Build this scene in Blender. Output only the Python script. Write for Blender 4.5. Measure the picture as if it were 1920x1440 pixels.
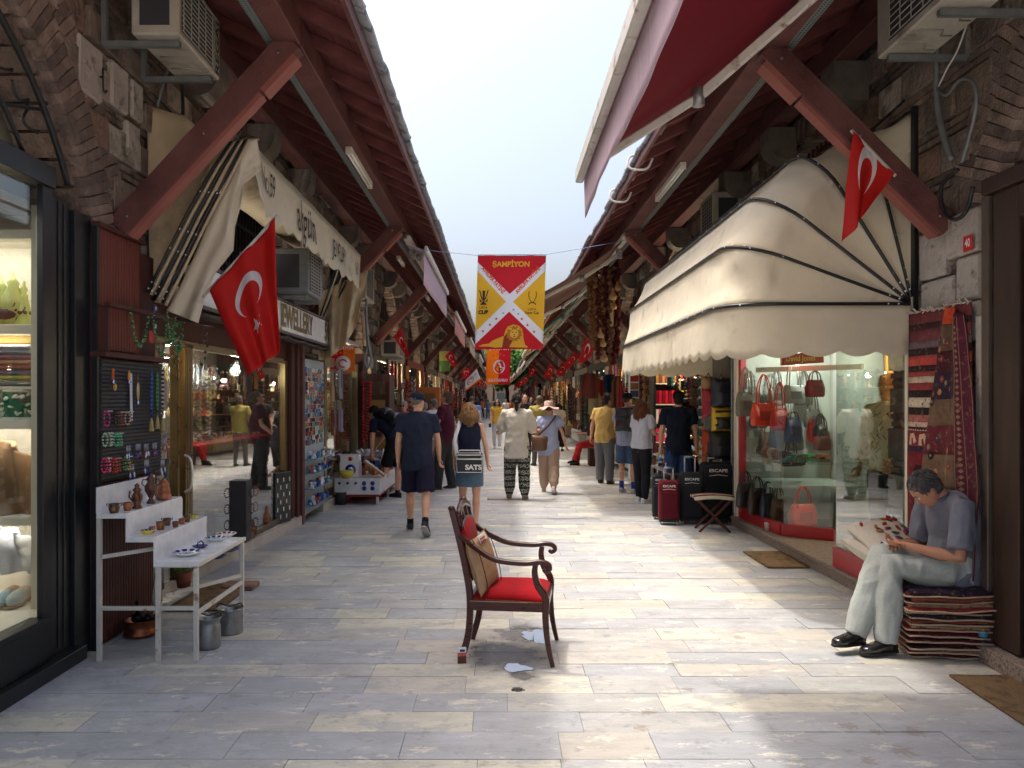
import bpy,bmesh,math,random
import numpy as np
from mathutils import Vector,Matrix,noise,Euler
from mathutils.geometry import tessellate_polygon
R = math.radians; PI = math.pi
sc = bpy.context.scene
for o in list(bpy.data.objects): bpy.data.objects.remove(o)
# ---------------------------------------------------------------- camera, sky, sun, exposure
F,VX,VY,H = 1442.0,938.0,748.0,1.66
cd = bpy.data.cameras.new('camera'); cam = bpy.data.objects.new('camera',cd); sc.collection.objects.link(cam)
cam.location = (0,0,H); cam.rotation_euler = (R(90),0,0)
cd.sensor_width = 36; cd.lens = 36 * F / 1920
cd.shift_x = (960 - VX) / 1920; cd.shift_y = (VY - 720) / 1920
cd.clip_start = .05; cd.clip_end = 1500
sc.camera = cam
SUN = Vector((-.84,.42,3.03)).normalized()
el = math.asin(SUN.z); az = math.atan2(SUN.x,SUN.y)
wd = bpy.data.worlds.new('World'); sc.world = wd; wd.use_nodes = True
nt = wd.node_tree; bg = nt.nodes['Background']
sky = nt.nodes.new('ShaderNodeTexSky'); sky.sky_type = 'NISHITA'; sky.sun_disc = False
sky.sun_elevation = el; sky.sun_rotation = az; sky.air_density = 1.0; sky.dust_density = 10.0; sky.ozone_density = 1.4; sky.altitude = 50
nt.links.new(sky.outputs[0],bg.inputs[0]); bg.inputs[1].default_value = .12
sl = bpy.data.lights.new('sun','SUN'); so = bpy.data.objects.new('sun',sl); sc.collection.objects.link(so)
sl.energy = .75; sl.angle = R(2.2); sl.color = (1,.955,.87)
so.rotation_euler = (-SUN).to_track_quat('-Z','Y').to_euler()
sc.view_settings.view_transform = 'Standard'; sc.view_settings.look = 'None'
sc.view_settings.gamma = 1; sc.view_settings.use_curve_mapping = False
sc.view_settings.exposure = 1.6
cy = sc.cycles
cy.max_bounces = 10; cy.diffuse_bounces = 5; cy.glossy_bounces = 4; cy.transmission_bounces = 6; cy.transparent_max_bounces = 24
cy.use_denoising = True; cy.sample_clamp_indirect = 6; cy.caustics_reflective = False; cy.caustics_refractive = False

# ---------------------------------------------------------------- helpers
rng = random.Random(7)
def U(a,b): return rng.uniform(a,b)
def W(px,py,Y): return Vector(((px - VX) / F * Y,Y,H - (py - VY) / F * Y))
def G(px,py): return Vector(((px - VX) * H / (py - VY),F * H / (py - VY),0))
def WX(px,py,X):
 Y = X * F / (px - VX); return Vector((X,Y,H - (py - VY) / F * Y))
def srgb(r,g,b):
 f = lambda c: (c / 255 / 12.92) if c <= 10 else ((c / 255 + .055) / 1.055) ** 2.4
 return (f(r),f(g),f(b))

class MB:
 """collects closed pieces of geometry and links them as one mesh object"""
 def __init__(s,col=(.5,.5,.5)):
  s.v = []; s.f = []; s.mi = []; s.c = []; s.sm = []; s.col = col; s.mat = 0; s.smooth = False; s.X = None
 def add(s,vs,fs,smooth=None):
  n = len(s.v)
  if s.X is not None: vs = [s.X @ Vector(v) for v in vs]
  s.v.extend([tuple(v) for v in vs]); sm = s.smooth if smooth is None else smooth
  for f in fs:
   s.f.append([i + n for i in f]); s.mi.append(s.mat); s.c.append(s.col); s.sm.append(sm)
  return s
 def box(s,c,d,rot=None,taper=1,bev=0):
  x,y,z = d[0] / 2,d[1] / 2,d[2] / 2; c = Vector(c)
  if bev:
   b = min(bev,x * .9,y * .9,z * .9); vs = [];
   for sz in (-1,1):
    for (sx,sy) in ((-1,-1),(1,-1),(1,1),(-1,1)):
     vs += [(sx * (x - b),sy * (y - b),sz * z),]
   for sz in (-1,1):
    for (sx,sy) in ((-1,-1),(1,-1),(1,1),(-1,1)):
     vs += [(sx * x,sy * (y - b),sz * (z - b)),(sx * (x - b),sy * y,sz * (z - b))]
   fs = [(3,2,1,0),(4,5,6,7)]
   lo = lambda k,j: 8 + k * 2 + j; hi = lambda k,j: 16 + k * 2 + j
   ring_l = [lo(0,1),lo(1,1),lo(1,0),lo(2,0),lo(2,1),lo(3,1),lo(3,0),lo(0,0)]
   ring_h = [i + 8 for i in ring_l]
   for i in range(8): fs.append((ring_l[i],ring_l[(i + 1) % 8],ring_h[(i + 1) % 8],ring_h[i]))
   for q in range(4):
    a,b2 = ring_l[(2 * q) % 8],ring_l[(2 * q + 1) % 8]; e = ring_l[(2 * q + 2) % 8]
    k0,k1 = q,(q + 1) % 4
    fs.append((k0,k1,b2,a)); fs.append((k1,e,b2))
    fs.append((k1 + 4,k0 + 4,a + 8,b2 + 8)); fs.append((k1 + 4,b2 + 8,e + 8))
  else:
   vs = [(-x,-y,-z),(x,-y,-z),(x,y,-z),(-x,y,-z),(-x * taper,-y * taper,z),(x * taper,-y * taper,z),(x * taper,y * taper,z),(-x * taper,y * taper,z)]
   fs = [(3,2,1,0),(4,5,6,7),(0,1,5,4),(1,2,6,5),(2,3,7,6),(3,0,4,7)]
  vs = [Vector(v) for v in vs]
  if rot is not None:
   m = rot if isinstance(rot,Matrix) else Euler(rot).to_matrix(); vs = [m @ v for v in vs]
  return s.add([v + c for v in vs],fs,False)
 def bb(s,x0,x1,y0,y1,z0,z1,bev=0):
  return s.box(((x0 + x1) / 2,(y0 + y1) / 2,(z0 + z1) / 2),(abs(x1 - x0),abs(y1 - y0),abs(z1 - z0)),bev=bev)
 def beam(s,a,b,w,h,up=(0,0,1),bev=0):
  a = Vector(a); b = Vector(b); d = (b - a); L = d.length; d = d / L; u = Vector(up); sx = d.cross(u)
  if sx.length < 1e-4: sx = d.cross(Vector((0,1,0)))
  sx.normalize(); u = sx.cross(d); m = Matrix((sx,d,u)).transposed()
  return s.box((a + b) / 2,(w,L,h),m,bev=bev)
 def tube(s,pts,r,n=8,closed=False,flat=1.0,caps=True,up=None):
  pts = [Vector(p) for p in pts]; k = len(pts); rs = r if isinstance(r,(list,tuple)) else [r] * k
  vs = []; prev = None
  for i,p in enumerate(pts):
   t = (pts[(i + 1) % k] - pts[i - 1]) if closed else (pts[min(i + 1,k - 1)] - pts[max(i - 1,0)])
   t = t.normalized() if t.length > 1e-9 else Vector((0,0,1))
   if prev is None:
    q = Vector(up) if up else (Vector((0,0,1)) if abs(t.z) < .9 else Vector((0,1,0)))
    a = t.cross(q).normalized()
   else:
    a = prev - t * prev.dot(t)
    a = a.normalized() if a.length > 1e-6 else t.orthogonal().normalized()
   prev = a; b = t.cross(a)
   rr = rs[i]; rx,ry = rr if isinstance(rr,(list,tuple)) else (rr,rr * flat)
   for j in range(n):
    w = 2 * PI * j / n; vs.append(p + a * (rx * math.cos(w)) + b * (ry * math.sin(w)))
  fs = []
  for i in range(k if closed else k - 1):
   i2 = (i + 1) % k
   for j in range(n): fs.append((i * n + j,i * n + (j + 1) % n,i2 * n + (j + 1) % n,i2 * n + j))
  if caps and not closed: fs.append(tuple(range(n - 1,-1,-1))); fs.append(tuple((k - 1) * n + j for j in range(n)))
  return s.add(vs,fs,True if n > 4 else False)
 def lathe(s,prof,c=(0,0,0),n=16,m=None):
  vs = []; fs = []; c = Vector(c)
  for (r,z) in prof:
   for j in range(n):
    w = 2 * PI * j / n; v = Vector((r * math.cos(w),r * math.sin(w),z))
    vs.append((m @ v if m is not None else v) + c)
  for i in range(len(prof) - 1):
   for j in range(n): fs.append((i * n + j,i * n + (j + 1) % n,(i + 1) * n + (j + 1) % n,(i + 1) * n + j))
  fs.append(tuple(range(n - 1,-1,-1))); fs.append(tuple((len(prof) - 1) * n + j for j in range(n)))
  return s.add(vs,fs,True)
 def ell(s,c,r,n=12,m=6,rot=None):
  c = Vector(c); r = r if isinstance(r,(tuple,list)) else (r,r,r); vs = []; fs = []
  M = None if rot is None else (rot if isinstance(rot,Matrix) else Euler(rot).to_matrix())
  for i in range(1,m):
   t = PI * i / m
   for j in range(n):
    w = 2 * PI * j / n; vs.append(Vector((r[0] * math.sin(t) * math.cos(w),r[1] * math.sin(t) * math.sin(w),r[2] * math.cos(t))))
  vs.append(Vector((0,0,r[2]))); vs.append(Vector((0,0,-r[2]))); T = len(vs) - 2; B = T + 1
  if M is not None: vs = [M @ v for v in vs]
  vs = [v + c for v in vs]
  for i in range(m - 2):
   for j in range(n): fs.append(((i + 1) * n + j,(i + 1) * n + (j + 1) % n,i * n + (j + 1) % n,i * n + j))
  for j in range(n):
   fs.append((j,(j + 1) % n,T)); fs.append(((m - 2) * n + (j + 1) % n,(m - 2) * n + j,B))
  return s.add(vs,fs,True)
 def loft(s,rings,caps=True,smooth=True):
  n = len(rings[0]); vs = [v for r in rings for v in r]; fs = []
  for i in range(len(rings) - 1):
   for j in range(n): fs.append((i * n + j,i * n + (j + 1) % n,(i + 1) * n + (j + 1) % n,(i + 1) * n + j))
  if caps: fs.append(tuple(range(n - 1,-1,-1))); fs.append(tuple((len(rings) - 1) * n + j for j in range(n)))
  return s.add(vs,fs,smooth)
 def grid(s,fn,nu,nv,thick=0,smooth=True):
  """sheet fn(u,v)->point for u,v in 0..1; thick>0 makes it a slab along its normals"""
  P = [[Vector(fn(i / nu,j / nv)) for j in range(nv + 1)] for i in range(nu + 1)]
  vs = [p for row in P for p in row]; w = nv + 1
  fs = [(i * w + j,(i + 1) * w + j,(i + 1) * w + j + 1,i * w + j + 1) for i in range(nu) for j in range(nv)]
  if thick:
   N = len(vs); back = []
   for i in range(nu + 1):
    for j in range(nv + 1):
     a = P[min(i + 1,nu)][j] - P[max(i - 1,0)][j]; b = P[i][min(j + 1,nv)] - P[i][max(j - 1,0)]
     q = a.cross(b); q = q.normalized() if q.length > 1e-12 else Vector((0,0,1)); back.append(P[i][j] - q * thick)
   vs += back; fs += [tuple(N + k for k in reversed(f)) for f in list(fs)]
   br = [i * w for i in range(nu + 1)] + [nu * w + j for j in range(1,nv + 1)] + [i * w + nv for i in range(nu - 1,-1,-1)] + [j for j in range(nv - 1,0,-1)]
   for k in range(len(br)):
    a,b = br[k],br[(k + 1) % len(br)]; fs.append((a,a + N,b + N,b))
  return s.add(vs,fs,smooth)
 def prism(s,poly,th,m,smooth=False):
  """flat polygon (2D) extruded by th along local z; m: 4x4 placing it"""
  n = len(poly); tri = tessellate_polygon([[Vector((p[0],p[1],0)) for p in poly]])
  vs = [m @ Vector((p[0],p[1],0)) for p in poly] + [m @ Vector((p[0],p[1],th)) for p in poly]
  fs = [tuple(reversed(t)) for t in tri] + [tuple(i + n for i in t) for t in tri] + [(i,(i + 1) % n,(i + 1) % n + n,i + n) for i in range(n)]
  return s.add(vs,fs,smooth)
 def build(s,name,mats,parent=None,loc=None,rot=None,**props):
  me = bpy.data.meshes.new(name); me.from_pydata(s.v,[],s.f)
  if not isinstance(mats,(list,tuple)): mats = [mats]
  for m in mats: me.materials.append(m)
  n = len(me.polygons)
  me.polygons.foreach_set('material_index',s.mi); me.polygons.foreach_set('use_smooth',s.sm)
  cnt = np.empty(n,dtype=np.int32); me.polygons.foreach_get('loop_total',cnt)
  c = np.array(s.c,dtype=np.float32).reshape(n,3); c = np.hstack([c,np.ones((n,1),np.float32)])
  at = me.color_attributes.new('Col','FLOAT_COLOR','CORNER'); at.data.foreach_set('color',np.repeat(c,cnt,axis=0).ravel())
  me.update()
  return link(name,me,parent,loc,rot,**props)

def link(name,me,parent=None,loc=None,rot=None,**props):
 o = bpy.data.objects.new(name,me); sc.collection.objects.link(o)
 if parent is not None: o.parent = parent
 if loc is not None: o.location = loc
 if rot is not None: o.rotation_euler = rot
 for k,v in props.items():
  if v: o[k] = v
 return o
def thing(name,label,cat,loc=(0,0,0),rot=(0,0,0),group=None,kind=None):
 return link(name,None,None,loc,rot,label=label,category=cat,group=group,kind=kind)
def nth(i): return ['first','second','third','fourth','fifth','sixth','seventh','eighth','ninth','tenth','eleventh','twelfth','thirteenth','fourteenth','fifteenth','sixteenth','seventeenth','eighteenth','nineteenth','twentieth'][i] if i < 20 else 'twenty-' + nth(i - 20)
def dup(root,loc=None,rot=None,label=None,group=None,scale=None):
 kids = [o for o in root.children_recursive]
 r = root.copy(); sc.collection.objects.link(r); mp = {root.name: r}
 if loc is not None: r.location = loc
 if rot is not None: r.rotation_euler = rot
 if scale is not None: r.scale = (scale,) * 3 if isinstance(scale,(int,float)) else scale
 if label: r['label'] = label
 if group: r['group'] = group
 for k in kids:
  c = k.copy(); sc.collection.objects.link(c); mp[k.name] = c
 for k in kids: mp[k.name].parent = mp[k.parent.name]
 return r
def dup_mesh(o,parent=None,loc=None,rot=None,scale=None):
 c = o.copy(); sc.collection.objects.link(c)
 if parent is not None: c.parent = parent
 if loc is not None: c.location = loc
 if rot is not None: c.rotation_euler = rot
 if scale is not None: c.scale = scale
 return c

# ---------------------------------------------------------------- materials
def M(name,col=None,rough=.7,var=.18,scale=6,bump=.15,bscale=None,metal=0,spec=.3,attr=False,stain=None,transl=0,emit=None,es=0,coat=0,sheen=0,stretch=None,coord='Object',col2=None,thr=(.45,.55),c2scale=3,dist=.02):
 m = bpy.data.materials.new(name); m.use_nodes = True; nt = m.node_tree; N = nt.nodes; L = nt.links
 b = N['Principled BSDF']; b.inputs['Roughness'].default_value = rough; b.inputs['Metallic'].default_value = metal
 b.inputs['Specular IOR Level'].default_value = spec
 if coat: b.inputs['Coat Weight'].default_value = coat; b.inputs['Coat Roughness'].default_value = .15
 if sheen: b.inputs['Sheen Weight'].default_value = sheen; b.inputs['Sheen Roughness'].default_value = .5
 tc = N.new('ShaderNodeTexCoord'); src = tc.outputs[coord]
 if coord == 'World':
  pass
 if stretch:
  mp = N.new('ShaderNodeMapping'); mp.inputs['Scale'].default_value = stretch; L.new(src,mp.inputs[0]); src = mp.outputs[0]
 if attr:
  a = N.new('ShaderNodeVertexColor'); a.layer_name = 'Col'; base = a.outputs[0]
 else:
  a = N.new('ShaderNodeRGB'); a.outputs[0].default_value = (*col,1); base = a.outputs[0]
 if col2 is not None:
  n2 = N.new('ShaderNodeTexNoise'); n2.inputs['Scale'].default_value = c2scale; n2.inputs['Detail'].default_value = 7; n2.inputs['Roughness'].default_value = .62; L.new(src,n2.inputs['Vector'])
  r2 = N.new('ShaderNodeMapRange'); r2.inputs[1].default_value = thr[0]; r2.inputs[2].default_value = thr[1]; L.new(n2.outputs[0],r2.inputs[0])
  x2 = N.new('ShaderNodeMix'); x2.data_type = 'RGBA'; L.new(r2.outputs[0],x2.inputs[0]); L.new(base,x2.inputs[6]); x2.inputs[7].default_value = (*col2,1); base = x2.outputs[2]
 nz = N.new('ShaderNodeTexNoise'); nz.inputs['Scale'].default_value = scale; nz.inputs['Detail'].default_value = 6; nz.inputs['Roughness'].default_value = .6
 L.new(src,nz.inputs['Vector'])
 mr = N.new('ShaderNodeMapRange'); mr.inputs[1].default_value = .25; mr.inputs[2].default_value = .75; mr.inputs[3].default_value = 1 - var; mr.inputs[4].default_value = 1 + var
 L.new(nz.outputs[0],mr.inputs[0])
 mx = N.new('ShaderNodeVectorMath'); mx.operation = 'SCALE'; L.new(base,mx.inputs[0]); L.new(mr.outputs[0],mx.inputs['Scale'])
 L.new(mx.outputs[0],b.inputs['Base Color'])
 rr = N.new('ShaderNodeMapRange'); rr.inputs[3].default_value = max(.03,rough - .12); rr.inputs[4].default_value = min(1,rough + .12); L.new(nz.outputs[0],rr.inputs[0]); L.new(rr.outputs[0],b.inputs['Roughness'])
 if bump:
  nb = N.new('ShaderNodeTexNoise'); nb.inputs['Scale'].default_value = bscale or scale * 6; nb.inputs['Detail'].default_value = 5; L.new(src,nb.inputs['Vector'])
  bp = N.new('ShaderNodeBump'); bp.inputs['Strength'].default_value = bump; bp.inputs['Distance'].default_value = dist; L.new(nb.outputs[0],bp.inputs['Height']); L.new(bp.outputs[0],b.inputs['Normal'])
 if emit: b.inputs['Emission Color'].default_value = (*emit,1); b.inputs['Emission Strength'].default_value = es
 if transl:
  out = N['Material Output']; t = N.new('ShaderNodeBsdfTranslucent'); ms = N.new('ShaderNodeMixShader'); ms.inputs[0].default_value = transl
  L.new(mx.outputs[0],t.inputs[0]); L.new(b.outputs[0],ms.inputs[1]); L.new(t.outputs[0],ms.inputs[2]); L.new(ms.outputs[0],out.inputs[0])
 return m
def glass_mat(name,tint=(.9,.95,.93),refl=1.0):
 m = bpy.data.materials.new(name); m.use_nodes = True; nt = m.node_tree; N = nt.nodes; L = nt.links; N.remove(N['Principled BSDF'])
 t = N.new('ShaderNodeBsdfTransparent'); t.inputs[0].default_value = (*tint,1); g = N.new('ShaderNodeBsdfGlossy'); g.inputs['Roughness'].default_value = .01; g.inputs[0].default_value = (1,1,1,1)
 ge = N.new('ShaderNodeNewGeometry'); dt = N.new('ShaderNodeVectorMath'); dt.operation = 'DOT_PRODUCT'; L.new(ge.outputs['Incoming'],dt.inputs[0]); L.new(ge.outputs['Normal'],dt.inputs[1])
 def mt(op,a,b=0):
  x = N.new('ShaderNodeMath'); x.operation = op
  for i,q in enumerate((a,b)):
   if isinstance(q,(int,float)): x.inputs[i].default_value = q
   else: L.new(q,x.inputs[i])
  return x.outputs[0]
 f0 = mt('ADD',mt('MULTIPLY',mt('POWER',mt('SUBTRACT',1,mt('ABSOLUTE',dt.outputs['Value'])),4),refl),.04 * refl)
 nz = N.new('ShaderNodeTexNoise'); nz.inputs['Scale'].default_value = 1.2; tc = N.new('ShaderNodeTexCoord'); L.new(tc.outputs['Object'],nz.inputs[0])
 bp = N.new('ShaderNodeBump'); bp.inputs['Strength'].default_value = .05; bp.inputs['Distance'].default_value = .02; L.new(nz.outputs[0],bp.inputs['Height']); L.new(bp.outputs[0],g.inputs['Normal'])
 x = N.new('ShaderNodeMixShader'); L.new(f0,x.inputs[0]); L.new(t.outputs[0],x.inputs[1]); L.new(g.outputs[0],x.inputs[2]); L.new(x.outputs[0],N['Material Output'].inputs[0])
 return m
def geo_node(m): return m
MAT = {}
MAT['redwood'] = M('red_painted_wood',srgb(106,68,64),.6,.28,3,.35,60,col2=srgb(84,48,46),thr=(.48,.7),c2scale=2.2)
MAT['darkwood'] = M('dark_brown_wood',srgb(78,44,38),.6,.3,4,.25,50,stretch=(6,6,1))
MAT['blackwood'] = M('very_dark_wood',srgb(60,42,34),.5,.35,3,.2,50,stretch=(8,8,.8),coat=.1)
MAT['boards'] = M('roof_boards',srgb(112,64,62),.7,.25,5,.2,50)
MAT['stone'] = M('old_stone',None,.9,.30,5,.9,26,attr=True,col2=srgb(92,82,76),thr=(.47,.68),c2scale=3.3,coord='Object',dist=.03)
MAT['brick'] = M('old_brick',None,.92,.35,11,.8,45,attr=True,col2=srgb(90,80,74),thr=(.5,.7),c2scale=5)
MAT['mortar'] = M('mortar',srgb(130,114,104),.95,.35,4,.9,30,col2=srgb(84,72,66),thr=(.42,.62),c2scale=2)
MAT['white_stone'] = M('whitewashed_stone',srgb(176,168,160),.9,.16,6,1.0,22,col2=srgb(92,82,78),thr=(.56,.7),c2scale=8,dist=.02)
MAT['cream'] = M('cream_canvas',srgb(232,224,204),.75,.08,2.5,.45,7,transl=.32,col2=srgb(176,160,138),thr=(.58,.82),c2scale=2.8)
MAT['beige'] = M('soiled_canvas',srgb(214,196,164),.8,.14,2.5,.5,7,transl=.25,col2=srgb(126,112,98),thr=(.52,.78),c2scale=2.2)
MAT['maroon'] = M('maroon_canvas',srgb(122,26,44),.75,.06,3,.06,60,transl=.35)
MAT['pink'] = M('faded_pink_canvas',srgb(232,214,224),.75,.10,3,.1,40,transl=.5,stretch=(1,14,1))
MAT['cloth'] = M('dyed_cloth',None,.88,.10,60,.3,150,attr=True,transl=.12,dist=.004)
MAT['flagcloth'] = M('flag_cloth',None,.7,.07,3,.05,80,attr=True,transl=.35)
MAT['banner'] = M('printed_banner',None,.55,.05,2,.05,20,attr=True,transl=.3)
MAT['matte'] = M('painted_things',None,.6,.14,9,.12,60,attr=True)
MAT['gloss'] = M('glazed_things',None,.22,.12,14,.05,40,attr=True,spec=.5)
MAT['metalc'] = M('worn_metal_things',None,.38,.25,14,.2,40,attr=True,metal=.9)
MAT['skin'] = M('skin',None,.5,.08,14,.12,120,attr=True,spec=.35,dist=.003)
MAT['hair'] = M('hair',None,.45,.45,40,.9,90,attr=True,stretch=(1,1,.35),dist=.02)
MAT['leather'] = M('leather_things',None,.38,.12,14,.15,120,attr=True,spec=.5,dist=.004)
MAT['shoe'] = M('black_leather',srgb(26,24,24),.22,.1,10,.05,60,spec=.6,coat=.4)
MAT['bmetal'] = M('black_painted_metal',srgb(26,29,32),.35,.2,4,.05,40,spec=.5)
MAT['grey_metal'] = M('dull_grey_metal',srgb(150,150,148),.45,.25,10,.15,50,metal=.6)
MAT['galv'] = M('galvanised_metal',srgb(128,134,134),.5,.2,12,.1,50,metal=.5)
MAT['whitemetal'] = M('worn_white_metal',srgb(206,202,192),.45,.14,6,.1,40,col2=srgb(150,118,96),thr=(.58,.68),c2scale=9)
MAT['acwhite'] = M('grimy_cream_metal',srgb(178,172,158),.5,.2,5,.08,40,col2=srgb(96,88,78),thr=(.55,.8),c2scale=3)
MAT['gold'] = M('gold_anodised_metal',srgb(116,98,66),.3,.15,8,.05,40,metal=.85)
MAT['brass'] = M('antique_copper',None,.35,.35,20,.4,60,attr=True,metal=.8,dist=.008)
MAT['marble'] = M('white_marble',srgb(196,188,178),.35,.10,4,.05,30,col2=srgb(150,130,120),thr=(.5,.75),c2scale=2.5)
MAT['granite'] = M('speckled_granite',srgb(146,130,118),.5,.35,70,.1,80,col2=srgb(90,80,76),thr=(.5,.6),c2scale=60)
MAT['creampaint'] = M('cream_painted_shelf',srgb(232,222,206),.45,.05,4,.02,40)
MAT['interior'] = M('shop_interior',srgb(120,106,92),.8,.2,2,.1,20)
MAT['darkint'] = M('dark_interior',srgb(96,84,76),.85,.3,2,.1,20)
MAT['whiteint'] = M('white_interior',srgb(196,198,192),.6,.08,2,.03,20)
MAT['redpaint'] = M('red_painted_frame',srgb(168,34,42),.35,.12,5,.03,40,spec=.5)
MAT['coir'] = M('coir_mat',srgb(132,106,76),.97,.3,60,1.0,220,col2=srgb(96,78,58),thr=(.5,.65),c2scale=12,dist=.01)
MAT['glass'] = glass_mat('window_glass'); MAT['glassM'] = glass_mat('dusty_glass',(.84,.88,.86),1.9)
MAT['glassR'] = glass_mat('coated_glass',(.86,.9,.88),1.6)
MAT['velvet'] = M('red_velvet',srgb(150,12,22),.8,.25,14,.12,120,sheen=.04,spec=.1,dist=.004)
MAT['chairwood'] = M('mahogany',srgb(66,28,24),.3,.3,12,.08,60,stretch=(1,1,6),coat=.35)
MAT['tube'] = M('fluorescent_tube',srgb(236,236,226),.3,.02,3,0)
MAT['leaf'] = M('foliage',None,.7,.3,3,0,attr=True,transl=.25)
def spots(m,col,scale,lo,hi,amt=.8,st=None):
 nt = m.node_tree; N = nt.nodes; L = nt.links; b = N['Principled BSDF']; src = b.inputs['Base Color'].links[0].from_socket; tc = N.new('ShaderNodeTexCoord'); o = tc.outputs['Object']
 if st: mp = N.new('ShaderNodeMapping'); mp.inputs['Scale'].default_value = st; L.new(o,mp.inputs[0]); o = mp.outputs[0]
 n = N.new('ShaderNodeTexNoise'); n.inputs['Scale'].default_value = scale; n.inputs['Detail'].default_value = 8; n.inputs['Roughness'].default_value = .7; L.new(o,n.inputs['Vector'])
 r = N.new('ShaderNodeMapRange'); r.inputs[1].default_value = lo; r.inputs[2].default_value = hi; r.inputs[4].default_value = amt; L.new(n.outputs[0],r.inputs[0]); x = N.new('ShaderNodeMix'); x.data_type = 'RGBA'; L.new(r.outputs[0],x.inputs[0]); L.new(src,x.inputs[6]); x.inputs[7].default_value = (*col,1); L.new(x.outputs[2],b.inputs['Base Color'])
spots(MAT['redwood'],srgb(186,150,136),14,.70,.73,.7); spots(MAT['redwood'],srgb(70,40,38),5,.55,.75,.6,(1,1,.3)); spots(MAT['bmetal'],srgb(90,88,84),6,.6,.8,.35); spots(MAT['cream'],srgb(150,134,112),3,.6,.8,.45,(2.5,2.5,.6)); spots(MAT['maroon'],srgb(96,24,38),2,.5,.8,.5)
def lamp_mat(name,col,s):
 m = bpy.data.materials.new(name); m.use_nodes = True; nt = m.node_tree; N = nt.nodes
 N.remove(N['Principled BSDF']); e = N.new('ShaderNodeEmission'); e.inputs[0].default_value = (*col,1); e.inputs[1].default_value = s
 nt.links.new(e.outputs[0],N['Material Output'].inputs[0]); return m
MAT['bulb'] = lamp_mat('lit_bulb',(1,.82,.55),14)
MAT['bulbw'] = lamp_mat('lit_white_bulb',(.95,1,.95),12)
MAT['strip'] = lamp_mat('lit_strip',(1,.93,.8),5)

# ---------------------------------------------------------------- text and decals
_tc = {}
def text2d(s,size=1,bold=0.0,align='CENTER',sx=1):
 key = (s,size,bold,align,sx)
 if key in _tc: return _tc[key]
 cu = bpy.data.curves.new('t','FONT'); cu.body = s; cu.size = size; cu.offset = bold; cu.align_x = align; cu.align_y = 'CENTER'; cu.resolution_u = 3
 o = bpy.data.objects.new('t',cu); sc.collection.objects.link(o)
 bpy.context.view_layer.update()
 me = bpy.data.meshes.new_from_object(o.evaluated_get(bpy.context.evaluated_depsgraph_get()))
 vs = [(v.co.x * sx,v.co.y) for v in me.vertices]; fs = [tuple(p.vertices) for p in me.polygons]
 bpy.data.objects.remove(o); bpy.data.curves.remove(cu); bpy.data.meshes.remove(me)
 _tc[key] = (vs,fs); return vs,fs
def put2d(mb,vf,fn):
 """map a flat figure through fn(x,y)->point"""
 vs,fs = vf; mb.add([fn(x,y) for (x,y) in vs],fs,False)
def poly2d(poly,sub=0):
 tri = tessellate_polygon([[Vector((p[0],p[1],0)) for p in poly]])
 vs = [tuple(p[:2]) for p in poly]; fs = [tuple(t) for t in tri]
 for _ in range(sub):
  nv = list(vs); mid = {}; nf = []
  def md(a,b):
   k = (min(a,b),max(a,b))
   if k not in mid: mid[k] = len(nv); nv.append(((vs[a][0] + vs[b][0]) / 2,(vs[a][1] + vs[b][1]) / 2))
   return mid[k]
  for a,b,c in fs:
   x,y,z = md(a,b),md(b,c),md(c,a); nf += [(a,x,z),(x,b,y),(z,y,c),(x,y,z)]
  vs,fs = nv,nf
 return vs,fs
def star2d(cx,cy,r,rot=0,n=5):
 P = []
 for k in range(2 * n):
  a = rot + PI / 2 + k * PI / n; q = r if k % 2 == 0 else r * .39
  P.append((cx + q * math.cos(a),cy + q * math.sin(a)))
 return poly2d(P)
def crescent2d(cx,cy,r,ri,off,n=28):
 """crescent open towards +x"""
 P = []; import math as mm
 # outer circle centre (cx,cy) r; inner centre (cx+off,cy) ri
 d = off; x0 = (d * d + r * r - ri * ri) / (2 * d); h = mm.sqrt(max(r * r - x0 * x0,1e-9))
 a0 = mm.atan2(h,x0); b0 = mm.atan2(h,x0 - d)
 for k in range(n + 1):
  a = a0 + (2 * PI - 2 * a0) * k / n; P.append((cx + r * mm.cos(a),cy + r * mm.sin(a)))
 for k in range(1,n):
  a = -b0 + (2 * b0 - 2 * PI) * k / n + 2 * PI * 0; P.append((cx + d + ri * mm.cos(a),cy + ri * mm.sin(a)))
 vs = P; fs = []
 # strip between outer k and inner (n-k)
 m = n + 1
 for k in range(n):
  o0,o1 = k,k + 1
  i0 = 0 if k == 0 else m + (n - 1 - k); i1 = n if k == n - 1 else m + (n - 2 - k)
  f = []
  for t in (o0,o1,i1,i0):
   if t not in f: f.append(t)
  if len(f) > 2: fs.append(tuple(f))
 return vs,fs
def disc2d(cx,cy,rx,ry=None,n=28):
 ry = ry or rx
 return [(cx + rx * math.cos(2 * PI * k / n),cy + ry * math.sin(2 * PI * k / n)) for k in range(n)],[tuple(range(n))]
def arc2d(cx,cy,r,w,a0,a1,n=20,sy=1):
 P = []; fs = []
 for k in range(n + 1):
  a = a0 + (a1 - a0) * k / n; P += [(cx + (r - w / 2) * math.cos(a),cy + sy * (r - w / 2) * math.sin(a)),(cx + (r + w / 2) * math.cos(a),cy + sy * (r + w / 2) * math.sin(a))]
 for k in range(n): fs.append((2 * k,2 * k + 1,2 * k + 3,2 * k + 2))
 return P,fs
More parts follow.
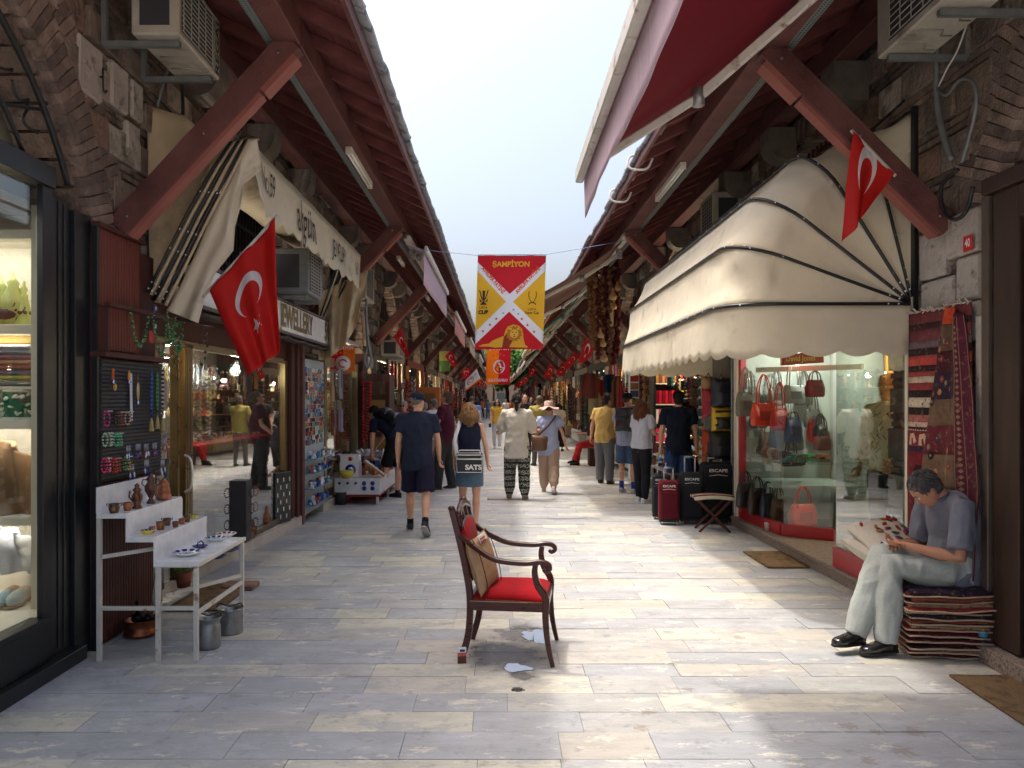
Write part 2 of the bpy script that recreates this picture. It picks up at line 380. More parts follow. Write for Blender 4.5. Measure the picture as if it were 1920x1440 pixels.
# ================================================================ street paving
def slab_material():
 m = M('street_slab',None,.62,.17,3.2,.25,24,attr=True,stretch=(1,2.6,1),spec=.35)
 nt = m.node_tree; N = nt.nodes; L = nt.links; b = N['Principled BSDF']; src = b.inputs['Base Color'].links[0].from_socket
 g = N.new('ShaderNodeNewGeometry'); tc = g.outputs['Position']
 def nz(s,d=7,r=.65,st=None):
  n = N.new('ShaderNodeTexNoise'); n.inputs['Scale'].default_value = s; n.inputs['Detail'].default_value = d; n.inputs['Roughness'].default_value = r
  if st: mp = N.new('ShaderNodeMapping'); mp.inputs['Scale'].default_value = st; L.new(tc,mp.inputs[0]); L.new(mp.outputs[0],n.inputs['Vector'])
  else: L.new(tc,n.inputs['Vector'])
  return n.outputs[0]
 def rng_(s,a,b2,c=0,d=1):
  r = N.new('ShaderNodeMapRange'); r.inputs[1].default_value = a; r.inputs[2].default_value = b2; r.inputs[3].default_value = c; r.inputs[4].default_value = d; L.new(s,r.inputs[0]); return r.outputs[0]
 def mix(f,a,c):
  x = N.new('ShaderNodeMix'); x.data_type = 'RGBA'; L.new(f,x.inputs[0]); L.new(a,x.inputs[6])
  if isinstance(c,tuple): x.inputs[7].default_value = (*c,1)
  else: L.new(c,x.inputs[7])
  return x.outputs[2]
 def mul(a,k):
  x = N.new('ShaderNodeMath'); x.operation = 'MULTIPLY'; L.new(a,x.inputs[0])
  if isinstance(k,float): x.inputs[1].default_value = k
  else: L.new(k,x.inputs[1])
  return x.outputs[0]
 # grey worn polish film lying in islands, warm ochre flakes, veins, pits
 c = mix(rng_(nz(2.4,11,.74,(1,2.0,1)),.53,.56,0,.55),src,srgb(156,159,164))
 c = mix(rng_(nz(3.4,11,.76,(1,2.2,1.3)),.575,.60,0,.8),c,srgb(214,209,194))
 c = mix(rng_(nz(12,9,.78,(.8,1.8,1)),.58,.64,0,.45),c,srgb(136,138,140))
 c = mix(rng_(nz(30,5,.6,(.25,2.2,1)),.6,.72,0,.35),c,srgb(140,138,134))
 c = mix(rng_(nz(48,4,.7),.65,.70,0,.55),c,srgb(112,109,104))
 c = mix(mul(rng_(nz(7,9,.75),.66,.70,0,.75),rng_(nz(.9,2),.5,.62)),c,srgb(128,104,76))
 # wet patches: round puddle positions
 wet = None
 for (x,y,r) in ((.02,5.0,.34),(.15,5.45,.26),(.13,4.62,.12)):
  d = N.new('ShaderNodeVectorMath'); d.operation = 'DISTANCE'; L.new(tc,d.inputs[0]); d.inputs[1].default_value = (x,y,0)
  w = rng_(d.outputs['Value'],0,r,1,0)
  if wet is None: wet = w
  else:
   a = N.new('ShaderNodeMath'); a.operation = 'MAXIMUM'; L.new(wet,a.inputs[0]); L.new(w,a.inputs[1]); wet = a.outputs[0]
 ad = N.new('ShaderNodeMath'); ad.operation = 'ADD'; L.new(wet,ad.inputs[0]); L.new(rng_(nz(9,6),.3,.7,-.45,.25),ad.inputs[1])
 wm = rng_(ad.outputs[0],.02,.4); c = mix(mul(wm,.75),c,srgb(88,86,84))
 st = None
 for (px,py,r) in ((1385,1195,.05),(1215,1335,.05),(1200,1365,.045),(1290,1292,.04),(1590,1362,.05),(1642,1372,.035),(1715,1372,.06),(1690,1408,.06),(1630,1428,.05),(1330,1110,.03),(700,1232,.02),(345,1310,.02)):
  p = G(px,py); d = N.new('ShaderNodeVectorMath'); d.operation = 'DISTANCE'; L.new(tc,d.inputs[0]); d.inputs[1].default_value = (p.x,p.y,0); w = rng_(d.outputs['Value'],0,r * 1.5,1,0)
  if st is None: st = w
  else:
   a = N.new('ShaderNodeMath'); a.operation = 'MAXIMUM'; L.new(st,a.inputs[0]); L.new(w,a.inputs[1]); st = a.outputs[0]
 ad = N.new('ShaderNodeMath'); ad.operation = 'ADD'; L.new(st,ad.inputs[0]); L.new(rng_(nz(38,6),.3,.7,-.75,.35),ad.inputs[1]); c = mix(mul(rng_(ad.outputs[0],.2,.4),.42),c,srgb(124,102,78))
 L.new(c,b.inputs['Base Color'])
 ro = rng_(nz(3,5),.3,.7,.42,.68); x = N.new('ShaderNodeMix'); x.data_type = 'FLOAT'; L.new(wm,x.inputs[0]); L.new(ro,x.inputs[2]); x.inputs[3].default_value = .2; L.new(x.outputs[0],b.inputs['Roughness'])
 return m
MAT['slab'] = slab_material()
street = MB(srgb(98,96,92))
street.bb(-3.9,4.6,-6,170,-.12,-.012)
MAT['joint'] = M('grey_joint_sand',srgb(132,128,122),.95,.2,20,.2,60)
street_o = street.build('street',MAT['joint'],kind='structure',label='long pedestrian bazaar street paved with pale stone slabs',category='street')
gnd = MB(); gnd.bb(-400,400,-200,900,-.5,-.125)
gnd.build('ground',M('dry_ground',srgb(198,192,180),.95,.2,.3,0),kind='structure',label='ground around the bazaar street',category='ground')
def slab_col():
 t = rng.random(); k = U(.94,1.06)
 if t < .42: c = srgb(168,170,174)
 elif t < .66: c = srgb(176,175,172)
 elif t < .88: c = srgb(194,191,178)
 else: c = srgb(182,177,169)
 return tuple(q * k for q in c)
far = MB(); near = MB(); y = -4.0; cnt = 0
while y < 60:
 d = U(.21,.30); x = -2.72 - U(0,.5)
 while x < 3.25:
  w = U(.38,.95); x1 = min(x + w,3.3)
  zz = U(-.0022,.0018); g = .0028
  mb = MB(slab_col())
  if 3.3 < y < 10.4 and cnt < 300:
   mb.box(((x + x1) / 2,y + d / 2,zz - .02),(x1 - x - g,d - g,.04),rot=(U(-.002,.002),U(-.002,.002),0))
   mb.build('paving_slab',MAT['slab'],street_o); cnt += 1
  else:
   t = far if y > 5 else near; t.col = mb.col
   t.box(((x + x1) / 2,y + d / 2,zz - .02),(x1 - x - g,d - g,.04))
  x = x1
 y += d
far.col = srgb(165,163,156)
for k in range(20): far.bb(-2.8,3.3,60 + k * 5,64.99 + k * 5,-.02,0)
far.build('far_paving',MAT['slab'],street_o,kind='stuff'); near.build('near_paving',MAT['slab'],street_o,kind='stuff')
# puddles
p = G(950,936); T_ = thing('floor_hatch','rusty framed metal hatch let into the paving by the tunic man','hatch',(p.x,p.y,.002)); m = MB(srgb(120,70,50)); [m.bb(*q,0,.006) for q in ((-.32,.32,-.12,-.10),(-.32,.32,.10,.12),(-.32,-.30,-.10,.10),(.30,.32,-.10,.10))]; m.build('frame',MAT['matte'],T_); MB(srgb(150,140,130)).bb(-.299,.299,-.099,.099,0,.004).build('lid',MAT['matte'],T_)
water = bpy.data.materials.new('water_film'); water.use_nodes = True
_b = water.node_tree.nodes['Principled BSDF']; _b.inputs['Base Color'].default_value = (.10,.10,.10,1); _b.inputs['Roughness'].default_value = .03; _b.inputs['Specular IOR Level'].default_value = 1.0; _b.inputs['Coat Weight'].default_value = 1; _b.inputs['Coat Roughness'].default_value = .02; _b.inputs['Coat IOR'].default_value = 2.2
def puddle(cx,cy,rx,ry,label,seed):
 n = 96; top = []
 for k in range(n):
  a = 2 * PI * k / n; q = .85 + .55 * noise.noise(Vector((math.cos(a) * 1.3,math.sin(a) * 1.3,seed))) + .16 * noise.noise(Vector((math.cos(a) * 4,math.sin(a) * 4,seed)))
  top.append(Vector((cx + rx * q * math.cos(a),cy + ry * q * math.sin(a),.0042)))
 m = MB(); m.add([p - Vector((0,0,.003)) for p in top] + top,[tuple(range(n,2 * n))] + [(i,(i + 1) % n,(i + 1) % n + n,i + n) for i in range(n)],False)
 m.build('puddle',water,label=label,category='puddle')
p = G(1010,1192); puddle(p.x - .02,p.y,.13,.17,'small puddle on the slabs under the red armchair, between its legs',3.1)
p = G(968,1253); puddle(p.x,p.y,.10,.07,'round puddle on the paving just in front of the red armchair',8.3)
p = G(972,1294); puddle(p.x,p.y,.05,.03,'tiniest puddle on the paving, nearest the camera below the armchair',5.3)

# ================================================================ walls, piers, arches
SIDES = {'L': dict(s=1,XW=-2.75,piers=[5.45,11.15,16.3,21.6,27.0,32.4,37.8,43.2,48.6,54],lab='left'),
         'R': dict(s=-1,XW=3.2,piers=[5.42,11.2,16.4,21.8,27.2,32.6,38.0,43.4,48.8,54],lab='right')}
def stone_col():
 t = rng.random()
 c = srgb(150,137,126) if t < .5 else (srgb(134,118,106) if t < .75 else (srgb(196,188,174) if t < .87 else srgb(142,116,102)))
 k = U(.8,1.15); return tuple(q * k for q in c)
def brick_col():
 c = rng.choice([srgb(132,114,104),srgb(124,108,100),srgb(140,122,110),srgb(116,102,95)]); k = U(.8,1.15); return tuple(q * k for q in c)
def arch_z(y,cyy,cz,r):
 d = r * r - (y - cyy) ** 2
 return cz + math.sqrt(d) if d > 0 else None
def wall_side(key):
 S = SIDES[key]; s = S['s']; XW = S['XW']
 wall = MB(srgb(120,105,95)); zt = 5.15
 arches = []
 P = S['piers']
 if key == 'L': arches.append((3.2,2.2,2.0))
 else: arches.append((3.0,2.3,2.0))
 for a,b in zip(P[:-1],P[1:]): arches.append(((a + b) / 2,2.55,min(1.85,(b - a) / 2 - .45)))
 S['arches'] = arches
 def az(y):
  for (c,z,r) in arches:
   q = arch_z(y,c,z,r + .18)
   if q: return q
  return 0
 y = .3
 while y < 60:
  st = .1 if y < 24 else .4
  z0 = az(y + st / 2); wall.bb(XW - s * .32,XW - s * .02,y,y + st,z0,zt); y += st
 wall_o = wall.build('wall',MAT['mortar'],kind='structure',label='old stone and brick bazaar wall along the %s side' % S['lab'],category='wall')
 stuff = MB(); bst = MB(); n_s = n_b = 0
 def spans(zc):
  cuts = [.35]
  for (c,cz,r) in arches:
   q = r + .17
   if zc < cz: h = q
   elif zc < cz + q: h = math.sqrt(q * q - (zc - cz) ** 2)
   else: continue
   cuts += [c - h,c + h]
  cuts.append(34); return [(cuts[i],cuts[i + 1]) for i in range(0,len(cuts),2) if cuts[i + 1] - cuts[i] > .04]
 z = .1
 while z < zt - .05:
  hs = U(.2,.28)
  for (ya,yb) in spans(z + hs * .6):
   y = ya
   while y < yb - .01:
    w = U(.26,.52)
    if yb - y - w < .16: w = yb - y
    yc = y + w / 2; near_ = 4.6 < yc < 13 and n_s < 300 and z > 1.9
    col = stone_col(); pr = U(.012,.04); mb = MB(col) if near_ else stuff; mb.col = col
    mb.box((XW - s * (.05 - pr / 2),yc,z + hs / 2),(.1 + pr,max(.03,w - U(.015,.035)),hs - U(.01,.03)),rot=(U(-.02,.02),U(-.015,.015),U(-.02,.02)),bev=.006 if near_ else 0)
    if near_: mb.build('stone',MAT['stone'],wall_o); n_s += 1
    y += w
  z += hs
  for j in range(2):
   hb = .042
   for (ya,yb) in spans(z + .03):
    y = ya
    while y < yb - .01:
     w = U(.2,.29)
     if yb - y - w < .1: w = yb - y
     yc = y + w / 2; near_ = 5.0 < yc < 12 and n_b < 250 and z > 2.7
     col = brick_col(); mb = MB(col) if near_ else bst; mb.col = col
     mb.box((XW - s * .05,yc,z + .012 + hb / 2),(.1 + U(.0,.03),max(.02,w - U(.01,.02)),hb - U(0,.006)),rot=(U(-.03,.03),0,U(-.02,.02)))
     if near_: mb.build('brick',MAT['brick'],wall_o); n_b += 1
     y += w
   z += .058
 stuff.build('distant_stonework',MAT['stone'],wall_o,kind='stuff'); bst.build('distant_brickwork',MAT['brick'],wall_o,kind='stuff')
 for i,(c,cz,r) in enumerate(arches[:5]):
  n = int(PI * r / (.064 if i < 2 else .12)); ring2 = i == 0
  joined = MB()
  for q in range(n + 1):
   a = PI * q / n
   if cz + r * math.sin(a) < (2.7 if i else 2.3): continue
   for (ra,th,off) in (((r + .16,.30,.045),(r + .45,.24,.02)) if ring2 else ((r + .12,.24,.03),)):
    col = brick_col() if ring2 is False or rng.random() < .6 else tuple(x * 1.25 for x in brick_col())
    yy = c + ra * math.cos(a); zz = cz + ra * math.sin(a)
    if zz > zt: continue
    wid = (ra * PI / n) * U(.86,.95)
    near_ = (i == 0 and yy > 3.9) or i == 1
    mb = MB(col) if near_ else joined; mb.col = col
    mb.box((XW + s * (off - .10),yy,zz),(.2,wid,th - U(0,.03)),rot=Euler((a - PI / 2 + U(-.008,.008),U(-.03,.03),0)))
    if near_: mb.build('arch_brick',MAT['brick'],wall_o)
  if joined.v: joined.build('arch_brickwork',MAT['brick'],wall_o,kind='stuff')
  # soffit of the opening
  so_ = MB(brick_col());
  for q in range(36):
   a0,a1 = PI * q / 36,PI * (q + 1) / 36; so_.col = brick_col()
   if cz + r * math.sin(a0) < 2.3: continue
   ym,zm = c + (r + .03) * math.cos((a0 + a1) / 2),cz + (r + .03) * math.sin((a0 + a1) / 2)
   so_.box((XW - s * .18,ym,zm),(.30,(r + .03) * PI / 36 * .86,.1),rot=Euler(((a0 + a1) / 2 - PI / 2,0,0)))
  so_.build('arch_soffit',MAT['brick'],wall_o)
 return wall_o
WL = wall_side('L'); WR = wall_side('R')
# whitewashed pier blocks beside number 40
for (y0,y1,z0,z1) in ((5.0,5.28,2.32,2.62),(5.29,5.72,2.30,2.52),(5.0,5.4,2.63,2.93),(5.41,5.74,2.53,2.88),(5.0,5.3,2.05,2.31),(5.31,5.74,2.0,2.29)):
 m = MB(); m.box((3.22,(y0 + y1) / 2,(z0 + z1) / 2),(.2,y1 - y0 - .008,z1 - z0 - .008),rot=(U(-.01,.01),0,U(-.03,.03)),bev=.015); m.build('whitewashed_stone',MAT['white_stone'],WR)
# pale dressed stones left, with the iron hook
for (px,py,w,h) in ((175,130,.30,.36),(230,165,.24,.32),(262,190,.18,.28),(255,265,.2,.26)):
 p = WX(px,py,-2.7); m = MB(srgb(196,190,176)); m.box((-2.79,p.y,p.z),(.16,w,h),rot=(U(-.02,.02),0,0),bev=.015); m.build('pale_stone',MAT['white_stone'],WL)
p = WX(193,128,-2.69); m = MB(); m.tube([p,p + Vector((0,0,-.12)),p + Vector((0,.012,-.15)),p + Vector((0,.04,-.15)),p + Vector((0,.05,-.13))],.006,6); m.beam(p + Vector((0,0,-.06)),p + Vector((-.1,0,-.06)),.012,.012); m.build('iron_hook',MAT['bmetal'],WL)

# ================================================================ roofs with braces
def roof(key):
 L = key == 'L'; s = 1 if L else -1
 XP,ZP,XE,XW = (-1.5,4.16,-.97,-2.75) if L else (1.9,4.10,1.45,3.2)
 sl = .47; zr = lambda x: ZP + .30 - sl * s * (x - XP)
 lab = 'left' if L else 'right'
 T = thing('eaves_roof','long red timber eaves roof on braces overhanging the %s side of the street' % lab,'roof',(XW,0,0))
 T.location = (0,0,0)
 Y0 = 1.6
 # planks along the street
 n = 13 if L else 12
 for i in range(n):
  xa = XW + s * (abs(XE - XW) * i / n); xb = XW + s * (abs(XE - XW) * (i + 1) / n); xm = (xa + xb) / 2
  ys = [Y0] ;
  while ys[-1] < 26: ys.append(ys[-1] + U(3.4,5))
  for a,b in zip(ys[:-1],ys[1:]):
   m = MB(); m.box((xm,(a + b) / 2,zr(xm) + .012 + U(0,.004)),(abs(xb - xa) / math.cos(math.atan(sl)) - .006,b - a - .005,.022),rot=(0,math.atan(sl) * s,0)); m.build('roof_plank',MAT['boards'],T)
  m = MB(); m.box((xm,(ys[-1] + 130) / 2,zr(xm) + .012),(abs(xb - xa) / math.cos(math.atan(sl)) - .004,130 - ys[-1],.022),rot=(0,math.atan(sl) * s,0)); m.build('roof_plank',MAT['boards'],T)
 # top covering, carried up beyond the wall so the shops are roofed
 cov = MB(srgb(110,112,112)); xo = XW - s * 4
 cov.loft([[Vector((XE,y,zr(XE) + .03)),Vector((xo,y,zr(xo) + .03)),Vector((xo,y,zr(xo) + .12)),Vector((XE,y,zr(XE) + .06))] for y in (Y0,130)],smooth=False)
 cov.build('roof_covering',MAT['galv'],T)
 # rafters
 y = Y0 + .1; k = 0
 while y < 60:
  a = Vector((XW,y,zr(XW) - .045)); b = Vector((XE,y,zr(XE) - .045))
  if k == 0:
   m = MB(); m.beam(a - Vector((0,y,0)),b - Vector((0,y,0)),.065,.085); r0 = m.build('rafter',MAT['redwood'] if 0 else MAT['boards'],T,loc=(0,y,0)); rfirst = r0
  else: dup_mesh(rfirst,T,(0,y + U(-.03,.03),U(-.004,.002)))
  y += .52; k += 1
 # fascia and weathered sheet edge
 m = MB(); m.bb(XE - s * .02,XE + s * .01,Y0,130,zr(XE) - .09,zr(XE) + .02); m.build('fascia',MAT['redwood'],T)
 y = Y0; k = 0
 while y < 60:
  w = U(.75,1.0); dz = U(-.008,.012); x0 = XE - s * .1; x1 = XE + s * U(.045,.075)
  def f(u,v,y=y,w=w,dz=dz):
   x = x0 + (x1 - x0) * v
   return (x,y + w * 1.06 * u,zr(XE) + .055 + dz + .012 * math.sin(u * 7 + y) - .035 * v * v + .012 * noise.noise(Vector((u * 4,y,v * 3))) + .02 * (u > .93))
  m = MB(srgb(150,156,162)); m.grid(f,8,4,thick=.035); m.build('eave_sheet',MAT['eave'],T); y += w; k += 1
 # purlin and wall beam lengths
 P = SIDES[key]['piers']; cuts = [Y0] + P + [59.4]
 for a,b in zip(cuts[:-1],cuts[1:]):
  m = MB(); m.bb(XP - .09,XP + .09,a + .004,b - .004,ZP,ZP + .2,bev=.008); m.build('purlin',MAT['redwood'],T)
  xb = XW + s * .22; m = MB(); m.bb(xb - .1,xb + .1,a + .004,b - .004,zr(xb) - .32,zr(xb) - .095,bev=.008); m.build('wall_beam',MAT['redwood'],T)
 m = MB(); m.bb(XP - .08,XP + .08,59.5,130,ZP,ZP + .2); xb = XW + s * .22; m.bb(xb - .1,xb + .1,59.5,130,zr(xb) - .32,zr(xb) - .1); m.build('purlin',MAT['redwood'],T)
 # braces
 for i,yp in enumerate(P):
  foot = Vector((XW + s * .06,yp,2.86 if L else 2.86)); top = Vector((XP + s * .03,yp,ZP + .02))
  m = MB(); m.beam(foot,top,.13,.17,up=(0,0,1),bev=.006); br = m.build('brace',MAT['redwood'],T)
  d = (top - foot).normalized(); nrm = Vector((-d.z * s,0,d.x * s)); nrm = nrm if nrm.z < 0 else -nrm
  m = MB(); m.beam(foot + nrm * .1 + d * .02,top + nrm * .1 - d * .42,.1,.03,up=(0,0,1)); m.build('brace_strip',MAT['redlight'],br)
  m = MB(); m.beam(top + nrm * .1 - d * .40,top + nrm * .1 - d * .06,.13,.045,up=(0,0,1)); m.build('brace_shoe',MAT['redlight'],br)
  if i < 3:
   for t in (.06,.5,.93):
    m = MB((.3,.28,.26)); c = foot.lerp(top,t); m.tube([c + Vector((0,-.072,0)),c + Vector((0,-.062,0))],.012,8); m.build('bolt',MAT['metalc'],br)
 # perforated cable tray on the purlin's wall side
 xt = XP - s * .13
 for a,b in zip(cuts[:5],cuts[1:6]):
  m = MB()
  m.bb(xt - .035,xt + .035,a,b - .01,ZP + .03,ZP + .033); m.bb(xt - s * .035 - .002,xt - s * .035 + .002,a,b - .01,ZP + .03,ZP + .07)
  mo = m.build('cable_tray',MAT['tray'],T)
 # corbels
 y = 1.9
 k = 0
 while y < 40:
  if min(abs(y - q) for q in P) > .5:
   xb = XW + s * .02; zc = zr(XW + s * .22) - .33
   m = MB((.25,.235,.22)); n = 8; prof = 0
   MX = Matrix(((s,0,0,xb),(0,0,1,y - .13),(0,1,0,zc),(0,0,0,1)))
   m.prism([(0,0),(.30,0),(.30,-.14)] + [(.10 + .20 * math.cos(a),-.14 - .20 * math.sin(a)) for a in [PI / 2 * j / n for j in range(1,n + 1)]] + [(0,-.34)],.28,MX)
   m.build('corbel',MAT['corbel'],WL if L else WR)
  y += 1.62; k += 1
 return T,zr
MAT['eave'] = M('weathered_sheet_edge',srgb(156,160,166),.7,.25,8,.5,30,col2=srgb(84,90,98),thr=(.5,.65),c2scale=7)
MAT['redlight'] = M('underlit_red_wood',srgb(148,90,80),.55,.15,4,.15,60)  # brace strips and shoes: floor bounce on the undersides put into a lighter red
MAT['corbel'] = M('corbel_stone',srgb(120,112,104),.9,.25,7,.5,30)
MAT['tray'] = M('grey_tray',srgb(120,130,128),.55,.1,10,.0)
def _tray():
 m = MAT['tray']; nt = m.node_tree; N = nt.nodes; L = nt.links; b = N['Principled BSDF']
 tc = N.new('ShaderNodeTexCoord'); v = N.new('ShaderNodeTexVoronoi'); v.inputs['Scale'].default_value = 38; v.inputs['Randomness'].default_value = 0; L.new(tc.outputs['Object'],v.inputs['Vector'])
 r = N.new('ShaderNodeMapRange'); r.inputs[1].default_value = .26; r.inputs[2].default_value = .32; L.new(v.outputs['Distance'],r.inputs[0])
 src = b.inputs['Base Color'].links[0].from_socket; x = N.new('ShaderNodeMix'); x.data_type = 'RGBA'; L.new(r.outputs[0],x.inputs[0]); x.inputs[6].default_value = (.02,.02,.02,1); L.new(src,x.inputs[7]); L.new(x.outputs[2],b.inputs['Base Color'])
_tray()
RL,zrL = roof('L'); RR,zrR = roof('R')

# bay infill: dark lattice behind the awnings above each shopfront, and solid cross walls between shops
def infill(key):
 S = SIDES[key]; s = S['s']; XW = S['XW']; P = S['piers']
 cross = [.42] + P
 for i,yp in enumerate(cross + [60]):
  m = MB(); m.bb(XW - s * .33,XW - s * 3.2,yp - .12,yp + .12,0,5.15); m.build('cross_wall',MAT['darkint'],None,kind='structure',label='cross wall between two shops inside the bazaar',category='wall')
 m = MB(); m.bb(XW - s * 3.2,XW - s * 3.3,.3,60,0,5.4); m.build('back_wall',MAT['darkint'],None,kind='structure',label='rear wall of the shops',category='wall')
 m = MB(); m.bb(XW - s * .33,XW - s * 3.2,.3,60,2.9,2.96); m.build('shop_ceiling',MAT['darkint'],None,kind='structure',label='ceiling of the shops',category='ceiling')
 for i,(c,cz,r) in enumerate(S['arches'][1:7]):
  T = thing('arch_lattice','dark timber lattice filling arch number %d from the camera on the %s side' % (i + 1,S['lab']),'lattice')
  T['label'] = 'dark timber lattice in the %s arch along the %s side above the shops' % (('nearest','second','third','fourth','fifth','sixth')[i],S['lab'])
  m = MB(); n = 20; poly = [(c - r + .02,2.7)] + [(c - (r + .16) * math.cos(PI * q / n),cz + (r + .16) * math.sin(PI * q / n)) for q in range(2,n - 1)] + [(c + r - .02,2.7)]
  MX = Matrix(((0,0,1,XW - s * .27),(1,0,0,0),(0,1,0,0),(0,0,0,1)))
  m.prism(poly,.03,MX); m.build('backing',MAT['blackwood'],T)
  y = c - r + .05; sl = None
  while y < c + r:
   z1 = (arch_z(y,c,cz,r + .1) or 2.8)
   if z1 > 2.9:
    m = MB(); m.bb(XW - s * .22,XW - s * .2,y,y + .025,2.72,z1); m.build('slat',MAT['bmetal' if key == 'L' else 'darkwood'],T)
   y += .11 if i < 2 else .3
  for z in (3.1,3.6):
   h = math.sqrt(max(.01,(r + .1) ** 2 - (z - cz) ** 2)); m = MB(); m.bb(XW - s * .2,XW - s * .18,c - h,c + h,z,z + .03); m.build('rail',MAT['bmetal'],T)
infill('L'); infill('R')
# fluorescent battens under the purlins
def batten(p0,p1,label):
 T = thing('light_batten',label,'light fitting',group='fluorescent battens along the beams')
 p0,p1 = Vector(p0),Vector(p1); m = MB(srgb(215,212,200)); m.beam(p0,p1,.06,.04); m.build('housing',MAT['matte'],T)
 for q in (-.017,.017):
  m = MB(); off = Vector((q,0,-.035)); d = (p1 - p0).normalized() * .03; m.tube([p0 + off + d,p1 + off - d],.012,8); m.build('tube',MAT['tube'],T)
 for e in (p0,p1):
  m = MB(srgb(215,212,200)); m.box(e + Vector((0,0,-.03)),(.055,.02,.05)); m.build('end_cap',MAT['matte'],T)
batten((-1.5,7.6,4.135),(-1.5,8.85,4.135),'white twin fluorescent batten fixed under the left beam above the jewellery awning')
batten((1.88,7.9,4.075),(1.88,9.2,4.075),'white twin fluorescent batten fixed under the right beam above the cream domed awning')
batten((-1.75,13.2,4.1),(-1.75,13.9,4.1),'short pale light batten beneath the left eaves beyond the second brace')
batten((-1.75,18.2,4.1),(-1.75,18.9,4.1),'short pale light batten beneath the left eaves beyond the third brace')
# ================================================================ cream domed awning, right
def domed_awning():
 T = thing('domed_awning','large cream domed awning with black ribs and scalloped valance over the handbag shop','awning')
 X0,Z0,r,rc = 3.12,2.38,1.42,.42; Ya,Yb = 5.82,11.0
 angs = [0,20,38,58,76,90]
 def path(t,rad=r,rc=rc):  # t 0..1 -> (radial, y)
  L1 = rad - rc; arc = rc * PI / 2; L2 = (Yb - Ya) - 2 * rc; tot = 2 * L1 + 2 * arc + L2; q = t * tot
  if q < L1: return q,Ya
  q -= L1
  if q < arc: a = q / rc; return L1 + rc * math.sin(a),Ya + rc * (1 - math.cos(a))
  q -= arc
  if q < L2: return rad,Ya + rc + q
  q -= L2
  if q < arc: a = q / rc; return L1 + rc * math.cos(a),Yb - rc + rc * math.sin(a)
  q -= arc; return max(0,L1 - q),Yb
 def P(ang,t,inset=0):
  ra,y = path(t,r if ang < 90 else 1.46,rc if ang < 80 else .02); a = R(ang); ra = max(ra - inset,0); return Vector((X0 - ra * math.cos(a),y,Z0 + ra * math.sin(a)))
 def panel(k):
  a0,a1 = angs[k],angs[k + 1]
  def f(u,v):
   p = P(a0,v).lerp(P(a1,v),u); ra,y = path(v)
   sag = .028 * math.sin(PI * u) * min(1,ra / .6)
   cor = math.exp(-((v - .19) / .05) ** 2) + .3
   w = .026 * noise.noise(Vector((u * 3 + k * 5,v * 26,1.7))) * cor + .018 * abs(noise.noise(Vector((u * 9 + v * 40,v * 60 - u * 7,k)))) * cor
   c = Vector((X0,y,Z0)); d = (p - c);
   inn = Vector((0,1,0)) if y <= Ya + .01 else (Vector((0,-1,0)) if y >= Yb - .01 else -d.normalized())
   return p + inn * (sag + w)
  m = MB(); m.grid(f,8,120,thick=.004); m.build('canopy_panel',MAT['cream'],T)
 for k in range(5): panel(k)
 for k,a in enumerate(angs):
  m = MB(); n = 90; m.tube([P(a,i / n,-.012) for i in range(n + 1)],.013 if a else .015,6); rb = m.build('rib',MAT['bmetal'],T)
  m = MB((.8,.8,.8)); L = 0
  for i in range(3,60):
   t = i / n
   if t < .42 and i % 3 == 0: q = P(a,t,-.024) + Vector((0,-.006,0)); m.ell(q,.007,6,4)
  for t in (.012,.022): m.ell(P(a,t,-.02) + Vector((0,-.012,0)),.008,6,4)
  m.build('rivet_row',MAT['gloss'],rb)
 def val(u,v):
  ra,y = path(u); p = Vector((X0 - ra,y,Z0)); n = u * 27
  d = .36 + .045 * abs(math.sin(PI * n)) ** .8 + .02 * noise.noise(Vector((u * 9,0,4)))
  if .28 < u < .75: d += .012 * noise.noise(Vector((u * 160,0,2)))
  w = .018 * noise.noise(Vector((u * 30,v,3.3))) * v + .02 * v * math.sin(u * 26)
  out = Vector((-1,0,0)) if Ya + .2 < y < Yb - .2 else (Vector((0,-1,0)) if y < Ya + .3 else Vector((0,1,0)))
  return p + Vector((0,0,-d * v)) + out * w
 m = MB(); m.grid(val,260,6,thick=.003); m.build('valance',MAT['cream'],T)
 for q in (Ya,Yb): MB(srgb(170,160,140)).box((X0 + .02,q,Z0),(.08,.07,.10)).build('hinge',MAT['matte'],T)
 m = MB(); m.beam((X0 + .0,Ya - .03,Z0 - .1),(X0 + .0,Ya - .03,3.86),.03,.05); m.build('wall_post',MAT['bmetal'],T)
domed_awning()

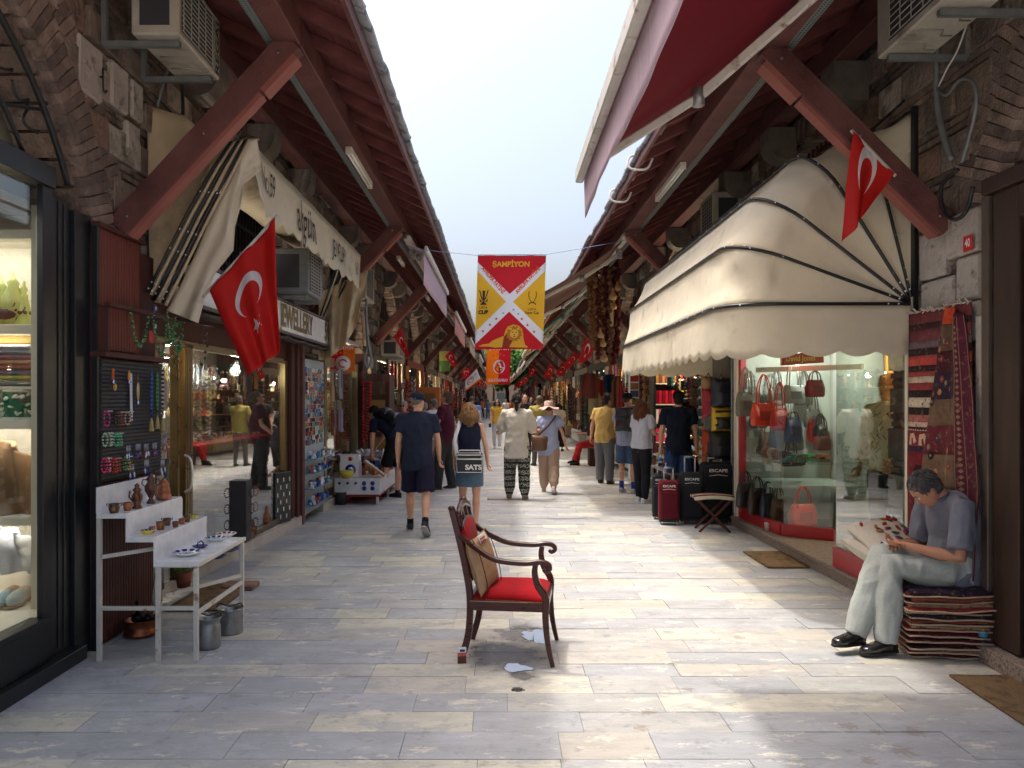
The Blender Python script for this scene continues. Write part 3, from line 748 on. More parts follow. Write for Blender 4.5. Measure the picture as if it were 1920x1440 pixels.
# ================================================================ jewellery awning, left
def jewel_awning():
 T = thing('jewellery_awning','half folded beige awning with scalloped lettered valance above the jewellery shop','awning')
 def sm_(P): return [P[0].lerp(P[1],t / 3) for t in range(3)] + [P[1].lerp(P[2],t / 3) for t in range(3)] + [P[2].lerp(P[3],t / 3) for t in range(3)] + [P[3].lerp(P[4],t / 3) for t in range(4)]
 X0,Z0 = -2.68,2.42; Ya,Yb = 5.92,10.95; XB,ZB = -2.0,3.66
 # top sheet from wall to the bar, sagging in folds
 def top(u,v):
  y = Ya + .15 + (Yb - Ya - .3) * v; x = X0 + (XB - X0) * u; z = 3.62 + .10 * u - .16 * math.sin(PI * u) + .03 * noise.noise(Vector((u * 3,v * 8,2)))
  return (x,y,z)
 m = MB(); m.grid(top,8,40,thick=.004); m.build('top_sheet',MAT['beige'],T)
 # bar with rounded near corner
 bar = [Vector((X0 + (XB - X0) * q,Ya + .02,Z0 + (ZB - Z0) * q)) for q in (0,.5,.9)] + [Vector((XB - .02,Ya + .06,ZB + .02)),Vector((XB,Ya + .3,ZB + .03)),Vector((XB,Yb - .3,ZB + .03)),Vector((XB - .02,Yb - .06,ZB)),Vector((X0 + (XB - X0) * .9,Yb,Z0 + (ZB - Z0) * .9)),Vector((X0,Yb,Z0))]
 m = MB(); m.tube(bar,.016,8); m.build('front_bar',MAT['bmetal'],T)
 for k in range(6):
  pts = [W(276 + 7 * k,548 + 5 * k,5.84),W(350 + 8 * k,402 + 2 * k,5.83),W(402 + 8 * k,312,5.83),W(432 + 7 * k,268 - k,5.86),W(470 + 3 * k,256 + k,6.1)]
  m = MB(); m.tube(sm_(pts),.0115,6); rb = m.build('rib',MAT['bmetal'] if k % 2 == 0 else MAT['beige'],T)
  m = MB((.8,.8,.8)); [m.ell(pts[0].lerp(pts[2],t) + Vector((0,-.014,.0)),.007,6,4) for t in (.03,.08,.35,.5,.8)]; m.build('rivet_row',MAT['gloss'],rb)
 for k in range(5):
  q = k * .045; XBk,ZBk = XB - .06 - q * 1.1,ZB + .015 - q * .15
  for (Y_,s) in ((Yb - .03,-1),):
   pts = [Vector((X0 - .0,Y_ + .02 * k * s,Z0)),Vector((X0 + (XBk - X0) * .55 - .01,Y_ + .02 * k * s,Z0 + (ZBk - Z0) * .52)),Vector((XBk - .04,Y_ + .02 * k * s,ZBk - .05)),Vector((XBk,Y_ + (.08 + .02 * k) * s,ZBk + .02)),Vector((XBk,Y_ + .5 * s,ZBk + .03))]
   m = MB(); m.tube(pts,.011,6)
   rb = m.build('rib',MAT['bmetal'] if k % 2 == 0 else MAT['whitemetal'],T)
   if s == 1:
    m = MB((.8,.8,.8))
    for t in (.02,.05,.3,.5,.62,.78,.9):
     j = t * 2; p = pts[0].lerp(pts[1],j) if j < 1 else pts[1].lerp(pts[2],j - 1); m.ell(p + Vector((0,-.013,.0)),.006,6,4)
    m.build('rivet_row',MAT['gloss'],rb)
 # side cloth hanging from the near rib
 lf = [(312,582),(338,535),(366,475),(394,410),(418,350),(440,300),(456,268),(482,262)]
 rt = [(372,606),(384,560),(404,512),(438,470),(440,425),(452,380),(456,345),(492,318)]
 def pl(P_,t):
  q = t * (len(P_) - 1); i = min(int(q),len(P_) - 2); f = q - i; return (P_[i][0] * (1 - f) + P_[i + 1][0] * f,P_[i][1] * (1 - f) + P_[i + 1][1] * f)
 def side(u,v):
  a = pl(lf,v); b = pl(rt,v); px = a[0] + (b[0] - a[0]) * u; py = a[1] + (b[1] - a[1]) * u
  Y = 5.90 - .015 + .06 * math.sin(u * 7 + v * 2.5) * u + .05 * noise.noise(Vector((u * 3,v * 2.2,9))) - .05 * u
  if v > .8: Y += (v - .8) * 1.2 * u
  return W(px,py,Y)
 m = MB(); m.grid(side,22,44,thick=.004); m.build('side_cloth',MAT['cream'],T)
 # folded cloth packets between near ribs
 for k in range(3):
  def fold(u,v,k=k):
   q0 = .05 + .05 * k; p = Vector((X0,0,Z0)).lerp(Vector((XB - .07 - .06 * k,0,ZB - .0)),v); p.y = Ya + .05 + .03 * k
   d = Vector((-.85,0,.45)).normalized(); w = (.02 + .13 * v) * (1 + .2 * math.sin(v * 9 + k))
   return p + d * (w * (u - .2)) + Vector((0,.04 * math.sin(u * PI * 2.5 + k),0))
  m = MB(); m.grid(fold,14,20,thick=.004); m.build('folded_cloth',MAT['beige'],T)
 # rear sheet against the pier
 cs = [(273,196),(368,238),(448,250),(300,565),(274,562)]
 def back(u,v):
  a = Vector(cs[0]).lerp(Vector(cs[4]),v); b = Vector((445,250)).lerp(Vector((302,566)),v)
  if v < .12: b.y += 0
  p = a.lerp(b,u); Y = 5.99 + .05 * math.sin(u * 9 - v * 3) * (1 - v) + .03 * noise.noise(Vector((u * 5,v * 3,1)))
  if u > .45: p.y += 18 * math.sin((u - .45) * 6) * (1 - v)
  return W(p.x,p.y,Y)
 m = MB(); m.grid(back,20,20,thick=.004); m.build('rear_sheet',MAT['beige'],T)
 a = W(272,192,5.96); b = W(276,482,5.96); m = MB(); m.tube([a,b],.014,8); m.build('wall_pipe',MAT['bmetal'],T)
 # valance
 def vm(u,v):
  y = Ya + .1 + (Yb - Ya - .16) * u
  d = .45 + .05 * abs(math.sin(PI * u * 15)) + .02 * noise.noise(Vector((u * 8,0,1)))
  return Vector((XB + .02 + .035 * v * math.sin(u * 30) * .6 + .03 * noise.noise(Vector((u * 14,v * 2,5))) * v + (.10 * math.exp(-((u) / .05) ** 2) * v),y,ZB + .035 - d * v))
 m = MB(); m.grid(vm,200,6,thick=.003); va = m.build('valance',MAT['cream'],T)
 def on(uc,vc,size):
  def f(x,y):
   Yq = Ya + .1 + (Yb - Ya - .16) * uc + x; u = (Yq - Ya - .1) / (Yb - Ya - .16); v = vc - y / .38
   p = vm(u,v); return p + Vector((.016,0,0))
  return f
 dk = srgb(70,60,60)
 for (s_,uc,vc,sz,bd,sx) in (('No 59',.10,.45,.23,.0,.8),('akgün',.365,.52,.36,.0005,.9),('JEWELLERY',.70,.52,.22,0,.72),('No59',.92,.55,.20,0,.7)):
  m = MB(dk); put2d(m,text2d(s_,sz,bd,'CENTER',sx),on(uc,vc,sz)); m.build('lettering',MAT['cloth'],va)
 # far side cloth, draped
 def fs(u,v):
  px = 692 - 8 * v + (600 - 692) * u * (1 - .0 * v); top_ = 505 + 45 * u; bot = 600 + 75 * math.sin(u * PI * .5) ** .7
  py = top_ + (bot - top_) * v; Y = Yb - .05 + .12 * math.sin(u * 16) * (.3 + v) + .1 * noise.noise(Vector((u * 4,v * 3,2)))
  px = 690 - 92 * u - 20 * v * (1 - u)
  return W(px,py,Y)
 m = MB(); m.grid(fs,40,16,thick=.004); m.build('side_cloth',MAT['beige'],T)
jewel_awning()

# ================================================================ lettered sign box
def sign_box():
 T = thing('shop_sign','long white lit box sign reading JEWELLERY 59 in gold letters','sign',(-2.43,8.6,2.4))
 m = MB((.82,.82,.80)); m.bb(-.14,0,-2.35,2.6,.02,.35,bev=.01); m.build('face_box',MAT['gloss'],T)
 m = MB(srgb(96,88,84)); m.bb(-.15,.012,-2.37,2.62,-.005,.022); m.bb(-.15,.012,-2.37,2.62,.348,.372); m.bb(-.15,.012,2.6,2.63,0,.37); m.build('frame',MAT['matte'],T)
 for (s_,yc,sz) in (('JEWELLERY',.62,.34),('59',2.18,.34),('AKGÜN',-1.5,.34)):
  m = MB(srgb(150,126,78)); put2d(m,text2d(s_,sz,.012,'CENTER',.86 if s_ != 'AKGÜN' else .8),lambda x,y,yc=yc: (.006,yc + x,.185 + y)); m.build('letters',MAT['metalc'],T)
 m = MB(srgb(90,80,74)); m.grid(lambda u,v: (-.14 + .14 * u,-2.3 + 4.8 * v,-.03 - .03 * noise.noise(Vector((u * 4,v * 20,1)))),4,40,thick=.02); m.build('crumbling_soffit',MAT['stone'],T)
sign_box()

# ================================================================ flags
RED = srgb(206,40,34); WHT = (.8,.8,.82)
def flag(label,A,B,C,D,pole=None,folds=3,amp=.03,crest=True,seed=0,group=None,cres=(.34,.5,.25),star=(.66,.5,.10),cup=0,roll=0):
 """A,B hoist ends; D,C the fly ends below A,B. crescent drawn in (fly, hoist) coordinates"""
 A,B,C,D = (Vector(q) for q in (A,B,C,D)); nrm = (D - A).cross(B - A); nrm.normalize()
 if nrm.y > 0: nrm = -nrm
 def S(u,v):   # u along fly, v along hoist
  p = A.lerp(D,u).lerp(B.lerp(C,u),v)
  w = amp * (math.sin(v * PI * 2 * folds + seed + u * 1.5) * (.35 + .65 * u) + .8 * noise.noise(Vector((u * 2,v * 3,seed + .5))))
  return p + nrm * w + Vector((0,0,-cup * math.sin(PI * v) * u))
 T = thing('flag',label,'flag',group=group)
 m = MB(RED); m.grid(S,28,28,thick=.0015); m.build('cloth',MAT['flagcloth'],T)
 if crest:
  for sd in (1,-1):
   m = MB(WHT)
   asp = (D - A).length / max(.01,(B - A).length)
   def fn(x,y):
    return S(x,y) + nrm * (.004 * sd - (0 if sd > 0 else .0015))
   cx,cy_,r = cres
   vs,fs = crescent2d(0,0,r,r * .8,r * .25,36)
   put2d(m,([(cx + x / asp,cy_ + y) for x,y in vs],fs),fn)
   cx,cy_,r = star; vs,fs = star2d(0,0,r * 1.35,-PI / 2 + .2); put2d(m,([(cx + x / asp,cy_ + y) for x,y in vs],fs),fn)
   m.build('crescent_and_star',MAT['flagcloth'],T)
 if pole:
  m = MB(srgb(190,186,180)); m.tube([Vector(pole[0]),Vector(pole[1])],.012,8); m.build('pole',MAT['matte'],T)
 return T
Y = 5.62
flag('big red flag with white crescent and star hanging before the jewellery awning',W(516,408,Y),W(392,545,Y - .05),W(462,706,Y),W(526,658,Y),(W(521,403,Y),W(380,558,Y)),folds=2.3,amp=.05,seed=1.0,cres=(.36,.52,.235),star=(.66,.46,.085),cup=.0)
Y = 5.26
flag('red flag with white crescent rolled and pinned on the right brace above the domed awning',W(1675,326,Y),W(1598,248,Y),W(1583,452,Y),W(1618,405,Y),(W(1596,244,Y),W(1679,330,Y)),folds=1.2,amp=.045,seed=2.0,cres=(.28,.55,.27),star=(.62,.9,.0001))
flags_grp = 'red crescent flags hung along the street'
FL = [  # A,B (hoist), C, D px, Y, label
 ((752,612),(738,632),(764,672),(768,668),12.6,'red crescent flag hanging under the second left brace beyond the jewellery awning'),
 ((847,655),(834,668),(850,689),(858,684),18.6,'red crescent flag hanging beside the landscape picture under the left eaves'),
 ((1113,655),(1098,632),(1083,682),(1102,676),12.9,'red crescent flag draped beside the strings of dried gourds'),
 ((1078,660),(1087,668),(1064,694),(1056,682),16.5,'wide red crescent flag spread behind the gourd strings on the right'),
 ((1053,679),(1065,688),(1056,706),(1041,703),18.5,'small red crescent flag next to the wide one on the right side'),
 ((1030,683),(1040,690),(1032,712),(1019,706),22,'narrow red crescent flag hanging over the right side crowd'),
 ((874,688),(866,697),(874,712),(880,706),22,'red crescent flag behind the white fringed club flag on the left')]
for k,(a,b,c,d,Y,lb) in enumerate(FL):
 flag(lb,W(*a,Y),W(*b,Y),W(*c,Y),W(*d,Y),folds=1,amp=.02,seed=k,group=flags_grp)
# white fringed club flag
def club_flag():
 T = thing('club_flag','white club pennant flag with red and yellow fringe hanging on the left side','flag'); Y = 21.0
 A,B,C,D = W(893,690,Y),W(872,712,Y),W(872,736,Y),W(902,713,Y)
 S = lambda u,v: A.lerp(D,u).lerp(B.lerp(C,u),v) + Vector((0,-.02 * math.sin(u * 5 + v * 4),0))
 def part(name,col,u0,u1,v0,v1,off):
  m = MB(col); m.grid(lambda u,v: S(u0 + (u1 - u0) * u,v0 + (v1 - v0) * v) + Vector((0,-off,0)),8,8,thick=.002); m.build(name,MAT['flagcloth'],T)
 part('cloth',(.75,.75,.8),0,.8,0,1,0); part('yellow_band',srgb(245,180,30),.8,.9,0,1,0); part('red_band',srgb(200,30,40),.9,1,0,1,0)
 part('red_edge',srgb(200,30,40),0,.08,0,1,.004)
 m = MB(srgb(190,50,40)); fn = lambda x,y: S(x,y) + Vector((0,-.008,0))
 put2d(m,arc2d(.45,.6,.22,.05,.4,2 * PI - .2),fn); put2d(m,arc2d(.45,.6,.12,.04,0,5),fn); m.build('crest',MAT['flagcloth'],T)
 m = MB(srgb(60,60,90)); put2d(m,text2d('1905',.16),lambda x,y: fn(.35 - y,.2 + x * .8)); m.build('lettering',MAT['flagcloth'],T)
club_flag()

# ================================================================ banners
def banner(T,Y,x0,x1,z0,z1,amp=.02,bow=0):
 w,h = x1 - x0,z1 - z0
 def S(x,y):   # x 0..1, y 0..1 (0 bottom)
  X = x0 + w * x + bow * (1 - y) * (x - .5) ; X += -.06 * (1 - y) * (.6 if x < .5 else .45) * abs(x - .5) * 2 * 0
  return Vector((X - .045 * (1 - y),Y + amp * math.sin(x * 7 + 1) * (1.1 - y) + .5 * amp * noise.noise(Vector((x * 3,y * 3,Y))),z0 + h * y))
 return S
def hang(m,vf,S,k,sides=(1,)):
 put2d(m,vf,lambda x,y: S(x,y) + Vector((0,-k,0)))
def banner_big():
 Y = 11.1; T = thing('champion_banner','large red and yellow football champion banner with crossing white bands and lion','banner')
 x0,x1 = (896 - VX) / F * Y,(1024 - VX) / F * Y; z1 = H - (479 - VY) / F * Y; z0 = H - (655 - VY) / F * Y
 S = banner(T,Y,x0,x1,z0,z1,.034)
 red = srgb(208,28,44); yel = srgb(240,190,52); wh = (.78,.8,.86)
 m = MB(wh); m.grid(lambda u,v: S(v,u),24,24,thick=.002); base = m.build('cloth',MAT['banner'],T)
 a = .075
 def tri(P,col,name,k=.003):
  m = MB(col); hang(m,poly2d(P,4),S,k); return m.build(name,MAT['banner'],T)
 asp = (z1 - z0) / (x1 - x0)
 c = .485; cyy = .54; g = .05; gv = g * .95
 tri([(0,1),(0,.93),(c,cyy + gv),(1,.93),(1,1)],red,'red_field')
 tri([(0,.0),(1,0),(1,.055),(c,cyy - .14),(0,.055)],red,'red_field')
 tri([(0,.84),(0,.19),(c - g,cyy - .035)],yel,'yellow_field'); tri([(1,.84),(c + g,cyy - .035),(1,.19)],yel,'yellow_field')
 m = MB(yel); hang(m,text2d('ŞAMPİYON',.105,.0035,'CENTER',.78 * 1.28),lambda x,y: S(.49 + x,.905 + y / asp * 1.0),.006); m.build('lettering',MAT['banner'],T)
 for sg in (-1,1):
  m = MB(srgb(220,90,30)); an = math.atan2(-.38 * asp,.46) * (1 if sg < 0 else -1)
  cx,cyl = (.235,.735) if sg < 0 else (.745,.735)
  def f(x,y,sg=sg,an=an,cx=cx,cyl=cyl):
   X = x * math.cos(an) - y * math.sin(an); Yy = x * math.sin(an) + y * math.cos(an); return S(cx + X,cyl + Yy / asp)
  hang(m,text2d('AVRUPA FATİHİ',.082,.003,'CENTER',.82),f,.006); m.build('lettering',MAT['banner'],T)
 bk = (.04,.03,.02)
 m = MB(bk); hang(m,text2d('CUP',.075,.004,'CENTER',1.0),lambda x,y: S(.105 + x,.395 + y / asp),.006)
 hang(m,text2d('UEFA',.045,0,'CENTER',1.2),lambda x,y: S(.105 + x,.445 + y / asp),.006)
 hang(m,text2d('UEFA',.045,0,'CENTER',1.2),lambda x,y: S(.82 + x,.425 + y / asp),.006)
 hang(m,text2d('Super Cup',.048,.001,'CENTER',1.0),lambda x,y: S(.82 + x,.39 + y / asp),.006)
 for (px_,w0,w1) in ((.105,.028,.066),):   # trophy with handles
  for sgn in (-1,1):
   hang(m,poly2d([(px_ + sgn * .012,.53),(px_ + sgn * .03,.53),(px_ + sgn * .07,.63),(px_ + sgn * .055,.63)]),S,.006)
   hang(m,poly2d([(px_ + sgn * .02,.505),(px_ + sgn * .055,.505),(px_ + sgn * .06,.55),(px_ + sgn * .045,.53)]),S,.006)
  hang(m,poly2d([(px_ - .012,.50),(px_ + .012,.50),(px_ + .02,.625),(px_ - .02,.625)]),S,.006); hang(m,poly2d([(px_ - .05,.475),(px_ + .05,.475),(px_ + .025,.5),(px_ - .025,.5)]),S,.006)
 for sgn in (-1,1):
  pts = [(.82 + sgn * (.012 + .045 * math.sin(t * 2.2)),.50 + .115 * t) for t in [i / 10 for i in range(11)]]
  for i in range(10):
   (xa,ya),(xb,yb) = pts[i],pts[i + 1]; hang(m,([(xa - .005,ya),(xa + .005,ya),(xb + .005,yb),(xb - .005,yb)],[(0,1,2,3)]),S,.006)
 hang(m,arc2d(.82,.43,.07,.012,.7,PI - .7,10),S,.006)
 m.build('cup_emblem',MAT['banner'],T)
 m = MB(srgb(200,40,36))
 for (x,y) in ((.30,.325),(.21,.262),(.11,.195),(.675,.322),(.76,.258),(.86,.19)):
  vs,fs = star2d(0,0,.026); hang(m,([(x + q * 1,y + w / asp) for q,w in vs],fs),S,.006)
 m.build('star',MAT['banner'],T)
 m = MB(srgb(110,120,190))
 for (x,y) in ((.40,.385),(.545,.42),(.62,.375)): vs,fs = star2d(0,0,.02); hang(m,([(x + q,y + w / asp) for q,w in vs],fs),S,.006)
 m.build('blue_star',MAT['banner'],T)
 # resting lion
 lion = [(.05,.035),(.12,.055),(.20,.06),(.26,.095),(.36,.125),(.42,.14),(.44,.20),(.47,.24),(.55,.262),(.63,.25),(.68,.22),(.70,.17),(.71,.11),(.74,.045),(.78,.03),(.77,.018),(.56,.02),(.45,.022),(.30,.018),(.18,.03),(.10,.03)]
 m = MB(srgb(236,186,60)); hang(m,poly2d(lion,3),S,.009); m.build('lion',MAT['banner'],T)
 m = MB(srgb(150,60,30)); hang(m,poly2d([(.40,.02),(.42,.13),(.46,.17),(.50,.12),(.56,.10),(.52,.05),(.50,.02)],2),S,.013); hang(m,disc2d(.525,.185,.04,.025),S,.013)
 m.build('lion_mane_shade',MAT['banner'],T); m = MB(srgb(196,132,44)); hang(m,poly2d([(.57 + (.125 if k % 2 else .10) * math.cos(PI * k / 13),.165 + (.088 if k % 2 else .07) * math.sin(PI * k / 13)) for k in range(26)],2),S,.0145); m.build('lion_mane',MAT['banner'],T); m = MB(srgb(240,196,80)); hang(m,disc2d(.57,.165,.062,.046),S,.018); hang(m,disc2d(.515,.215,.02,.013),S,.018); hang(m,disc2d(.625,.215,.02,.013),S,.018); m.build('lion_face',MAT['banner'],T); m = MB(srgb(110,50,24))
 for (x,y) in ((.548,.178),(.594,.178),(.571,.152)): hang(m,disc2d(x,y,.011,.006,8),S,.022)
 hang(m,([(.548,.138),(.594,.138),(.571,.128)],[(0,1,2)]),S,.022)
 m.build('lion_features',MAT['banner'],T)
 m = MB(srgb(190,190,190)); m.beam(S(0,1) + Vector((0,0,.004)),S(1,1) + Vector((0,0,.004)),.02,.02); m.build('top_rail',MAT['matte'],T)
banner_big()
def banner_small():
 Y = 29.0; T = thing('club_banner','small orange and red club banner with round white crest below the champion banner','banner')
 x0,x1 = (913 - VX) / F * Y,(958 - VX) / F * Y; z1 = H - (650 - VY) / F * Y; z0 = H - (721 - VY) / F * Y; S = banner(T,Y,x0,x1,z0,z1,.05); asp = (z1 - z0) / (x1 - x0)
 for (nm,col,a,b) in (('orange_half',srgb(250,140,20),0,.52),('red_half',srgb(214,20,40),.52,1)):
  m = MB(col); m.grid(lambda u,v: S(a + (b - a) * v,u),12,8,thick=.003); m.build(nm,MAT['banner'],T)
 w = (.8,.8,.85); m = MB(w); hang(m,disc2d(.53,.47,.25,.25 * 1.15 / asp),S,.008); m.build('crest_disc',MAT['banner'],T)
 m = MB(srgb(190,50,30)); k = lambda vf: ([(.53 + x,.47 + y / asp) for x,y in vf[0]],vf[1])
 hang(m,k(arc2d(0,-.08,.14,.035,-.1,-PI * 1.55)),S,.014); hang(m,k(arc2d(0,.12,.07,.03,.3,PI * 1.3)),S,.014); hang(m,k(([(.03,-.09),(.15,-.09),(.15,-.05),(.03,-.05)],[(0,1,2,3)])),S,.014); m.build('crest',MAT['banner'],T)
 m = MB(srgb(230,100,20))
 for q in range(4): vs,fs = star2d(.3 + .14 * q,1.06 + .05 * (q in (1,2)),.05); hang(m,([(x,y * .72) for x,y in vs],fs),S,.012)
 m.build('star',MAT['banner'],T)
 m = MB(w); hang(m,text2d('ŞAMPİYON',.17,.006,'CENTER',.95),lambda x,y: S(.5 + x,.95 + y / asp),.012); hang(m,text2d('GALATASARAY',.17,.006,'CENTER',.72),lambda x,y: S(.5 + x,.11 + y / asp),.012); m.build('lettering',MAT['banner'],T)
banner_small()
# blue cord carrying the champion banner
m = MB(srgb(120,150,200)); Yb_ = 11.1; P = [W(745,455,11.2),W(790,468,11.15),W(896,479,Yb_),W(960,477,Yb_),W(1024,477,Yb_),W(1085,467,11.15),W(1178,450,11.2)]
m.tube(P,.004,5); m.build('banner_cord',MAT['matte'],label='thin blue cord strung across the street holding up the champion banner',category='cord')
m = MB(srgb(200,200,200)); P = [W(915,648,29),W(936,651,29),W(960,648,29)]; m.tube([Vector((-1.5,29,4.2))] + P + [Vector((1.9,29,4.2))],.006,5); m.build('banner_cord',MAT['matte'],label='thin pale cord carrying the small orange and red club banner',category='cord')

# ================================================================ arm awnings
def arm_awning(label,Y0,Y1,Xr,Zr,Xf,Zf,mat,vmat=None,vh=.22,s=1,arms=True,group=None,bar=True):
 T = thing('arm_awning',label,'awning',group=group)
 dx = Xf - Xr
 m = MB(); m.grid(lambda u,v: (Xr + dx * u,Y0 + (Y1 - Y0) * v,Zr + (Zf - Zr) * u - .05 * math.sin(PI * u) * (1 + .3 * noise.noise(Vector((v * 4,u * 2,Y0))))),8,10,thick=.003); m.build('canopy',mat,T)
 m = MB(); m.tube([(Xr,Y0 - .05,Zr + .02),(Xr,Y1 + .05,Zr + .02)],.06,10); m.build('roller',MAT['whitemetal'],T)
 if bar:
  m = MB(); m.beam((Xf,Y0 - .02,Zf),(Xf,Y1 + .02,Zf),.05,.09,bev=.008); m.build('front_bar',MAT['whitemetal'],T)
 if arms:
  for (ya,yb) in ((Y0 + .3,Y0 + .12),(Y1 - .3,Y1 - .12)):
   sh = Vector((Xr,ya + (.3 if ya < (Y0 + Y1) / 2 else -.3),Zr - .12)); elb = Vector((Xr + dx * .5,ya,(Zr + Zf) / 2 - .14)); ha = Vector((Xf - (.04 if dx > 0 else -.04),yb + (.2 if ya < (Y0 + Y1) / 2 else -.2),Zf - .03))
   m = MB(); m.beam(sh,elb,.035,.06,bev=.008); a = m.build('upper_arm',MAT['whitemetal'],T)
   m = MB(); m.beam(elb,ha,.03,.05,bev=.008); m.build('forearm',MAT['whitemetal'],T)
   m = MB(); m.tube([elb + Vector((0,0,-.05)),elb + Vector((0,0,.05))],.04,10); m.build('elbow',MAT['grey_metal'],a)
   m = MB(); m.box(sh,(.1,.07,.14),bev=.01); m.build('shoulder_bracket',MAT['grey_metal'],a)
 if vmat:
  m = MB(); m.grid(lambda u,v: (Xf - (.03 if dx > 0 else -.03) + .002 * math.sin(v * 40) * u + .02 * noise.noise(Vector((v * 3,u,Y0))) * u,Y0 + (Y1 - Y0) * v,Zf - .03 - vh * u),4,60,thick=.002); m.build('valance',vmat,T)
 return T
arm_awning('near maroon awning stretched over the street with faded pink valance, top of the right side',1.7,4.85,1.84,4.10,.50,3.07,MAT['maroon'],MAT['pink'],.24)
def cmat(n,c): return M(n,c,.75,.08,3,.06,40,transl=.3)
MAT['brownc'] = cmat('brown_canvas',srgb(120,92,84)); MAT['greenc'] = cmat('green_canvas',srgb(40,90,74)); MAT['yellowc'] = cmat('sand_canvas',srgb(214,186,128)); MAT['creamc'] = cmat('pale_canvas',srgb(206,194,170)); MAT['redc'] = cmat('dull_red_canvas',srgb(150,50,48)); MAT['rosec'] = cmat('faded_rose_canvas',srgb(206,150,146)); MAT['greyc'] = cmat('grey_canvas',srgb(150,150,146))
RA = [(11.3,15.4,.62,3.22,'brownc','brown arm awning, first beyond the cream domed awning'),(16.0,20.6,.80,3.05,'greenc','dark green arm awning behind the brown one'),
      (21.2,26.2,.75,3.1,'yellowc','sand coloured arm awning behind the green one'),(26.8,31.6,.85,2.95,'greenc','green striped looking arm awning behind the sand coloured one'),
      (32.2,37.2,.8,2.95,'creamc','pale cream arm awning deep along the right side'),(38,43,.7,2.9,'redc','dull red arm awning far along the right side'),(44,50,.6,2.9,'yellowc','farthest sand coloured arm awning on the right side'),(51,58,.6,2.8,'redc','farthest dull red arm awning on the right side')]
for (a,b,xf,zf,mt,lb) in RA: arm_awning(lb,a,b,1.84,4.02,xf,zf,MAT[mt],MAT[mt],.12)
LA = [(11.6,16.4,-1.12,3.92,'pink','nearly closed awning with hanging pale pink valance under the left eaves',.5),(19.5,25,-1.12,3.85,'rosec','closed awning with rose valance farther along the left eaves',.5),(26,31,-1.0,3.7,'creamc','cream valanced awning far along the left eaves',.4),(32,38,-.85,3.5,'greyc','grey awning far along the left eaves',.3),(40,47,-.8,3.3,'redc','dull red awning far along the left side',.2)]
for (a,b,xf,zf,mt,lb,vh) in LA: arm_awning(lb,a,b,-1.40,4.06,xf,zf,MAT[mt],MAT[mt],vh)
# ================================================================ air conditioners
def condenser(label,c,d,face='-Y',brand=None,group='air conditioner boxes on the walls',dark=False,col=None):
 """c centre, d size (x,y,z); fan grille on the street side"""
 T = thing('air_conditioner',label,'air conditioner',c,group=None); dx,dy,dz = d; s = 1 if c[0] < 0 else -1
 m = MB(); m.box((0,0,0),d,bev=.012); m.build('casing',MAT['acwhite'] if not dark else MAT['galv'],T)
 # grille facing the street
 m = MB((.05,.05,.055)); m.box((s * (dx / 2 + .001),-dy * .08,0),(.012,dy * .72,dz * .84)); g = m.build('grille',MAT['matte'],T)
 m = MB(srgb(170,168,158)); n = 12
 for q in range(n):
  z = -dz * .4 + dz * .8 * q / (n - 1); m.box((s * (dx / 2 + .009),-dy * .08,z),(.005,dy * .72,.006))
 for q in range(5): m.box((s * (dx / 2 + .011),-dy * .08 - dy * .34 + dy * .68 * q / 4,0),(.005,.006,dz * .82))
 m.build('grille_bars',MAT['matte'],g)
 m = MB((.05,.05,.06)); m.box((0,-dy / 2 - .001,.0),(dx * .62,.012,dz * .74)); m.build('side_panel',MAT['matte'],T)
 m = MB(srgb(150,145,134))
 for q in range(3): m.tube([(-dx * .35,-dy * .3 + q * dy * .25,-dz / 2 - .004),(dx * .1,-dy * .3 + q * dy * .25,-dz / 2 - .004),(dx * .2,-dy * .2 + q * dy * .25,-dz / 2 - .004),(dx * .4,-dy * .2 + q * dy * .25,-dz / 2 - .004)],.008,5)
 m.build('base_ribs',MAT['matte'],T)
 if brand:
  m = MB((.03,.03,.03)); put2d(m,text2d(brand,dy * .13,.002,'CENTER',1.5),lambda x,y: (s * (dx / 2 + .008),dy * .40 - y * s * s,x)); m.build('lettering',MAT['matte'],T)
 for yy in (-dy * .38,dy * .38):
  m = MB(); xw = -s * (dx / 2 + .22); m.beam((xw,yy,-dz / 2 - .03),(s * dx * .42,yy,-dz / 2 - .03),.035,.04); m.beam((xw,yy,-dz / 2 - .03),(xw,yy,dz * .45),.035,.03); m.build('bracket',MAT['galv'],T)
 return T
condenser('big grimy air conditioner on brackets at the top of the left wall, lettered REGAL',(-2.31,5.52,4.33),(.32,.76,.46),brand='REGAL')
condenser('dark window air conditioner hanging under the jewellery awning above the sign',(-2.40,8.85,3.08),(.56,.66,.50),dark=True)
condenser('cream air conditioner on the left wall just past the jewellery awning',(-2.42,13.1,3.62),(.42,.8,.6))
condenser('slim white air conditioner unit on the left wall above the souvenir shops',(-2.42,17.3,2.78),(.42,.9,.34))
condenser('large grimy air conditioner at the top of the right wall above the brace',(2.78,4.93,4.32),(.34,.80,.62))
condenser('grey air conditioner on the right wall behind the top of the domed awning',(2.93,10.2,4.02),(.4,.62,.62))
condenser('pale air conditioner on the right wall above the strings of gourds',(2.95,14.6,3.6),(.34,.7,.62))
condenser('small pale air conditioner farther along the right wall',(2.95,20.4,3.5),(.34,.8,.62))
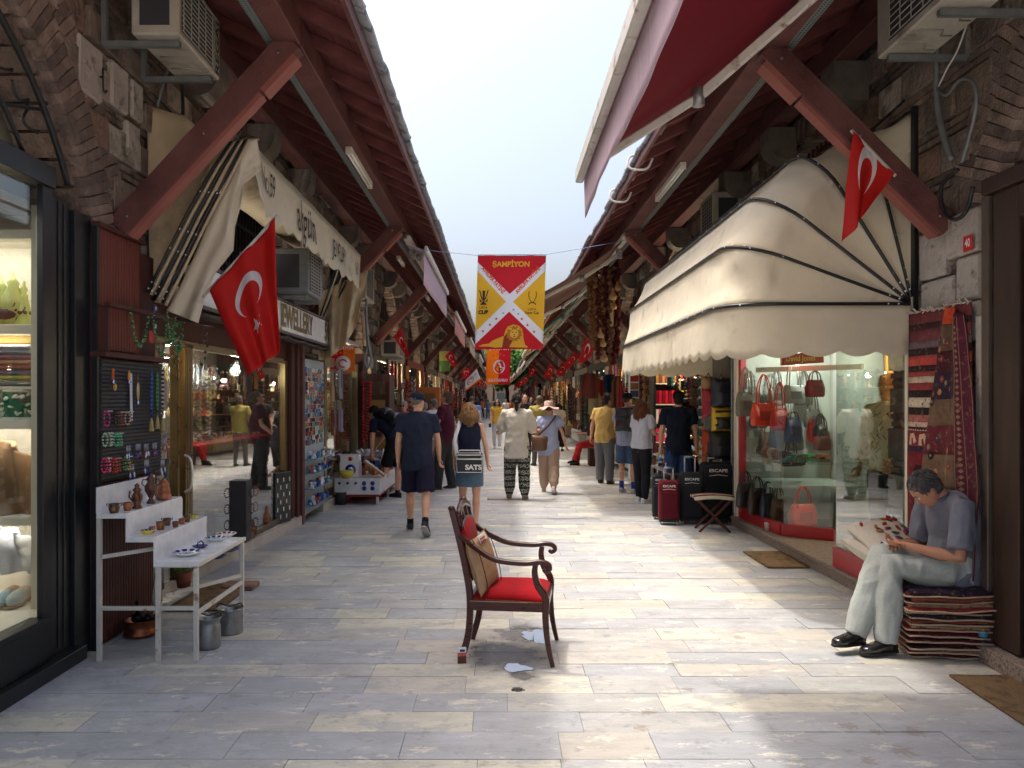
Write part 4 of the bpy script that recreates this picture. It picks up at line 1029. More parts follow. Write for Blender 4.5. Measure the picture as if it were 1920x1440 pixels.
# ================================================================ cables and conduits
def cable(name,label,pts,r,mat,n=8,cat='cable'):
 P = []
 pts = [Vector(p) for p in pts]
 for i in range(len(pts) - 1):   # catmull
  p0,p1,p2,p3 = pts[max(i - 1,0)],pts[i],pts[i + 1],pts[min(i + 2,len(pts) - 1)]
  for j in range(5):
   t = j / 5; P.append(.5 * ((2 * p1) + (p2 - p0) * t + (2 * p0 - 5 * p1 + 4 * p2 - p3) * t * t + (3 * p1 - p0 - 3 * p2 + p3) * t ** 3))
 P.append(pts[-1]); m = MB(); m.tube(P,r,n); return m.build(name,mat,label=label,category=cat)
q = lambda a,b,X=3.05: WX(a,b,X)
cable('conduit','thick grey conduit dropping from the right air conditioner along the wall',[q(1758,58,3.02),q(1756,120),q(1757,190),q(1768,250),q(1785,300)],.020,MAT['galv'],cat='conduit')
cable('conduit','ribbed grey hose looping on the right wall beside the conduit',[q(1756,165),q(1775,178),q(1800,150),q(1825,155),q(1830,200),q(1815,265),q(1803,305)],.012,MAT['galv'],cat='conduit')
cable('conduit','dark cable loop hanging above the number 40 plate',[q(1796,318),q(1765,350),q(1770,395),q(1790,412),q(1812,395),q(1824,350)],.014,MAT['bmetal'],cat='cable')
cable('conduit','thin pale cable running down from the right air conditioner',[q(1814,42,3.0),q(1795,95),q(1775,130),q(1760,162)],.006,MAT['whitemetal'],cat='cable')
cable('conduit','grey drain pipe under the left air conditioner',[WX(320,115,-2.45),WX(305,160,-2.6),WX(295,200,-2.68)],.012,MAT['galv'],cat='pipe')
cable('conduit','dark pair of cables below the left air conditioner',[WX(335,150,-2.55),WX(342,180,-2.66),WX(343,215,-2.68)],.014,MAT['bmetal'],cat='cable')
cable('conduit','loose loop of grey cable hanging beyond the jewellery awning',[W(686,560,11.3),W(690,640,11.3),W(696,670,11.3),W(690,690,11.3),W(684,672,11.3),W(692,640,11.32)],.018,MAT['galv'],cat='cable')
for k,(Y,lb) in enumerate([(8.0,'white plastic hose looped over the right eave nearest the maroon awning'),(9.3,'white plastic hose looped over the right eave, second loop')]):
 p = Vector((1.45,Y,4.16)); cable('hose',lb,[p + Vector((.05,.1,.08)),p + Vector((-.10,.05,.03)),p + Vector((-.10,0,-.10)),p + Vector((.06,-.04,-.12)),p + Vector((.12,-.08,-.02))],.012,MAT['whitemetal'],cat='hose')
for k,(z,y0,y1,lb) in enumerate([(4.0,5.9,11,'upper dark cable sagging along the left wall above the jewellery awning'),(2.62,11.4,16,'dark cable sagging along the left wall over the souvenir shop'),(3.3,11.4,16.2,'grey cable clipped along the left wall past the jewellery awning')]):
 cable('wall_cable',lb,[(-2.66,y0 + (y1 - y0) * t / 6,z - .05 * (t % 2) + .02 * math.sin(t * 3 + k)) for t in range(7)],.009,MAT['bmetal' if k < 2 else 'galv'],6)
for k,(z,y0,y1,lb) in enumerate([(3.95,5.9,10.9,'dark cable running along the right wall above the domed awning'),(3.0,11.4,16,'dark cable running along the right wall behind the gourds')]):
 cable('wall_cable',lb,[(3.1,y0 + (y1 - y0) * t / 6,z - .06 * (t % 2)) for t in range(7)],.010,MAT['bmetal'],6)
def barpath(m,pts,w,d,side):
 """bent bar of rectangular section, w along side, d across"""
 pts = [Vector(p) for p in pts]; side = Vector(side).normalized(); rings = []
 for i,p in enumerate(pts):
  t = (pts[min(i + 1,len(pts) - 1)] - pts[max(i - 1,0)]).normalized(); n = t.cross(side).normalized()
  ww = w[i] if isinstance(w,(list,tuple)) else w; dd = d[i] if isinstance(d,(list,tuple)) else d
  c = .28; rings.append([p + side * (ww / 2 * a) + n * (dd / 2 * b) for a,b in ((-1,-1 + c),(-1 + c,-1),(1 - c,-1),(1,-1 + c),(1,1 - c),(1 - c,1),(-1 + c,1),(-1,1 - c))])
 m.loft(rings,smooth=False); return m
def sm(pts,k=6):
 pts = [Vector(p) for p in pts]; P = []
 for i in range(len(pts) - 1):
  p0,p1,p2,p3 = pts[max(i - 1,0)],pts[i],pts[i + 1],pts[min(i + 2,len(pts) - 1)]
  for j in range(k):
   t = j / k; P.append(.5 * ((2 * p1) + (p2 - p0) * t + (2 * p0 - 5 * p1 + 4 * p2 - p3) * t * t + (3 * p1 - p0 - 3 * p2 + p3) * t ** 3))
 P.append(pts[-1]); return P
def pillow(m,c,sx,sy,sz,rot,n=14,crease=0,seed=0):
 Mx = Euler(rot).to_matrix(); c = Vector(c)
 for sd in (1,-1):
  def f(u,v):
   a,b = u * 2 - 1,v * 2 - 1; e = (1 - abs(a) ** 2.6) * (1 - abs(b) ** 2.6); e = max(e,0) ** .5
   k = 1 - .09 * (1 - abs(a)) * abs(b) ** 3; k2 = 1 - .09 * (1 - abs(b)) * abs(a) ** 3
   z = sd * sz * (e + crease * noise.noise(Vector((a * 2.2,b * 2.2,seed))))
   return Mx @ Vector((a * sx * k2,b * sy * k,z)) + c
  m.grid((f if sd > 0 else (lambda u,v: f(1 - u,v))),n,n)
# ================================================================ red armchair
def armchair():
 T = thing('armchair','lone wooden armchair with red velvet seat standing in the middle of the street','armchair',(.065,5.065,0),(0,0,R(-97)))
 wd = MAT['chairwood']; X = (1,0,0)
 fw,bw,dp = .265,.225,.26
 for s in (1,-1):
  # front leg with arm support in one sweep
  P = sm([(s * (fw + .0),dp + .035,0),(s * fw,dp + .005,.14),(s * fw,dp - .01,.30),(s * fw,dp - .008,.42),(s * (fw + .012),dp - .055,.50),(s * (fw + .025),dp - .075,.58),(s * (fw + .03),dp - .07,.635)])
  w = [.023 + .014 * min(1,i / 14) - .008 * max(0,(i - 20) / 16) for i in range(len(P))]
  m = MB(); barpath(m,P,w,[x * 1.15 for x in w],X); m.build('front_leg',wd,T)
  P = sm([(s * bw,-dp - .03,0),(s * bw,-dp + .02,.18),(s * bw,-dp + .03,.40),(s * bw,-dp + .0,.60),(s * bw,-dp - .045,.80),(s * bw,-dp - .085,.955)])
  m = MB(); barpath(m,P,.036,.042,X); m.build('rear_leg',wd,T)
  # arm with scroll
  P = [(s * (bw + .01),-dp - .035,.80),(s * (bw + .025),-dp + .03,.75),(s * (fw + .02),-dp + .14,.685),(s * (fw + .035),-.03,.655),(s * (fw + .04),dp - .14,.645),(s * (fw + .04),dp - .05,.655),(s * (fw + .04),dp + .005,.645),(s * (fw + .04),dp + .02,.615),(s * (fw + .04),dp - .005,.598),(s * (fw + .04),dp - .022,.612)]
  P = sm(P,5); m = MB(); barpath(m,P,.036,[.030 - .011 * max(0,(i - 32) / 13) for i in range(len(P))],X); m.build('armrest',wd,T)
  m = MB(); m.bb(s * (bw + .0) - .018,s * (bw) + .018 + (.03 if s > 0 else 0),-dp + .03,dp - .02,.335,.395,bev=.004)
  m.build('side_rail',wd,T)
 m = MB(); m.bb(-fw,fw,dp - .03,dp + .005,.335,.395,bev=.004); m.build('front_rail',wd,T)
 m = MB(); m.bb(-bw,bw,-dp + .01,-dp + .04,.335,.395,bev=.004); m.build('back_rail',wd,T)
 m = MB();
 def seat(u,v):
  a,b = u * 2 - 1,v * 2 - 1; wx = (bw + (fw - bw) * v) + .005
  return (a * wx,-dp + .04 + (2 * dp - .04) * v + .0,.39 + .062 * max(0,(1 - abs(a) ** 5) * (1 - abs(b) ** 5)) ** .55)
 m.grid(seat,26,26,thick=.03); m.build('seat',MAT['velvet'],T)
 m = MB(srgb(160,120,60));
 for k in range(34):
  t = k / 33
  for s in (1,-1): m.ell((s * (bw + (fw - bw) * t + .012),-dp + .04 + (2 * dp - .06) * t,.397),.0045,6,4)
 m.build('nail_trim',MAT['brass'],T,kind='stuff')
 # back: lower rail, velvet panel, arched pierced crest
 bk = lambda x,z: Vector((x,-dp + .0 - .085 * max(0,(z - .5) / .455) ** 1.3 + .002,z))
 m = MB(); m.grid(lambda u,v: bk(-bw + .02 + (2 * bw - .04) * u,.50 + .05 * v) + Vector((0,.012,0)),8,3,thick=.026); m.build('lower_rail',wd,T)
 m = MB(); m.grid(lambda u,v: bk(-bw + .02 + (2 * bw - .04) * u,.55 + (.27 + .045 * math.sin(PI * u)) * v) + Vector((0,.012 + .016 * (1 - (2 * u - 1) ** 4) * (1 - (2 * v - 1) ** 4),0)),14,14,thick=.03); m.build('back_panel',MAT['velvet'],T)
 zt = lambda u: .935 + .05 * math.sin(PI * u) ** .8
 m = MB(); n = 24
 for a,b in ((0,.30),(.70,1)):   # crest is top arch + uprights around slots
  pass
 m.grid(lambda u,v: bk(-bw + .02 + (2 * bw - .04) * u,zt(u) - .035 + .035 * v) + Vector((0,.014,0)),20,2,thick=.028)
 m.grid(lambda u,v: bk(-bw + .02 + (2 * bw - .04) * u,.82 + .045 * math.sin(PI * u) + .02 * v) + Vector((0,.014,0)),20,2,thick=.028)
 for xx in (-.19,-.065,.065,.19):
  u = (xx + bw) / (2 * bw); m.grid(lambda a,b,xx=xx,u=u: bk(xx - .03 + .06 * a,.83 + .045 * math.sin(PI * u) + (zt(u) - .86 - .045 * math.sin(PI * u)) * b) + Vector((0,.012,0)),2,4,thick=.022)
 m.build('crest_rail',wd,T)
 for s in (1,-1):
  m = MB(); m.ell((s * bw,-dp - .09,.965),(.022,.024,.018)); m.build('finial',wd,T)
armchair()
m = MB(); pillow(m,(0,0,0),.18,.18,.055,(0,0,0),20,.12,2)
MAT['burlap'] = M('beige_linen',srgb(168,136,104),.85,.16,8,.35,120,dist=.004,col2=srgb(150,112,86),thr=(.55,.7),c2scale=9)
cu = m.build('cushion',MAT['burlap'],None,(-.115,5.0,.60),(R(12),R(96),R(-6)),label='beige embroidered cushion leaning in the back of the red armchair',category='cushion')
cu.rotation_euler = (R(14),R(74),R(-4))
for s in (1,-1):
 m = MB(srgb(60,44,34)); P = [Vector((-.19 + .38 * i / 16,s * .14,.062 * max(0,(1 - abs(-.93 + 1.86 * i / 16) ** 2.6) * (1 - .68 ** 2.6)) ** .5 + .004)) for i in range(17)]; m.tube(P,.003,5); m.build('embroidered_line',MAT['cloth'],cu)
m = MB(srgb(222,214,200)); m.grid(lambda u,v: (-.13 - .05 * u,-.07 + .14 * v,.045 + .004 - .01 * u),4,4,thick=.003); pt = m.build('patch',MAT['cloth'],cu)
m = MB(srgb(190,40,44)); [m.box((-.155 + .02 * (k % 2),-.045 + .03 * (k // 2),.052),(.012,.018,.003)) for k in range(6)]; m.build('red_motif',MAT['cloth'],cu)
# cigarette packet
p = G(866,1243); T = thing('cigarette_packet','small cigarette packet standing on the ground by the near rear chair leg','packet',(p.x,p.y,0),(0,0,R(8)))
m = MB(srgb(88,48,40)); m.bb(-.027,.027,-.012,.012,0,.045); m.build('lower_box',MAT['gloss'],T)
m = MB(srgb(196,92,74)); m.bb(-.027,.027,-.012,.012,.0455,.068); m.build('warning_picture',MAT['gloss'],T)
m = MB(srgb(226,226,226)); m.bb(-.027,.027,-.012,.012,.0685,.096); m.build('lid',MAT['gloss'],T)
m = MB(srgb(40,50,110)); m.bb(-.014,.018,-.0135,-.0122,.074,.088); m.build('stamp',MAT['gloss'],T)

# ================================================================ stepped stand with wares (left)
def stand():
 T = thing('display_stand','white stepped metal display stand with three levels beside the wood clad pier','display stand',(-2.55,4.87,0))
 wm = MAT['whitemetal']
 def leg(x,y,z,name='leg',b=.026):
  m = MB(); m.beam((x,y,0),(x,y,z),b,b,up=(0,1,0)); m.build(name,wm,T)
  if z > .3: pass
 leg(.012,.0,.92); leg(.625,.0,.615); leg(.645,.80,.63); leg(.385,.0,.60); leg(.012,.8,.92)
 bars = [((.012,0,.335),(.625,0,.335)),((.625,0,.30),(.645,.8,.31)),((.03,.0,.66),(.36,.1,.70)),((.38,.1,.39),(.64,.8,.36)),((.36,0,.605),(.63,0,.605)),((.63,0,.605),(.655,.83,.625))]
 for a,b in bars: m = MB(); m.beam(a,b,.02,.024); m.build('rail',wm,T)
 for nm,(x0,x1,z,y1) in (('top_shelf',(-.0,.19,.925,.83)),('middle_shelf',(.185,.365,.775,.86)),('lower_shelf',(.36,.65,.622,.84))):
  m = MB((.78,.79,.80)); m.bb(x0,x1,-.015,y1,z,z + .012); m.bb(x0,x1 - .002,-.016,-.012,z - .02,z); m.build(nm,MAT['gloss'],T)
 for (x,z0,z1,y1) in ((.0,.937,1.10,.80),(.187,.787,.925,.84),(.362,.634,.775,.85)):
  m = MB((.74,.75,.77)); m.bb(x - .004,x + .004,-.012,y1,z0,z1); m.build('riser',MAT['gloss'],T)
stand()
SX,SY = -2.55,4.87
cop = lambda: tuple(q * U(.8,1.2) for q in rng.choice([srgb(150,92,66),srgb(120,84,66),srgb(104,80,70)]))
def lathe_thing(name,label,cat,prof,loc,col,mat='brass',n=18,group=None,extra=None):
 m = MB(col); m.lathe(prof,n=n); m.smooth = True
 if extra: extra(m)
 return m.build(name,MAT[mat],None,loc,(0,0,U(0,6)),label=label,category=cat,group=group)
pot = lambda r,h: [(r * .72,0),(r * .78,h * .1),(r * .98,h * .55),(r * .8,h * .78),(r * 1.0,h * .96),(r * 1.04,h),(r * .92,h),(r * .74,h * .78),(r * .5,h * .3),(.001,h * .28)]
cup = lambda r,h: [(r * .78,0),(r * .8,0.002),(r * 1.0,h),(r * .92,h),(r * .7,.01),(.001,.009)]
def handled(r,h):
 def f(m):
  for s in (1,-1): m.tube([(s * r * .9,0,h * .7),(s * r * 1.3,0,h * .8),(s * r * 1.3,0,h * 1.0),(s * r * .95,0,h * .95)],.003,5)
 return f
TOP = .937; x = -2.46
def P3(px,py,Xp,z):   # point on the shelf plane z with given X column
 Y = (H - z) * F / (py - VY); return Vector(((px - VX) / F * Y,Y,z))
q = P3(214,962,0,TOP); lathe_thing('copper_pot','dark handled copper pot at the front of the top shelf','pot',pot(.034,.06),q,cop(),extra=handled(.034,.06))
q = P3(239,957,0,TOP); lathe_thing('copper_pot','bright short copper pot, second on the top shelf of the stand','pot',cup(.028,.052),q,srgb(160,100,74),extra=handled(.028,.05))
ewer = [(.03,0),(.034,.01),(.022,.03),(.036,.07),(.036,.10),(.02,.13),(.03,.14),(.028,.15),(.014,.165),(.018,.18),(.006,.195),(.001,.2)]
q = P3(257,953,0,TOP); lathe_thing('copper_ewer','narrow lidded copper ewer with spout in the middle of the top shelf','ewer',[(r * .95,z * .84) for r,z in ewer],q,srgb(110,76,62),extra=lambda m: m.tube([(.03,0,.05),(.055,0,.08),(.05,0,.12)],.006,6))
q = P3(283,944,0,TOP); lathe_thing('copper_urn','tallest dark copper samovar urn on a foot, top shelf','urn',[(.028,0),(.03,.01),(.012,.035),(.02,.05),(.04,.09),(.042,.12),(.022,.15),(.03,.165),(.03,.175),(.012,.19),(.016,.2),(.001,.215)],q,srgb(100,74,64),extra=lambda m: [m.tube([(s * .038,0,.12),(s * .058,0,.14),(s * .05,0,.17),(s * .028,0,.165)],.004,5) for s in (1,-1)])
q = P3(307,937,0,TOP); lathe_thing('stacked_pots','stack of nested shiny copper pots at the far end of the top shelf','pots',[(.044,0),(.052,.01),(.05,.04),(.04,.048),(.046,.052),(.044,.08),(.034,.09),(.04,.095),(.036,.115),(.024,.13),(.03,.132),(.01,.15),(.001,.16)],q,srgb(168,108,82))
MID = .788
for k,(px,py,r,h,lb) in enumerate([(285,998,.022,.036,'orange copper cup at the front of the middle shelf'),(301,993,.029,.052,'dark copper bucket, second on the middle shelf'),(313,985,.027,.05,'dull copper bucket behind the dark one on the middle shelf'),(329,988,.023,.037,'bright squat copper cup in the middle shelf row'),(341,982,.023,.036,'copper cup next to last but one on the middle shelf'),(351,978,.022,.044,'farthest copper cup on the middle shelf')]):
 lathe_thing('copper_cup',lb,'cup',cup(r,h),P3(px,py,0,MID),cop() if k else srgb(168,104,72),extra=handled(r,h))
plate_prof = lambda r: [(r * .55,0),(r * .6,.004),(r * .97,.022),(r,.024),(r * .97,.027),(r * .6,.010),(.001,.008)]
def plate(px,py,z,r,label,deco=srgb(30,44,140),rim=(.8,.8,.78),rot=0,squash=1):
 T = thing('plate',label,'plate',P3(px,py,0,z)); m = MB(rim); m.lathe(plate_prof(r),n=28); m.build('dish',MAT['gloss'],T)
 m = MB(deco); n = 10
 for k in range(n):
  a0,a1 = 2 * PI * k / n + .05,2 * PI * (k + .72) / n
  vs = [];
  for j in range(5):
   a = a0 + (a1 - a0) * j / 4;
   for rr_ in (.66,.92): q = r * rr_; vs.append((q * math.cos(a),q * math.sin(a),.0125 + (rr_ - .6) / .37 * .0155))
  m.add(vs,[(2 * j,2 * j + 1,2 * j + 3,2 * j + 2) for j in range(4)],False)
 m.add([(r * .5 * math.cos(2 * PI * j / 16),r * .5 * math.sin(2 * PI * j / 16),.0115) for j in range(16)],[tuple(range(16))],False)
 m.build('painted_pattern',MAT['gloss'],T)
 m = MB(rim); [m.add([(r * .38 * math.cos(a + s_ * .25) * (1 if s_ else .4),r * .38 * math.sin(a + s_ * .25) * (1 if s_ else .4),.0135) for s_ in (-1,0,1)],[(0,1,2)],False) for a in [2 * PI * j / 8 for j in range(8)]]; m.build('painted_petal',MAT['gloss'],T)
LOW = .634
plate(350,1041,LOW,.098,'large cobalt blue patterned plate nearest on the lowest shelf of the stand'); plate(404,1014,LOW,.078,'blue and white floral plate in the middle of the lowest shelf',srgb(50,80,150)); plate(424,1006,LOW,.075,'blue plate with red accents at the far end of the lowest shelf',srgb(150,60,70))
plate(276,1001,MID,.045,'small yellow rimmed saucer at the front of the middle shelf',srgb(40,70,140),srgb(220,200,90)); plate(362,972,MID,.04,'small yellow rimmed saucer at the far end of the middle shelf',srgb(40,90,90),srgb(220,200,90))
q = P3(375,1027,0,LOW); T = thing('trinket_dish','blue glazed trinket dish with loop handle between the plates','dish',q)
m = MB(srgb(34,50,120)); m.lathe([(.03,0),(.05,.012),(.052,.016),(.03,.008),(.001,.006)],n=16); m.build('bowl',MAT['gloss'],T)
m = MB(srgb(26,40,110)); m.tube([(.02,0,.01),(.02,.01,.03),(.0,.02,.045),(-.02,.01,.03),(-.02,0,.01)],.005,6); m.build('handle',MAT['gloss'],T)
# pails and brazier under the stand
def pail(px,py,r,h,label,flare=1):
 p = G(px,py); T = thing('pail',label,'pail',(p.x,p.y,0)); m = MB(srgb(150,152,150))
 pr = [(r * .94,0),(r * .98,.01),(r * .96,h * .70),(r * .86,h * .78),(r * .9,h * .86),(r * 1.1,h * .98),(r * 1.12,h),(r * 1.04,h),(r * .82,h * .84),(r * .78,h * .5),(.001,h * .45)] if flare else [(r * 1.05,0),(r * 1.08,.012),(r * .86,h * .8),(r * .9,h * .88),(r * 1.12,h),(r * 1.06,h),(r * .8,h * .85),(r * .8,h * .5),(.001,h * .45)]
 m.lathe(pr,n=28); m.build('body',MAT['metalc'],T)
 m = MB(srgb(90,60,50)); m.tube(sm([(r * 1.1,0,h),(r * .9,.0,h + .03),(r * .5,-.01,h + .02),(0,-.02,h + .012),(-r * .8,-.01,h + .03),(-r * 1.1,0,h)],4),.005,6); m.build('handle',MAT['brass'],T)
pail(391,1213,.082,.205,'tinned metal pail with ridged neck beneath the near corner of the stand'); pail(431,1186,.085,.18,'wider tinned copper pail behind the ridged one under the stand',0)
p = G(265,1190); T = thing('brazier','rusty round copper brazier with dark utensils on the ground under the stand','brazier',(p.x,p.y,0))
m = MB(srgb(140,84,56)); m.lathe([(.10,0),(.12,.01),(.115,.03),(.10,.04),(.112,.11),(.118,.115),(.10,.112),(.09,.06),(.001,.055)],n=26); m.build('pan',MAT['brass'],T)
m = MB(srgb(40,36,34)); m.ell((-.02,0,.12),(.05,.05,.04)); m.ell((.04,.02,.11),(.04,.04,.035)); m.beam((-.02,0,.14),(-.03,0,.24),.02,.02); m.build('kettle',MAT['brass'],T)
m = MB(srgb(150,150,150)); m.tube([(.04,.04,.1),(.075,.06,.42)],.006,6); m.build('ladle',MAT['metalc'],T)

# ================================================================ mats
def mat_(label,x0,x1,y0,y1,rz=0):
 m = MB(); m.grid(lambda u,v: ((u - .5) * (x1 - x0),(v - .5) * (y1 - y0),.018 + .003 * noise.noise(Vector((u * 5,v * 5,x0)))),12,12,thick=.014); m.build('doormat',MAT['coir'],None,((x0 + x1) / 2,(y0 + y1) / 2,0),(0,0,rz),label=label,category='doormat')
mat_('small brown coir doormat before the handbag shop entrance',2.62,3.03,7.52,8.3); mat_('brown coir doormat at the near dark wooden door on the right',2.66,3.12,3.55,4.58,R(-2)); mat_('brown coir doormat under the display stand by the marble step',-2.62,-2.2,6.0,6.85)

# ================================================================ luggage, stool, cup
def suitcase(label,px,py,w,h,d,col,rz=0,handle=.16):
 p = G(px,py); T = thing('suitcase',label,'suitcase',(p.x,p.y + d / 2,0),(0,0,rz),group=None)
 m = MB(col); m.box((0,0,.06 + h / 2),(w,d,h),bev=.035); m.build('shell',MAT['cloth'],T)
 m = MB(tuple(c * .55 for c in col)); m.box((0,-d / 2 - .012,.06 + h * .40),(w * .84,.03,h * .66),bev=.02); fp = m.build('front_pocket',MAT['cloth'],T)
 m = MB((.02,.02,.02)); m.tube(sm([(-w * .42,-d / 2 + .02,.1),(-w * .42,-d / 2 + .005,h * .7),(-w * .38,-d / 2 + .0,h + .02),(w * .38,-d / 2,h + .02),(w * .42,-d / 2 + .005,h * .7),(w * .42,-d / 2 + .02,.1)],3),.006,5); m.build('zip',MAT['matte'],T)
 m = MB((.6,.6,.6)); m.tube([(-w * .3,-d / 2 - .002,.06 + h * .78),(0,-d / 2 - .004,.06 + h * .80),(w * .3,-d / 2 - .002,.06 + h * .78)],.004,5); m.build('piping',MAT['gloss'],T)
 m = MB((.7,.7,.7)); put2d(m,text2d('ESCAPE',w * .14,.001,'CENTER',1.3),lambda x,y: (x,-d / 2 - .0035,.06 + h * .87 + y)); m.build('lettering',MAT['gloss'],T)
 for s in (1,-1):
  m = MB(srgb(170,172,176)); m.beam((s * w * .22,d * .3,h),(s * w * .22,d * .3,h + handle + .06),.016,.022,up=(0,1,0)); m.build('handle_tube',MAT['metalc'],T)
  for q in (-1,1):
   m = MB(srgb(170,170,170)); m.tube([(s * w * .36 - .012,q * d * .3,.03),(s * w * .36 + .012,q * d * .3,.03)],.03,14); wl = m.build('wheel',MAT['gloss'],T)
   m = MB((.03,.03,.03)); m.tube([(s * w * .36 - .013,q * d * .3,.03),(s * w * .36 + .013,q * d * .3,.03)],.021,12); m.build('hub',MAT['matte'],wl)
 m = MB(srgb(150,152,156)); m.tube([(-w * .22,d * .3,h + handle + .06),(w * .22,d * .3,h + handle + .06)],.016,8); m.build('pull_grip',MAT['metalc'],T)
 m = MB((.02,.02,.02)); m.box((0,0,.06),(w * .96,d * .9,.05),bev=.01); m.build('base',MAT['matte'],T)
suitcase('small burgundy suitcase in front of the luggage row',1257,985,.27,.52,.2,srgb(120,24,44),R(-8)); suitcase('charcoal suitcase half hidden behind the burgundy one',1243,975,.25,.56,.2,srgb(52,54,62),R(-14))
suitcase('medium dark grey suitcase between the burgundy and the largest one',1299,984,.31,.62,.24,srgb(44,46,52),R(-5),.2); suitcase('largest black suitcase standing behind the folding stool',1348,984,.40,.75,.28,srgb(32,34,40),R(-3),.05)
def stool():
 T = thing('folding_stool','wooden folding stool with striped kilim seat before the suitcases','stool',(2.68,9.72,0),(0,0,R(-4)))
 for s in (1,-1):
  for q in (1,-1):
   m = MB(); m.beam((q * .19,s * .15,.0),(-q * .20,s * .15,.40),.028,.03,up=(0,1,0),bev=.004); m.build('leg',MAT['darkwood'],T)
 for q in (1,-1): m = MB(); m.beam((q * .20,-.17,.40),(q * .20,.17,.40),.03,.03); m.build('rail',MAT['darkwood'],T)
 cs = [srgb(210,200,180),srgb(60,30,34),srgb(160,60,54),srgb(215,205,185),srgb(50,28,30),srgb(150,56,50),srgb(205,196,176),srgb(70,36,36)]
 for k in range(8):
  m = MB(cs[k]); y0,y1 = -.18 + .36 * k / 8,-.18 + .36 * (k + 1) / 8
  m.grid(lambda u,v: (-.25 + .5 * u,y0 + (y1 - y0) * v,.43 + .02 * math.sin(PI * u) + .015 * math.sin(PI * (k + v) / 8)),10,2,thick=.035); m.build('seat_stripe',MAT['cloth'],T)
stool()
lathe_thing('paper_cup','white paper cup standing on the stone step by the red window frame','cup',[(.028,0),(.036,.09),(.038,.09),(.033,.088),(.027,.01),(.001,.009)],WX(1439,1001,3.12) * 1.0,(.8,.78,.75),'gloss'); bpy.data.objects['paper_cup'].location.z = .125

# ================================================================ stack of rugs
RUG = [srgb(98,26,34),srgb(74,22,30),srgb(136,40,40),srgb(150,120,92),srgb(60,30,36),srgb(120,60,44),srgb(90,30,40),srgb(44,34,50)]
MAT['rugpile'] = M('woven_rug',None,.95,.35,22,.8,90,attr=True,col2=srgb(110,84,66),thr=(.57,.63),c2scale=26,dist=.008)
z = .004; k = 0
while z < .44:
 th = U(.014,.024); m = MB(RUG[k % len(RUG)]); w2,l2 = .25 + U(-.02,.015),.33 + U(-.03,.02); ox,oy = U(-.012,.012),U(-.015,.015)
 def f(u,v,th=th,k=k):
  a,b = u * 2 - 1,v * 2 - 1; e = max(abs(a),abs(b))
  dr = -.020 * max(0,e - .8) / .2 * (z > .3) + .010 * noise.noise(Vector((a * 1.8,b * 1.8,k * 3.1))) * e
  return (ox + a * (w2 + .01 * noise.noise(Vector((b * 3,k,1)))),oy + b * (l2 + .01 * noise.noise(Vector((a * 3,k,7)))),z + th + dr + .028 * (a > .3) * (a - .3) * (z > .3) )
 m.grid(f,12,12,thick=th * .93)
 o = m.build('folded_rug',MAT['rugpile'],None,(2.905,5.20,0),(0,0,R(-8)),label='folded %s rug, %s from the ground in the stack under the seated man' % (['dark red','maroon','brick red','tan','purplish','russet','wine red','indigo'][k % 8],nth(k)),category='rug',group='folded rugs in the stack')
 if k % 2 == 0:
  m = MB(srgb(196,176,146));
  for (a0,b0,a1,b1) in ((-1,-1,1,-1),(-1,1,-1,-1)):
   m.tube([Vector(f((a0 + (a1 - a0) * t + 1) / 2,(b0 + (b1 - b0) * t + 1) / 2)) + Vector((-.004 if a0 == a1 else 0,-.004 if b0 == b1 else 0,-th * .5)) for t in [i / 14 for i in range(15)]],.0058,6)
  m.build('selvedge',MAT['cloth'],o)
 z += th; k += 1
RUGTOP = z
